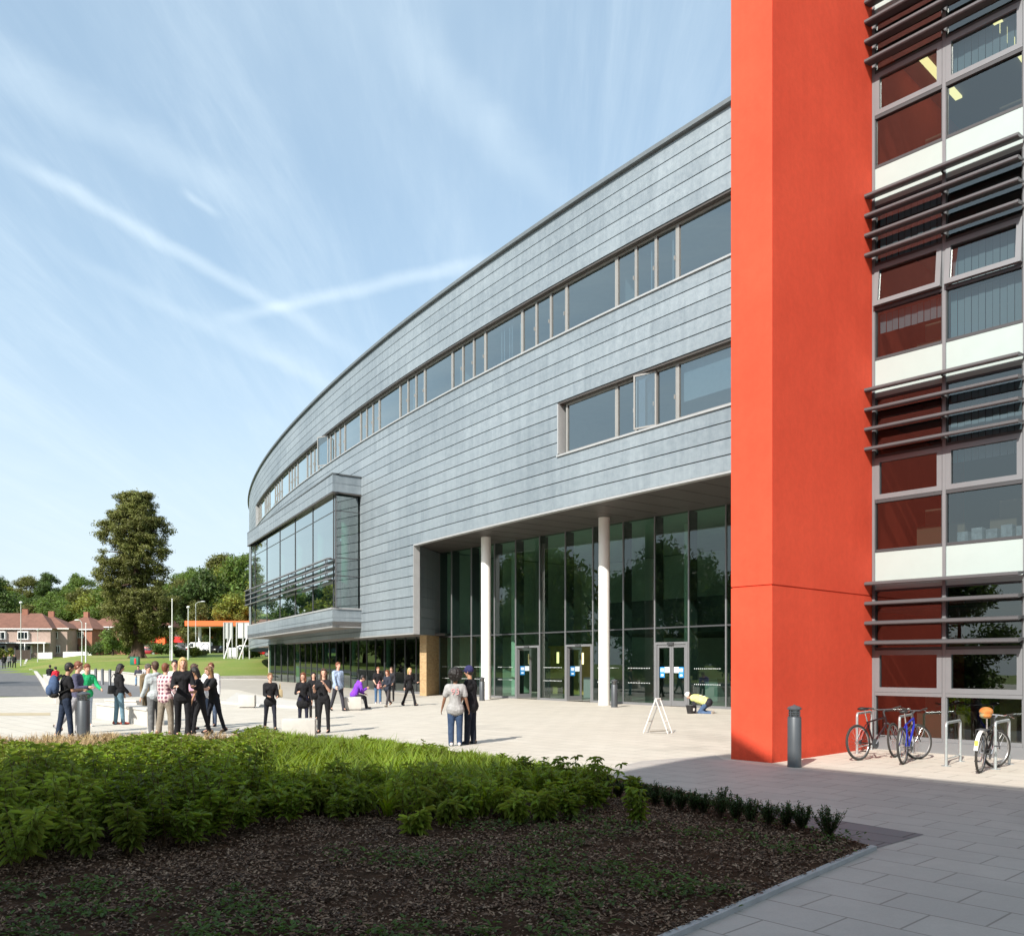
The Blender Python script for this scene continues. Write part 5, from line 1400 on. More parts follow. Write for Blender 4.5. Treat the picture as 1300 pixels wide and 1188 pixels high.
# orange saddle cover: a stuffed bag over the third saddle
mw = Matrix.Translation(bk3.location) @ bk3.rotation_euler.to_matrix().to_4x4()
sp3 = mw @ Vector((.19, 0, .98))
o = empty('saddle_cover', sp3, bk3.rotation_euler.z, 'orange patterned saddle cover pulled over the seat of the right bicycle', 'saddle cover')
mb = MB(); mb.ball((0, 0, .03), .125, 16, 10, sc=(1.2, .85, .66)); mb.ball((.11, 0, .02), .07, 12, 8, sc=(1.2, .8, .7)); mb.ball((-.04, 0, -.03), .11, 12, 8, sc=(1, .85, .5))
def orange():
    nt = NT('orange_knit'); tc = nt.n('ShaderNodeTexCoord'); n1 = nt.n('ShaderNodeTexNoise', Scale=9, Detail=4); nt.l(tc.outputs['Object'], n1.inputs['Vector'])
    c = ramp(nt, n1.outputs[0], [(.4, (.50, .15, .03)), (.52, (.48, .20, .05)), (.6, (.30, .28, .15))])
    b = nt.n('ShaderNodeBsdfPrincipled', Roughness=.8); nt.l(c, b.inputs['Base Color']); nt.l(b.outputs[0], nt.out.inputs[0])
    n2 = nt.n('ShaderNodeTexNoise', Scale=30, Detail=4); nt.l(tc.outputs['Object'], n2.inputs['Vector']); bp = nt.n('ShaderNodeBump', Strength=.6, Distance=.01); nt.l(n2.outputs[0], bp.inputs['Height']); nt.l(bp.outputs[0], b.inputs['Normal'])
    return nt.m
vx('cover', mb, orange(), o, .01, 2)
# ================================================================ BACKGROUND
M_rtile = mat('clay_roof_tile', (.17, .08, .055), .85, var=.2, scale=1.2, bump=.4, bscale=8)
M_rbrick = mat('red_house_brick', (.27, .12, .08), .9, var=.18, scale=2)
M_pbrick = mat('pale_house_brick', (.36, .27, .23), .9, var=.12, scale=2)
M_wp = mat('white_paint', (.74, .74, .72), .6, var=.04)
M_wg = glass('house_glass', (.15, .18, .2), 1.0, .15)
def house(px, Y, w, d, eave, ridge, rz, label, wallm, wins, porch=False, hip=.5, gar=False):
    p = at(px, Y); p.z -= .2
    o = empty('house', p, rz, label, 'house')
    mb = MB(); mb.box(0, 0, eave / 2 - .3, w, d, eave + .6); mb.build('wall', wallm, o)
    e = .45; W2, D2 = w / 2 + e, d / 2 + e; hx = max(.01, W2 - D2 * hip * 1.6)
    mb = MB(); A = [(-W2, -D2, eave), (W2, -D2, eave), (W2, D2, eave), (-W2, D2, eave)]; T = [(-hx, 0, ridge), (hx, 0, ridge)]
    mb.face([A[0], A[1], T[1], T[0]]); mb.face([A[1], A[2], T[1]]); mb.face([A[2], A[3], T[0], T[1]]); mb.face([A[3], A[0], T[0]]); mb.face([A[3], A[2], A[1], A[0]])
    rf = mb.build('roof', M_rtile, o)
    mb = MB(); mb.box(hx * .35, -.2, ridge - .1, 1.0, .6, 1.7); mb.build('chimney', M_rbrick, rf)
    mb = MB(); mb.box(0, -D2 - .005, eave - .09, 2 * W2, .05, .2); mb.build('gutter', M_wp, o)
    for (x, z, ww, hh, bay) in wins:
        fr = MB(); yo = -d / 2 - (.5 if bay else .03)
        if bay: fr.box(x, -d / 2 - .25, z, ww + .15, .5, hh + .3)
        t = .09
        fr.box(x - ww / 2, yo - .04, z, t, .08, hh); fr.box(x + ww / 2, yo - .04, z, t, .08, hh); fr.box(x, yo - .04, z + hh / 2, ww + t, .08, t); fr.box(x, yo - .05, z - hh / 2, ww + .2, .12, t)
        for k in (1, 2): fr.box(x - ww / 2 + ww * k / 3, yo - .04, z, .06, .07, hh)
        f_ = fr.build('window', M_wp, o)
        g = MB(); g.face([(x - ww / 2, yo - .01, z - hh / 2), (x + ww / 2, yo - .01, z - hh / 2), (x + ww / 2, yo - .01, z + hh / 2), (x - ww / 2, yo - .01, z + hh / 2)]); g.build('pane', M_wg, f_)
    if porch:
        mb = MB(); mb.box(0, -d / 2 - .9, eave * .50, w * .98, 1.8, .22); mb.build('porch_roof', M_wp, o)
        for x in (-.45, -.1, .25, .47):
            mb = MB(); mb.box(w * x, -d / 2 - 1.7, eave * .25, .14, .14, eave * .5); mb.build('porch_post', M_wp, o)
    mb = MB(); mb.box(w * .12, -d / 2 - .06, 1.05, 1.0, .1, 2.1); mb.build('door', mat('dark_door', (.06, .03, .03), .5), o)
    return o
house(22, 163, 15, 8, 5.3, 8.3, math.radians(6), 'long brick house with white bay windows and a brown tiled roof at far left', M_pbrick, [(-5.4, 4, 1.9, 1.25, 1), (-1.2, 4, 2.0, 1.25, 1), (2.9, 4, 1.7, 1.25, 1), (-5.2, 1.5, 1.9, 1.3, 1), (-1.2, 1.5, 2.2, 1.3, 1), (3.3, 1.5, 2.0, 1.3, 1)], porch=True)
house(66, 166, 8.6, 8, 5.3, 7.9, math.radians(6), 'pale fronted house with a wide ground floor window adjoining the long brick house', M_pbrick, [(-2, 4, 1.8, 1.2, 0), (1.8, 4, 1.6, 1.2, 0), (-1.6, 1.4, 2.6, 1.3, 1), (2.4, 1.4, 1.2, 1.3, 0)], hip=.8)
house(111, 172, 9, 9, 5.0, 7.8, math.radians(-12), 'dark brick house with a hipped tile roof beside the tall conifer', M_rbrick, [(-2.2, 3.9, 1.4, 1.1, 0), (2.0, 3.9, 1.3, 1.1, 0), (-1.5, 1.3, 1.6, 1.1, 0)], hip=.7)
house(176, 176, 15, 9, 5.2, 9.2, math.radians(4), 'red brick house half hidden behind the trunk of the tall conifer', M_rbrick, [(-5, 4, 2.2, 1.3, 1), (-1.5, 4, 1.8, 1.2, 0), (3.6, 4, 2.0, 1.2, 0), (-4, 1.4, 2.2, 1.2, 0), (4, 1.4, 2.2, 1.2, 0)], hip=.6)
# garden walls
def gwall(px0, px1, Y, h, label):
    a, b = at(px0, Y), at(px1, Y); o = empty('garden_wall', (0, 0, 0), 0, label, 'garden wall')
    mb = MB(); mb.hexa([(a.x, a.y, a.z - .5), (b.x, b.y, b.z - .5), (b.x, b.y + .25, b.z - .5), (a.x, a.y + .25, a.z - .5), (a.x, a.y, a.z + h), (b.x, b.y, b.z + h), (b.x, b.y + .25, b.z + h), (a.x, a.y + .25, a.z + h)]); mb.build('wall', M_wp, o)
    mb = MB(); mb.hexa([(a.x, a.y - .04, a.z + h + .001), (b.x, b.y - .04, b.z + h + .001), (b.x, b.y + .3, b.z + h + .001), (a.x, a.y + .3, a.z + h + .001), (a.x, a.y - .04, a.z + h + .07), (b.x, b.y - .04, b.z + h + .07), (b.x, b.y + .3, b.z + h + .07), (a.x, a.y + .3, a.z + h + .07)]); mb.build('coping', M_wp, o)
gwall(48, 66, 150, 1.0, 'short white garden wall left of the lawn')
gwall(80, 116, 150, 1.0, 'long white garden wall below the pale fronted house')
a = at(29, 146); o = empty('gate', a, 0, 'tall dark timber gate at the end of the road', 'gate')
for s in (-1, 1):
    mb = MB(); mb.box(s * 1.3, 0, .9, .12, .12, 2.1); mb.build('gate_post', M_anth, o)
mb = MB()
for k in range(11): mb.box(-1.15 + k * .23, 0, .85, .20, .05, 1.6)
mb.build('gate_boards', mat('dark_timber', (.05, .035, .025), .8, var=.2), o)

# ---- lamp posts and poles
def pole(px, foot, ytop, r, label, arm=0, name='lamp_post', Y=None):
    p = P(px, foot) if Y is None else at(px, Y); H = zat(ytop, p.y) - p.z
    o = empty(name, p, 0, label, 'lamp post' if name == 'lamp_post' else 'flagpole')
    mb = MB(); mb.tube((0, 0, -.2), (0, 0, 1.2), r * 1.5, n=10); mb.tube((0, 0, 1.2), (0, 0, H), r, r * .7, n=10); mb.build('post', M_wp if name == 'flagpole' else mat('pale_post', (.5, .53, .5), .5, metal=.2), o, smooth=True)
    if arm:
        mb = MB(); mb.path([(0, 0, H - .05), (arm * .4, 0, H + .22), (arm, 0, H + .3)], .04, 6); mb.build('arm', MATS['pale_post'] if 'pale_post' in MATS else M_galv, o)
        mb = MB(); mb.ball((arm * 1.15, 0, H + .28), .3, 10, 6, sc=(1.2, .6, .35)); mb.build('lamp_head', mat('lamp_head_grey', (.6, .62, .62), .4), o, smooth=True)
    elif name != 'flagpole':
        mb = MB(); mb.ball((0, 0, H + .12), .22, 10, 6, sc=(1, 1, .8)); mb.build('lamp_head', mat('lamp_head_grey', (.6, .62, .62), .4), o, smooth=True)
    else:
        mb = MB(); mb.ball((0, 0, H + .05), .09, 8, 6); mb.build('finial', M_wp, o)
pole(218.5, 838, 761, .075, 'tall white flagpole just right of the conifer', name='flagpole')
pole(239, 837, 772, .085, 'pale straight lamp post in front of the white van')
pole(248.5, 831, 766, .07, 'slim lamp post with a bracket arm behind the van', arm=.9)
pole(26.5, 846, 766, .06, 'thin pale lamp post on the left lawn by the gate', name='lamp_post')
pole(104, 839, 790, .06, 'slim lamp post in front of the pale fronted house', arm=-.5)
pole(109, 839, 792, .06, 'white pole standing beside the slim lamp post', name='flagpole')
pole(48, 842, 800, .05, 'short pale lamp post before the garden walls')
pole(266.5, 829, 797, .06, 'thin pale pole under the orange canopy', name='flagpole')
pole(216, 838, 797, .05, 'short grey lamp post close to the tall flagpole')
# ---- petrol station
M_or = mat('orange_fascia', (.85, .13, .025), .5); M_rd = mat('red_fascia', (.75, .02, .02), .5)
pc = at(285, 158); o = empty('canopy', pc, 0, 'flat orange forecourt canopy on thin columns to the right of the conifer', 'canopy')
zc0 = zat(794.5, 158) - pc.z; zc1 = zat(788, 158) - pc.z
mb = MB(); mb.box(0.5, 4, (zc0 + zc1) / 2, 15, 9, zc1 - zc0); mb.build('canopy_roof', M_or, o)
mb = MB(); mb.box(.5, 4, zc0 - .06, 14.4, 8.4, .1); mb.build('canopy_soffit', mat('pale_soffit', (.6, .6, .58), .6), o)
for x in (-5.5, -.5, 5): 
    mb = MB(); mb.tube((x, 3, -.5), (x, 3, zc0 - .1), .32 if x < -5 else .14, n=12); mb.build('column', M_wp, o, smooth=True)
ps = at(222, 168); o = empty('shop', ps, 0, 'low shop with a bright red fascia band behind the flagpole', 'shop')
mb = MB(); mb.box(1, 4, 1.6, 14, 8, 4); mb.build('wall', mat('shop_wall', (.18, .16, .15), .8), o)
zf = zat(814, 164) - ps.z; mb = MB(); mb.box(.5, -.3, zf + .45, 14, .5, 1.1); mb.build('fascia', M_rd, o)
mb = MB(); mb.box(-2.2, -1.0, 1.6, 1.6, .6, 3.2); mb.build('entrance_panel', M_or, o)
for k in range(4): mb = MB(); mb.box(1.2 + k * 1.5, -.06, 1.5, 1.3, .1, 1.9); mb.build('window', M_wg, o)
# ---- billboards (backs)
def billboard(px0, px1, Y, yt, yb, label, m):
    a, b = at(px0, Y), at(px1, Y); zt, zb = zat(yt, Y), zat(yb, Y); o = empty('billboard', (a + b) / 2, 0, label, 'billboard')
    c = (a + b) / 2; L = (b - a).length
    mb = MB(); mb.box(0, 0, (zt + zb) / 2 - c.z, L, .12, zt - zb); mb.build('panel', m, o)
    mb = MB(); mb.box(0, -.07, zt - c.z - .04, L, .04, .1); mb.box(0, -.07, zb - c.z + .04, L, .04, .1); mb.build('panel_edge', M_galv, o)
    for x in (-L / 2 + .08, 0, L / 2 - .08):
        mb = MB(); mb.box(x, -.16, (zt - c.z - .5) / 2, .14, .14, zt - c.z + .5); mb.build('post', mat('steel_post', (.35, .36, .35), .6), o)
    mb = MB(); mb.tube((L * .3, -.25, zb - c.z + .1), (-.05 * L, -1.5, -.1), .07, n=8); mb.build('brace', M_wp, o)
billboard(284, 296, 112, 790, 810.5, 'left grey backed billboard on steel legs', mat('grey_board', (.42, .44, .44), .6, var=.08))
billboard(300, 318, 110, 790, 810, 'right billboard with a plain white face on steel legs', M_wp)
mb = None
a = at(297, 112); o = empty('cabinet', a, 0, 'small white cabinet standing under the billboards', 'cabinet'); mb = MB(); mb.box(0, 0, .75, 1.15, .6, 1.2); mb.build('box', M_wp, o, bevel=.03, smooth=True); mb = MB(); mb.box(0, 0, .05, 1.0, .5, .2); mb.build('plinth', M_conc, o)
# ---- vehicles
M_cg = glass('car_glass', (.05, .06, .07), 1.0, .2)
def vehicle(p, rz, label, cat, prof, width, body, glassprof, wheels, R=.33, name='parked_car'):
    o = empty(name, p, rz, label, cat)
    mb = MB(); n = len(prof); w = width / 2
    i = 0
    for s in (-1, 1): mb.v += [(x, s * w * (1 if z < 1.0 else .86 if name != 'delivery_van' else .96), z) for x, z in prof]
    mb.f.append(tuple(range(n))); mb.f.append(tuple(range(n, 2 * n))[::-1]); 
    for k in range(n): mb.f.append((k, (k + 1) % n, n + (k + 1) % n, n + k)[::-1])
    mb.uv = [[(0, 0)] * len(f) for f in mb.f]; mb.mi = [0] * len(mb.f)
    mb.build('body', body, o, smooth=True, bevel=.05)
    for s in (-1, 1):
        for gp in glassprof:
            g = MB(); g.face([(x, s * (w * (1.005 if z < 1.0 else .93 if name != 'delivery_van' else 1.0) ), z) for x, z in gp]); g.build('side_window', M_cg, o)
    for x in wheels:
        for s in (-1, 1):
            wh = MB(); wh.tube((x, s * (w - .18), R), (x, s * (w + .01), R), R, n=20); wo = wh.build('wheel', M_tyre, o, smooth=True)
            wh = MB(); wh.tube((x, s * (w + .011), R), (x, s * (w + .03), R), R * .6, n=16); wh.build('rim', M_rim, wo)
    for x in (prof[0][0] + .03, ):
        for s in (-1, 1): h_ = MB(); h_.box(x - .02, s * (w - .25), .68, .08, .3, .16); h_.build('headlight', mat('headlight_glass', (.6, .6, .6), .2), o)
    for s in (-1, 1): h_ = MB(); h_.box(max(x for x, z in prof) - .01, s * (w - .18), .8, .06, .16, .3); h_.build('tail_light', M_rd, o)
    return o
van = [(-2.45, .35), (-2.45, .85), (-1.65, 1.15), (-1.0, 1.95), (2.35, 1.98), (2.45, 1.7), (2.45, .35)]
pv = at(251, 158); vehicle(pv, math.radians(0), 'white delivery van parked under the orange canopy', 'van', van, 1.9, M_wp, [[(-1.45, 1.2), (-.95, 1.8), (-.45, 1.8), (-.45, 1.2)]], (-1.6, 1.6), name='delivery_van')
o = [x for x in bpy.data.objects if x.name == 'delivery_van'][0]
mb = MB(); 
for k in range(20):
    t0, t1 = 2 * math.pi * k / 20, 2 * math.pi * (k + 1) / 20
    mb.face([(1.7 + .7 * math.cos(t0), -.965, 1.2 + .6 * math.sin(t0)), (1.7 + .7 * math.cos(t1), -.965, 1.2 + .6 * math.sin(t1)), (1.7 + .6 * math.cos(t1), -.965, 1.2 + .5 * math.sin(t1)), (1.7 + .6 * math.cos(t0), -.965, 1.2 + .5 * math.sin(t0))])
mb.build('ring_emblem', mat('navy_graphic', (.03, .03, .12), .5), o)
car = [(-2.1, .3), (-2.1, .72), (-1.2, .92), (-.55, 1.38), (.9, 1.42), (1.6, 1.0), (2.05, .92), (2.1, .3)]
cgp = [[(-.95, .95), (-.48, 1.3), (.15, 1.33), (.15, .95)], [(.22, .95), (.22, 1.33), (.85, 1.35), (1.4, .98)]]
def carm(n, c): return mat('car_paint_' + n, c, .3, metal=.2)
for (px, Y, rz, lb, n, c) in ((276, 158, 80, 'black hatchback parked beside the white van', 'black', (.01, .01, .012)), (187, 150, 4, 'dark red car parked behind the foot of the conifer', 'maroon', (.25, .01, .015)),
        (309, 160, 0, 'silver car parked behind the billboards', 'silver', (.4, .4, .4)), (328, 120, 5, 'red car seen beyond the corner of the long building', 'red', (.5, .01, .01)), (4, 150, 70, 'pale car parked by the hedge at the far left', 'pale', (.45, .5, .55)), (318, 158, 3, 'dark car parked at the right of the forecourt', 'dark', (.03, .03, .035)), (224, 157, 0, 'dark saloon parked in front of the red fascia shop', 'charcoal', (.05, .05, .055))):
    vehicle(at(px, Y), math.radians(rz), lb, 'car', car, 1.75, carm(n, c), cgp, (-1.35, 1.3))
# green litter bin on the lawn
pb = P(171.5, 843.5); s_ = pb.y / F
o = empty('litter_bin', pb, 0, 'green litter bin with a red front panel on the lawn by the conifer', 'litter bin')
mb = MB(); mb.box(0, 0, .42 , .95, .5, .84); mb.build('bin_box', mat('green_plastic', (.01, .16, .10), .5), o, smooth=True, bevel=.04)
mb = MB(); mb.box(.12, -.27, .4, .2, .04, .6); mb.build('front_panel', M_rd, o)
mb = MB(); mb.box(0, 0, .88, 1.0, .56, .08); mb.build('lid', MATS['green_plastic'], o)
# ================================================================ TREES
def leafcloud(centers, radii, n, size, flat=.9, seed=0, updir=.35, shell=.55):
    r = np.random.default_rng(seed); k = len(centers); vol = np.prod(radii, axis=1) ** (2 / 3); idx = r.choice(k, n, p=vol / vol.sum())
    d = r.normal(size=(n, 3)); d /= np.linalg.norm(d, axis=1)[:, None]
    rad = shell + (1 - shell) * r.random(n); rad *= np.where(r.random(n) < .25, r.random(n), 1)
    rad *= 1 + .16 * r.normal(size=n)
    c = centers[idx] + d * radii[idx] * rad[:, None]
    nr = d * (.6) + r.normal(size=(n, 3)) * .65; nr[:, 2] += updir; nr /= np.linalg.norm(nr, axis=1)[:, None]
    a = np.cross(nr, r.normal(size=(n, 3))); a /= np.linalg.norm(a, axis=1)[:, None]; b = np.cross(nr, a)
    s = size * (.55 + .9 * r.random(n))[:, None]; w = s * flat * .5
    return np.stack([c - a * s, c + b * w + nr * s * .12, c + a * s, c - b * w + nr * s * .12], axis=1)
M_bark = mat('tree_bark', (.085, .055, .038), .9, var=.3, scale=3, bump=.6, bscale=12)
def limbs(mb, H, r0, tips, rs, base=.0, lean=(0, 0)):
    top = Vector((lean[0], lean[1], H)); n = 6; prev = Vector((0, 0, -.5)); pr = r0 * 1.25
    for k in range(1, n + 1):
        t = k / n; q = Vector((lean[0] * t + rs.uniform(-.1, .1) * r0 * 3, lean[1] * t + rs.uniform(-.1, .1) * r0 * 3, H * t)); r = r0 * (1 - .75 * t)
        mb.tube(prev, q, pr, r, n=9, caps=False); prev, pr = q, r
    for t in tips:
        t = Vector(t); f = max(.12, min(.85, (t.z / H) * .75)); s = Vector((lean[0] * f, lean[1] * f, H * f)); m = s.lerp(t, .5) + Vector((0, 0, -.05 * H * .3))
        mb.tube(s, m, r0 * .32 * (1.1 - f), r0 * .2 * (1.1 - f), n=6, caps=False); mb.tube(m, t, r0 * .2 * (1.1 - f), r0 * .05, n=5, caps=False)
def tree(p, H, Wd, label, leafm, seed, n, size, group=None, kind='broad', name='tree', lowest=.18, cat='tree', proto=None):
    rs = random.Random(seed); o = empty(name, p, rs.uniform(0, 6), label, cat, group)
    cs, rd = [], []
    if kind == 'broad':
        k = 26
        for i in range(k):
            z = rs.uniform(lowest, .95); env = math.sin(math.pi * min(1, max(.0, (z - lowest + .14) / (1.13 - lowest)))) ** .6
            a = rs.uniform(0, 6.28); rr = Wd / 2 * env * rs.uniform(.25, .82)
            cs.append((rr * math.cos(a), rr * math.sin(a), z * H)); q = Wd * rs.uniform(.13, .22); rd.append((q, q, q * .75))
    elif kind == 'low':
        for i in range(18):
            a = rs.uniform(0, 6.28); rr = Wd / 2 * rs.uniform(0, .8); z = rs.uniform(.2, .8)
            cs.append((rr * math.cos(a), rr * math.sin(a), z * H)); q = Wd * rs.uniform(.12, .2); rd.append((q, q, min(q, H * .25)))
    cs, rd = np.array(cs), np.array(rd)
    mb = MB(); limbs(mb, H * .8, H * .022 + .05, [tuple(c) for c in cs[::2]], rs); mb.build('trunk', M_bark, o, smooth=True)
    np_mesh('crown', leafcloud(cs, rd, n, size, seed=seed), 4, leafm, o)
    return o
L1 = leafmat('leaf_mid_green', (.105, .16, .034)); L2 = leafmat('leaf_dark_green', (.062, .10, .026)); L3 = leafmat('leaf_yellow_green', (.18, .205, .04)); L4 = leafmat('leaf_conifer', (.125, .135, .036), trans=.2, scale=.25); L5 = leafmat('leaf_olive', (.12, .13, .035))
# --- the tall redwood like conifer
def conifer():
    Y = 113.0; p = at(175, Y); px2m = Y / F
    p.z = zat(834, Y); H = (834 - 622) * px2m
    o = empty('conifer_tree', p, 0, 'tall dark conifer with a ragged crown rising above the houses', 'tree')
    rs = random.Random(11); cs, rd = [], []
    # outline of the crown: (height px above base, left px, right px) measured round the trunk
    prof = [(214, -13, 9), (206, -24, 17), (194, -33, 30), (176, -42, 34), (160, -49, 36), (143, -50, 36), (128, -47, 33), (112, -52, 34), (96, -56, 36), (82, -57, 44), (66, -52, 50), (50, -46, 52), (36, -36, 48), (24, -28, 34)]
    for i in range(380):
        h = rs.uniform(22, 208)
        for (a, b) in zip(prof, prof[1:]):
            if b[0] <= h <= a[0]: t = (h - b[0]) / (a[0] - b[0]); l = b[1] + (a[1] - b[1]) * t; r_ = b[2] + (a[2] - b[2]) * t; break
        hw = (r_ - l) / 2; c = (l + r_) / 2 + 2
        a_ = rs.uniform(0, 2 * math.pi); rr = hw * rs.uniform(.25, .95)
        q = rs.uniform(6, 11) * (1 if h < 180 else .85)
        if 40 < h < 190 and math.sin(a_ * 3 + h * .13) + math.sin(h * .31 + a_) > 1.7: continue
        x = c + rr * math.cos(a_); y = rr * math.sin(a_) * .9
        cs.append((x * px2m, y * px2m, h * px2m)); rd.append((q * px2m * 1.15, q * px2m * 1.15, q * px2m * .5))
        cs.append(((x + rs.uniform(-4, 4)) * px2m, y * px2m, (h - q * .7) * px2m)); rd.append((q * px2m * .6, q * px2m * .6, q * px2m * .7))
    cs, rd = np.array(cs), np.array(rd)
    mb = MB(); prev = Vector((0, 0, -.6)); pr = 1.0
    for k in range(1, 12):
        t = k / 11; q = Vector((-.4 * t + math.sin(k) * .08, 0, H * .93 * t)); r = .62 * (1 - t) ** .8 + .06 if k > 1 else .68
        mb.tube(prev, q, pr, r, n=12, caps=False); prev, pr = q, r
    for c in cs[::4]:
        c = Vector(c); s = Vector((0, 0, min(H * .9, c.z + .6))); mb.tube(s, s.lerp(c, .6) + Vector((0, 0, -.3)), .12, .08, n=5, caps=False); mb.tube(s.lerp(c, .6) + Vector((0, 0, -.3)), c, .08, .03, n=5, caps=False)
    for k in range(7):
        a_ = k * .9; mb.tube((0, 0, 1.2), (1.3 * math.cos(a_), 1.3 * math.sin(a_), -.3), .35, .1, n=6)
    mb.build('trunk', mat('redwood_bark', (.09, .055, .04), .95, var=.3, scale=2, bump=.7, bscale=8), o, smooth=True)
    np_mesh('crown', leafcloud(cs, rd, 125000, .17, flat=.55, seed=3, shell=.5, updir=.5), 4, L4, o)
conifer()
# --- woods on the hill: a few kinds, copied
LB = {'a': 'broad mid green tree in the wood on the hillside behind the houses', 'b': 'dark green tree in the wood on the hillside behind the houses', 'c': 'yellow green tree in the wood on the hillside behind the houses', 'd': 'olive green tree in the wood on the hillside behind the houses'}
protos = {}
for key, lm, sd in (('a', L1, 1), ('b', L2, 2), ('c', L3, 3), ('d', L5, 4)):
    protos[key] = [tree(Vector((0, 0, 0)), 15, 13, LB[key], lm, sd * 7 + j, 13000, .30, group='trees of the hillside wood', name='wood_tree', lowest=.08) for j in range(2)]
used = {}
def place(key, px, Y, H, Wd=None, label=None, group=True):
    i = used.get(key, 0); used[key] = i + 1
    src = protos[key][i % 2]
    c = src if i < 2 else copy_tree(src)
    c.location = at(px, Y) - Vector((0, 0, .3)); s = H / 15
    c.scale = (s if Wd is None else Wd / 13, s if Wd is None else Wd / 13, s); c.rotation_euler = (0, 0, (i * 2.399) % 6.28)
    if label: c['label'] = label
    return c
rs = random.Random(21)
rows = [(205, 9.5, 722, 762, 15), (250, 10, 722, 752, 13), (300, 12, 718, 745, 11), (350, 13, 712, 740, 10)]
keys = 'ababdacabcda'; wood = []
for ri, (Y, step_, ylo, yhi, n) in enumerate(rows):
    for k in range(n + 5):
        px = -40 + (k) * (420 / (n + 2)) + rs.uniform(-8, 8)
        # skyline of the photograph
        tgt = 728 if px < 60 else 722 if px < 125 else 740 if px < 220 else 715 if px < 280 else 704
        if px < 20: tgt = 731
        top = tgt + (3 - ri) * 12 + rs.uniform(-4, 10) if ri < 3 else tgt + rs.uniform(-2, 6)
        g_ = gz((px - CX) / F * Y, Y); H = max(8, zat(top, Y) - g_)
        kk_ = keys[(k * 3 + ri * 5 + k // 2) % 12]; wood.append((ri, kk_, px, place(kk_, px, Y, H, max(12, min(H * .95, 20)))))
ORD = ['leftmost', 'second', 'third', 'fourth', 'fifth', 'sixth', 'seventh', 'eighth', 'ninth', 'tenth', 'eleventh', 'twelfth', 'thirteenth']
CN = {'a': 'mid green', 'b': 'dark green', 'c': 'yellow green', 'd': 'olive green'}; RN = ['nearest rank', 'second rank', 'third rank', 'skyline rank']
for ri in range(4):
    for kk_ in 'abcd':
        inn = sorted([w_ for w_ in wood if w_[0] == ri and w_[1] == kk_ and -14 < w_[2] < 335], key=lambda w_: w_[2])
        for i, w_ in enumerate(inn): w_[3]['label'] = ('only ' if len(inn) == 1 else ORD[i] + ' ') + CN[kk_] + ' tree ' + ('' if len(inn) == 1 else 'from the left ' if i else '') + 'in the ' + RN[ri] + ' of the hillside wood'
        for w_ in wood:
            if w_[0] == ri and w_[1] == kk_ and not (-14 < w_[2] < 335): w_[3]['label'] = CN[kk_] + ' tree at the outer end of the hillside wood'
# distinctive trees
place('b', 252, 178, zat(713, 178) - gz(-63, 178), 13, 'large dark round tree left of the orange canopy, above the van', None)
place('a', 300, 182, zat(704, 182) - gz(-57, 182), 13, 'tall bright tree touching the left edge of the long building', None)
place('c', 296, 166, zat(757, 166) - gz(-52, 166), 11, 'low yellow green tree right behind the orange canopy', None)
place('d', 252, 168, zat(764, 168) - gz(-60, 168), 8, 'small olive tree with an orange tint above the white van', None)
place('c', 318, 170, zat(735, 170) - gz(-50, 170), 10, 'yellow green tree partly behind the building corner', None)
place('b', -12, 185, zat(733, 185) - gz(-110, 185), 14, 'dark tree at the left edge behind the long brick house', None)
place('a', 140, 182, zat(745, 182) - gz(-80, 182), 12, 'mid green tree between the hipped roof and the conifer', None)
# trees to the left of the photograph that the glass reflects
for i, (x, y, H, k) in enumerate(((-44, 38, 15, 'b'), (-52, 50, 17, 'a'), (-40, 26, 13, 'b'), (-62, 33, 16, 'b'), (-38, 8, 14, 'a'), (-60, 66, 15, 'a'))):
    c = place(k, 0, 100, H, H * .8, ['broad tree standing left of the square, nearest the road', 'tall tree left of the road', 'round tree left of the square', 'old tree further left of the square', 'tree to the left of the planting', 'tree beyond the road on the left'][i]); c.location = (x, y, g0(y) - .2)
for (x, y, H, lb) in ((-36, 19, 8, 'tree left of the square behind the road, near the bend'), (-46, 12, 9, 'tree at the far left beside the planting bed'), (-44, -4, 9, 'tree at the far left behind the viewer'), (-33, 30, 9, 'small tree left of the square')):
    c = place('b', 0, 100, H, H * .95, lb); c.location = (x, y, g0(y) - .2)
# shrubs by the lawn
def shrub(px, foot, h, w, label, lm, seed, Y=None, group=None):
    p = P(px, foot) if Y is None else at(px, Y)
    return tree(p, h, w, label, lm, seed, 2600, .16, kind='low', name='shrub', cat='shrub', group=group)
for i, (px, Y, h, w, lb, lm) in enumerate(((143, 128, 4.2, 4.8, 'big rounded shrub left of the conifer trunk', L1), (127, 138, 2.6, 5, 'dark shrub below the hipped roof house', L2), (205, 130, 1.8, 6, 'clipped dark hedge shrub right of the conifer trunk', L2), (228, 118, 1.0, 2.2, 'small weedy shrub at the foot of the flagpole', L5), (247, 117, 1.3, 2.4, 'low scrubby bush in front of the white van', L3), (252, 122, .9, 3, 'low straggly bush beside the scrubby one', L5), (5, 148, 1.9, 4.6, 'yellow green hedge bush at the far left by the pale car', L3), (268, 160, 3.4, 6, 'dark bush beneath the orange canopy', L2), (282, 163, 4.0, 6, 'leafy bush at the right under the canopy', L1), (160, 134, 3.0, 4.4, 'bushy shrub directly beside the conifer trunk', L1), (320, 113, 1.6, 3, 'green bush at the corner of the long building', L2))):
    shrub(px, 0, h, w, lb, lm, 50 + i, Y=Y)

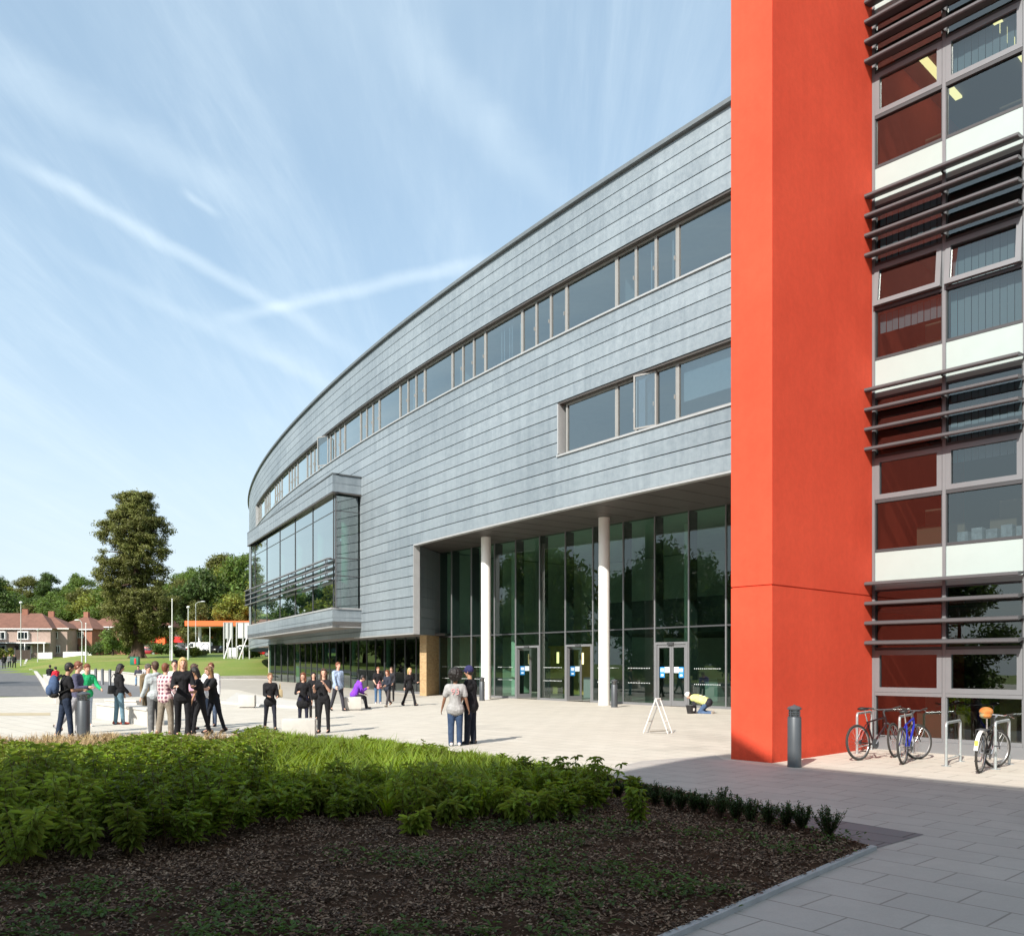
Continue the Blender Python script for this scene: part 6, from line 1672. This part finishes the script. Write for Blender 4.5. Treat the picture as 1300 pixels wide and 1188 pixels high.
# ================================================================ PLANTING BED
def rot_leaves(r, base, az, pitch, length, width, droop=.3, fold=.15):
    """two-quad leaves: returns (2N,4,3)"""
    n = len(base); d = np.stack([np.cos(az) * np.cos(pitch), np.sin(az) * np.cos(pitch), np.sin(pitch)], 1)
    d2 = np.stack([np.cos(az) * np.cos(pitch - droop), np.sin(az) * np.cos(pitch - droop), np.sin(pitch - droop)], 1)
    s = np.stack([-np.sin(az), np.cos(az), np.zeros(n)], 1); up = np.cross(s, d) * -1
    L = length[:, None]; w = width[:, None]
    m = base + d * L * .5; t = m + d2 * L * .5
    q1 = np.stack([base, m * .6 + base * .4 + s * w * .45 + up * w * fold, m + s * w * .5 + up * w * fold, m], 1)
    a = np.stack([base, m * .55 + base * .45 + s * w * .5 + up * w * fold, m * .5 + t * .5 + s * w * .42 + up * w * fold, t], 1)
    b = np.stack([t, m * .5 + t * .5 - s * w * .42 + up * w * fold, m * .55 + base * .45 - s * w * .5 + up * w * fold, base], 1)
    return np.concatenate([a, b], 0)
def inbed(x, y):
    poly = BEDP; c = False; j = len(poly) - 1
    for i in range(len(poly)):
        xi, yi = poly[i]; xj, yj = poly[j]
        if (yi > y) != (yj > y) and x < (xj - xi) * (y - yi) / (yj - yi) + xi: c = not c
        j = i
    return c
BEDP = [tuple(q) for q in bedpoly]
def px_of(x, y): return CX + F * x / y
def region_points(n, test, seed, x0=-13, x1=4, y0=4.6, y1=21.5, mind=.0):
    r = random.Random(seed); out = []; tries = 0
    grid = {}
    while len(out) < n and tries < n * 60:
        tries += 1
        x, y = r.uniform(x0, x1), r.uniform(y0, y1)
        if not (-130 < px_of(x, y) < 1400): continue
        if inbed(x, y) and test(x, y, r):
            if mind:
                k = (int(x / mind), int(y / mind))
                if any((k[0] + a, k[1] + b) in grid for a in (-1, 0, 1) for b in (-1, 0, 1) if a == 0 or b == 0) and r.random() < .8: continue
                grid[k] = 1
            out.append((x, y))
    return out
def rowpx(x, y, z=0): return HY + F * (E - z) / y
# front limit of tall planting: by picture x -> distance
def front(px):
    tab = [(-130, 7.2), (0, 7.2), (100, 7.6), (250, 8.1), (330, 9.4), (440, 9.8), (520, 8.9), (600, 9.1), (700, 9.6), (780, 10.6), (860, 12.0)]
    if px <= tab[0][0]: return tab[0][1]
    for (a, b), (c, d) in zip(tab, tab[1:]):
        if px <= c: return b + (d - b) * (px - a) / (c - a)
    return 99
def toplim(px):
    tab = [(-130, 942), (30, 944), (60, 946), (135, 946), (160, 934), (200, 932), (245, 936), (262, 941), (300, 941), (312, 928), (325, 922), (400, 930), (480, 935), (560, 945), (640, 956), (700, 966), (740, 968), (790, 972), (860, 1000), (1400, 1100)]
    for (a, b), (c, d) in zip(tab, tab[1:]):
        if px <= c: return b + (d - b) * (max(px, a) - a) / (c - a)
    return 1100
def hcap(x, y): return E - g0(y) - .03 - (toplim(px_of(x, y)) - HY) * y / F
def back_d(x, y):
    # distance to the back edge of the bed along +y
    for k in range(60):
        if not inbed(x, y + k * .15): return k * .15
    return 9
def leafy_plants():
    r = np.random.default_rng(31); rr = random.Random(32)
    pts = region_points(760, lambda x, y, q: y > front(px_of(x, y)) + q.uniform(0, .5) and (back_d(x, y) > .25) and (px_of(x, y) < 330 or (y < front(px_of(x, y)) + 1.7 and px_of(x, y) < 760 ) or q.random() < .04), 33, mind=.20)
    LV, LV2, ST = [], [], MB()
    pts += region_points(0, lambda x, y, q: front(px_of(x, y)) - 1.3 < y < front(px_of(x, y)) and px_of(x, y) < 860, 61, mind=.3)
    for (x, y) in pts:
        tgt_ = LV2 if math.sin(x * 1.3 + y * .9) + rr.uniform(-.8, .8) > .35 else LV
        px = px_of(x, y); hmax = (.68 if px < 330 else .52) * rr.uniform(.75, 1.2)
        if px < 330 and y > 14: hmax *= 1.0
        if y < front(px) + .8: hmax *= .75
        z0 = g0(y) + .03; hmax = min(hmax * rr.uniform(.7, 1.15), hcap(x, y) * rr.uniform(.8, 1.04))
        if hmax < .16: continue
        if y < front(px): hmax *= .38; tgt_ = LV
        for s in range(rr.randint(4, 7)):
            a = rr.uniform(0, 6.28); tp = Vector((x + math.cos(a) * hmax * rr.uniform(.1, .5), y + math.sin(a) * hmax * rr.uniform(.1, .5), z0 + hmax * rr.uniform(.65, 1.1)))
            b0 = Vector((x + rr.uniform(-.05, .05), y + rr.uniform(-.05, .05), z0 - .02))
            ST.tube(b0, tp, .006, .003, n=3, caps=False)
            nw = 5 if y > 13 else 8
            for k in range(nw):
                t = .3 + .7 * (k + .5) / nw; c = b0.lerp(tp, t); m = 5
                az = r.uniform(0, 6.28) + np.arange(m) * 2.4; pit = r.uniform(-.2, .75, m) + (.3 if k == nw - 1 else 0)
                ln = r.uniform(.05, .115, m) * rr.choice((.8, 1.0, 1.25)); wd = ln * r.uniform(.32, .5, m)
                if tgt_ is LV2: ln = ln * 1.25; wd = wd * .85
                tgt_.append(rot_leaves(r, np.tile(np.array(c), (m, 1)), az, pit, ln, wd, droop=.7 if tgt_ is LV else 1.1))
    L = np.concatenate(LV, 0)
    o = np_mesh('leafy_perennials', L, 4, leafmat('perennial_leaf', (.16, .225, .034), island=.45, trans=.45, scale=1.2)); tag(o, 'dense leafy green perennials filling the planting bed in the foreground', 'plants', kind='stuff')
    o2 = np_mesh('broad_leaved_perennials', np.concatenate(LV2, 0), 4, leafmat('pale_perennial_leaf', (.19, .25, .045), island=.4, trans=.45, scale=1.2)); tag(o2, 'paler drooping leaved perennials mixed through the planting bed', 'plants', kind='stuff')
    ST.build('stems', mat('reddish_stem', (.10, .06, .03), .7), o)
leafy_plants()
def blades(name, pts, n, hl, w, m, seed, spread=.8, label='', droop=(.9, 1.6)):
    r = np.random.default_rng(seed); out = []
    for (x, y) in pts:
        hc_ = hcap(x, y) * 1.12 if name[0] == 's' else 9
        if hc_ < .16: continue
        k = int(n * r.uniform(.7, 1.2)); az = r.uniform(0, 6.28, k); L = np.minimum(r.uniform(hl[0], hl[1], k), hc_ * r.uniform(.85, 1.25, k)); e0 = r.uniform(.9, 1.45, k) * 1.0; dr = r.uniform(droop[0], droop[1], k)
        p = np.stack([x + r.normal(0, .04, k), y + r.normal(0, .04, k), np.full(k, g0(y) + .02)], 1); s = np.stack([-np.sin(az), np.cos(az), np.zeros(k)], 1)
        ang = e0.copy(); seg = 4; ww = w * r.uniform(.7, 1.2, k)
        for j in range(seg):
            d = np.stack([np.cos(az) * np.cos(ang), np.sin(az) * np.cos(ang), np.sin(ang)], 1); q = p + d * (L / seg)[:, None]
            w0 = (ww * [.7, 1, .85, .5, .05][j])[:, None]; w1 = (ww * [.7, 1, .85, .5, .05][j + 1])[:, None]
            out.append(np.stack([p - s * w0 / 2, p + s * w0 / 2, q + s * w1 / 2, q - s * w1 / 2], 1)); p = q; ang = ang - dr / seg
    V = np.concatenate(out, 0); o = np_mesh(name, V, 4, m); return tag(o, label, 'plants', kind='stuff')
lil = region_points(430, lambda x, y, q: 300 < px_of(x, y) < 835 and y > front(px_of(x, y)) + .9 + q.uniform(0, .8) and back_d(x, y) > .1 and px_of(x, y) < 760 + q.uniform(-60, 20), 41, mind=.22)
blades('strap_leaved_lilies', lil, 36, (.42, .78), .023, leafmat('lily_leaf', (.17, .24, .026), island=.22, trans=.4, scale=1), 42, label='band of arching strap leaved lily clumps behind the leafy perennials')
dry = region_points(330, lambda x, y, q: px_of(x, y) < 200 and back_d(x, y) < 4.5, 43, mind=.06)
dry2 = region_points(26, lambda x, y, q: 245 < px_of(x, y) < 312 and .2 < back_d(x, y) < 2.2, 44, mind=.1)
blades('dry_grass', dry + dry2 * 2, 40, (.18, .33), .008, mat('dry_grass_blade', (.40, .29, .14), .8, var=.2, island=.25), 45, label='fine straw coloured grasses along the back edge of the bed')
# low ground cover sprigs in the bark
gc = region_points(190, lambda x, y, q: y < front(px_of(x, y)) + .5 and ((px_of(x, y) > 430 and y > 4.9) or y < 7.0) and (math.sin(x * 2.1 + 1) + math.sin(y * 2.7 + x) > -.2), 46)
def sprigs():
    r = np.random.default_rng(47); LV = []
    for (x, y) in gc:
        k = int(r.integers(14, 40)); sp = r.uniform(.06, .2); c = np.stack([x + r.normal(0, sp, k), y + r.normal(0, sp, k), g0(y) + .04 + r.uniform(0, .07, k)], 1)
        LV.append(rot_leaves(r, c, r.uniform(0, 6.28, k), r.uniform(-.1, .9, k), r.uniform(.03, .065, k), r.uniform(.016, .03, k), droop=.5))
    o = np_mesh('ground_cover', np.concatenate(LV, 0), 4, leafmat('ground_cover_leaf', (.065, .115, .025), island=.35, trans=.35, scale=2)); tag(o, 'scattered low green ground cover sprouting through the bark', 'plants', kind='stuff')
sprigs()
# bark mulch
def mulch():
    r = np.random.default_rng(51); n = 270000; x = r.uniform(-9, 4.2, n); y = r.uniform(4.4, 13, n) ; keep = []
    ok = (np.abs(CX + F * x / y - 600) < 720)
    x, y = x[ok], y[ok]
    # vectorised point in polygon
    inside = np.zeros(len(x), bool); P_l = BEDP; j = len(P_l) - 1
    for i in range(len(P_l)):
        xi, yi = P_l[i]; xj, yj = P_l[j]
        cnd = ((yi > y) != (yj > y)) & (x < (xj - xi) * (y - yi) / (yj - yi + 1e-12) + xi); inside ^= cnd; j = i
    x, y = x[inside], y[inside]; cl_ = np.sin(x * 5.1 + np.sin(y * 3.3) * 2) * np.sin(y * 4.7 + np.cos(x * 2.9) * 2); kp = r.random(len(x)) < .62 + .5 * cl_; x, y = x[kp], y[kp]; n = len(x)
    nr = np.stack([r.normal(0, .38, n), r.normal(0, .38, n), np.ones(n)], 1); nr /= np.linalg.norm(nr, axis=1)[:, None]
    az = r.uniform(0, 6.28, n); a = np.stack([np.cos(az), np.sin(az), np.zeros(n)], 1); a -= nr * (a * nr).sum(1)[:, None]; b = np.cross(nr, a)
    L = ((.007 + .017 * r.random(n) ** 2) * np.where(r.random(n) < .05, 1.9, 1))[:, None]; Wd = (.004 + .006 * r.random(n))[:, None]
    c = np.stack([x, y, .034 + .022 * r.random(n) + np.abs(np.sin(x * 3) * np.cos(y * 2.3)) * .012 + np.interp(y, [10, 20], [0, .05])], 1)
    V = np.stack([c - a * L - b * Wd, c + a * L * .8 - b * Wd * .8, c + a * L + b * Wd, c - a * L * .9 + b * Wd], 1)
    nt = NT('bark_chip'); gm = nt.n('ShaderNodeNewGeometry'); cc = ramp(nt, gm.outputs['Random Per Island'], [(0, (.030, .016, .009)), (.4, (.085, .045, .025)), (.75, (.16, .095, .055)), (.96, (.30, .21, .14))])
    bs = nt.n('ShaderNodeBsdfPrincipled', Roughness=.85); nt.l(cc, bs.inputs['Base Color']); nt.l(bs.outputs[0], nt.out.inputs[0])
    o = np_mesh('bark_mulch', V, 4, nt.m); tag(o, 'loose brown bark chippings spread over the planting bed', 'bark', kind='stuff')
mulch()
# ---- row of box shrubs along the border
bx_px = [(1052, 1068, 40), (1018, 1058, 34), (998, 1055, 32), (975, 1052, 30), (952, 1048, 29), (934, 1045, 31), (915, 1040, 36), (893, 1036, 26), (880, 1034, 26), (864, 1032, 27), (848, 1029, 26), (832, 1026, 28), (816, 1022, 24), (800, 1018, 24), (785, 1015, 24), (768, 1010, 24)]
Lbox = leafmat('box_leaf', (.040, .078, .018), island=.35, trans=.25, scale=4)
which = ['frontmost and tallest', 'second', 'third', 'fourth', 'fifth', 'sixth', 'seventh', 'eighth', 'ninth', 'tenth', 'eleventh', 'twelfth', 'thirteenth', 'fourteenth', 'fifteenth', 'hindmost']
for i, (px, fy, hp) in enumerate(bx_px):
    p = P(px, fy); h = hp / F * p.y * 1.15; p.z += .03
    o = empty('box_shrub', p, 0, which[i] + ' box shrub from the right in the row along the dark paving', 'shrub', 'row of small box shrubs')
    r = np.random.default_rng(100 + i); LV = []; st = MB()
    for s in range(34):
        a = r.uniform(0, 6.28); tl = r.uniform(.05, .50) * h; tp = Vector((math.cos(a) * tl, math.sin(a) * tl, h * r.uniform(.55, 1.0) * (1 - .35 * tl / h)))
        st.tube((0, 0, -.03), tp, .004, .002, n=3, caps=False)
        m = 44; t = r.uniform(.15, 1, m) ** .8; b = np.array([[tp.x, tp.y, tp.z]]) * t[:, None] + r.normal(0, .008, (m, 3))
        LV.append(rot_leaves(r, b, r.uniform(0, 6.28, m), r.uniform(.0, 1.1, m), r.uniform(.018, .032, m), r.uniform(.010, .015, m), droop=.2))
    st.build('stems', M_bark, o); np_mesh('foliage', np.concatenate(LV, 0), 4, Lbox, o)
# a few taller sprigs standing out at the right end of the planting
for i, (px, fy, h, lb) in enumerate(((722, 1012, .56, 'tall leafy stem plant where the planting thins out, left one'), (770, 1028, .60, 'tall leafy stem plant with drooping leaves next to the box row'), (812, 1052, .42, 'leafy stem plant in the bark in front of the box row'))):
    p = P(px, fy); o = empty('leafy_plant', p, 0, lb, 'plant'); r = np.random.default_rng(200 + i); st = MB(); LV = []
    for s in range(6):
        a = r.uniform(0, 6.28); tp = Vector((math.cos(a) * h * .3, math.sin(a) * h * .3, h * r.uniform(.8, 1.1))); st.tube((0, 0, 0), tp, .006, .003, n=4, caps=False)
        for k in range(5):
            c = tp * (.35 + .65 * k / 4); m = 6; LV.append(rot_leaves(r, np.tile(np.array(c), (m, 1)), r.uniform(0, 6.28) + np.arange(m) * 1.05, r.uniform(-.3, .5, m), r.uniform(.08, .13, m), r.uniform(.028, .045, m), droop=.9))
    st.build('stems', MATS['reddish_stem'], o); np_mesh('foliage', np.concatenate(LV, 0), 4, MATS['perennial_leaf'], o)

# the same wood carries on to the left of the photograph (seen mirrored in the glazing)
rs = random.Random(77)
for k in range(34):
    a = math.radians(118 + 62 * (k + .5) / 34) ; dist = rs.uniform(105, 125) if k % 2 else rs.uniform(128, 150)
    c = place(keys[k % 12], 0, 100, rs.uniform(15, 22), rs.uniform(13, 17)); x, y = -15 + dist * math.cos(a), 60 + dist * math.sin(a)
    if px_of(x, y) > -60 and y > 5: c.location = (x * 1.0 - 40, y, gz(x - 40, y) - .3)
    else: c.location = (x, y, gz(x, y) - .3)
    c['label'] = 'tree in the wood left of the lawn and road'; c['group'] = 'trees of the wood on the left'
# ================================================================ BUILDING BEHIND THE CAMERA (casts the foreground shade)
M_bb = mat('buff_block_wall', (.30, .26, .22), .9, var=.1)
off = SUN_DIR.normalized() * (14 / math.tan(SUN_EL))
edge = [(9.6, 10.6), (4.9, 15.5), (4.35, 17.5), (3.3, 16.5), (1.5, 14.2), (-1, 12.6), (-5, 11.6), (-9, 11.2), (-16, 11.2)]
poly = [(x - off.x, y - off.y) for x, y in edge] + [(-40, -26), (-8, -34), (9, -20)]
o = empty('rear_building', (0, 0, 0), 0, 'plain pale building behind the viewer that shades the planting', 'building')
mb = MB(); mb.prism([Vector(v) for v in poly][::-1], -.2, 14); mb.build('wall', M_bb, o)
mb = MB(); mb.prism([Vector(v) for v in poly][::-1], 14.001, 14.05); mb.build('roof', M_conc, o)

# ================================================================ SKY, SUN, CAMERA
w = bpy.data.worlds.new('World'); bpy.context.scene.world = w; w.use_nodes = True
t = w.node_tree; t.nodes.clear()
def N(typ, **k):
    n = t.nodes.new(typ)
    for a, b in k.items(): setattr(n, a, b)
    return n
out = N('ShaderNodeOutputWorld'); bg = N('ShaderNodeBackground'); SKYS = .12; bg.inputs[1].default_value = SKYS
sky = N('ShaderNodeTexSky'); sky.sky_type = 'NISHITA'; sky.sun_disc = False; sky.sun_elevation = SUN_EL; sky.sun_rotation = math.atan2(-SUN_DIR.x, -SUN_DIR.y) % (2 * math.pi)
sky.air_density = 1.1; sky.dust_density = 2.2; sky.ozone_density = 1.2; sky.altitude = 100
tc = N('ShaderNodeTexCoord'); D = tc.outputs['Generated']
def vm(op, a, b=None):
    n = N('ShaderNodeVectorMath', operation=op)
    for i, x in enumerate((a, b)):
        if x is None: continue
        if isinstance(x, (tuple, Vector)): n.inputs[i].default_value = tuple(x)
        else: t.links.new(x, n.inputs[i])
    return n
def mt(op, a, b=None, c=None, clamp=False):
    n = N('ShaderNodeMath', operation=op, use_clamp=clamp)
    for i, x in enumerate((a, b, c)):
        if x is None: continue
        if isinstance(x, (int, float)): n.inputs[i].default_value = x
        else: t.links.new(x, n.inputs[i])
    return n.outputs[0]
def smooth(x, a, b):
    n = N('ShaderNodeMapRange', interpolation_type='SMOOTHSTEP'); t.links.new(x, n.inputs[0]); n.inputs[1].default_value = a; n.inputs[2].default_value = b; n.inputs[3].default_value = 0; n.inputs[4].default_value = 1; return n.outputs[0]
sep = N('ShaderNodeSeparateXYZ'); t.links.new(D, sep.inputs[0])
zc = mt('ADD', mt('MAXIMUM', sep.outputs[2], 0), .12)
pr = N('ShaderNodeCombineXYZ'); t.links.new(mt('DIVIDE', sep.outputs[0], zc), pr.inputs[0]); t.links.new(mt('DIVIDE', sep.outputs[1], zc), pr.inputs[1])
def noise(scale, rot, sc, detail=7, rough=.6, dist=.0, loc=(0, 0, 0)):
    mp = N('ShaderNodeMapping'); t.links.new(pr.outputs[0], mp.inputs[0]); mp.inputs['Rotation'].default_value = (0, 0, rot); mp.inputs['Scale'].default_value = sc; mp.inputs['Location'].default_value = loc
    n = N('ShaderNodeTexNoise'); t.links.new(mp.outputs[0], n.inputs['Vector']); n.inputs['Scale'].default_value = scale; n.inputs['Detail'].default_value = detail; n.inputs['Roughness'].default_value = rough; n.inputs['Distortion'].default_value = dist; return n.outputs[0]
c1 = smooth(noise(1.3, math.radians(-28), (1.0, .17, 1), 10, .68, .5), .42, .74)
c2 = smooth(noise(3.4, math.radians(-36), (1.0, .12, 1), 10, .7, .4, (3, 1, 0)), .44, .76)
c3 = smooth(noise(.8, math.radians(70), (1, .5, 1), 6, .6, .3, (7, 2, 0)), .42, .75)
cl = mt('ADD', mt('MULTIPLY', c1, .44), mt('ADD', mt('MULTIPLY', c2, .34), mt('MULTIPLY', c3, .40)))
wig = noise(6, 0, (1, 1, 1), 5, .6)
def dirpx(px, py): return Vector(((px - CX) / F, 1, (HY - py) / F)).normalized()
def trail(a, b, width, amt, fade=.05, soft=1.0):
    A, Bv = dirpx(*a), dirpx(*b); n = A.cross(Bv).normalized(); along = n.cross(A).normalized()
    dn = mt('ABSOLUTE', mt('ADD', vm('DOT_PRODUCT', D, n).outputs['Value'], mt('MULTIPLY', mt('SUBTRACT', wig, .5), width * 1.2)))
    m = mt('SUBTRACT', 1.0, smooth(dn, 0, width))
    al = vm('DOT_PRODUCT', D, along).outputs['Value']; L = Bv.dot(along)
    r = mt('MULTIPLY', smooth(al, -fade, fade), mt('SUBTRACT', 1.0, smooth(al, L - fade, L + fade)))
    return mt('MULTIPLY', mt('MULTIPLY', m, r), mt('MULTIPLY', amt, mt('ADD', .55, mt('MULTIPLY', wig, .9))))
tr = [trail((20, 205), (350, 388), .011, .42), trail((350, 388), (450, 450), .012, .22), trail((300, 402), (610, 332), .011, .42), trail((-40, 60), (300, 250), .03, .25), trail((235, 245), (275, 272), .006, .3, .01), (trail((290, 408), (410, 485), .018, .32)), trail((520, 60), (720, 260), .03, .22, .08), trail((100, 330), (390, 480), .012, .2)]
tot = cl
for x in tr: tot = mt('ADD', tot, x)
tot = mt('MULTIPLY', tot, smooth(sep.outputs[2], -.02, .06)); tot = mt('MINIMUM', tot, .85)
hz = mt('ADD', mt('MULTIPLY', mt('SUBTRACT', 1.0, smooth(sep.outputs[2], .0, .55)), .12), .46)
fac = mt('MAXIMUM', tot, 0)
mx = N('ShaderNodeMix', data_type='RGBA'); t.links.new(fac, mx.inputs[0]); t.links.new(sky.outputs[0], mx.inputs[6]); CLV = 6.3; mx.inputs[7].default_value = (CLV * .87, CLV * .95, CLV * 1.0, 1)
mh = N('ShaderNodeMix', data_type='RGBA'); t.links.new(hz, mh.inputs[0]); t.links.new(mx.outputs[2], mh.inputs[6]); mh.inputs[7].default_value = (CLV * .54, CLV * .745, CLV * .90, 1)
m3 = N('ShaderNodeMix', data_type='RGBA'); t.links.new(mt('MULTIPLY', mt('SUBTRACT', 1.0, smooth(sep.outputs[2], -.05, .42)), .65), m3.inputs[0]); t.links.new(mh.outputs[2], m3.inputs[6]); m3.inputs[7].default_value = (CLV * .76, CLV * .84, CLV * .90, 1)
t.links.new(m3.outputs[2], bg.inputs[0]); t.links.new(bg.outputs[0], out.inputs[0])

sd = bpy.data.lights.new('sun', 'SUN'); sd.energy = 4.5; sd.angle = math.radians(.55); sd.color = (1, .94, .86)
so = bpy.data.objects.new('sun', sd); C.objects.link(so)
tv = Vector((SUN_DIR.x * math.cos(SUN_EL), SUN_DIR.y * math.cos(SUN_EL), -math.sin(SUN_EL))); so.rotation_euler = tv.to_track_quat('-Z', 'Y').to_euler(); so.location = (-30, -50, 40)

cd = bpy.data.cameras.new('camera'); co = bpy.data.objects.new('camera', cd); C.objects.link(co)
co.location = (0, 0, E); co.rotation_euler = (math.radians(90), 0, 0)
cd.sensor_fit = 'HORIZONTAL'; cd.sensor_width = 36; cd.lens = 36 * F / 1300; cd.shift_y = (HY - 594) / 1300; cd.clip_end = 5000; cd.clip_start = .05
bpy.context.scene.camera = co
vs = bpy.context.scene.view_settings; vs.view_transform = 'Standard'; vs.look = 'None'; vs.gamma = 1; vs.exposure = .68
cy = bpy.context.scene.cycles
cy.max_bounces = 8; cy.transparent_max_bounces = 16; cy.glossy_bounces = 4; cy.diffuse_bounces = 3; cy.caustics_reflective = False; cy.caustics_refractive = False
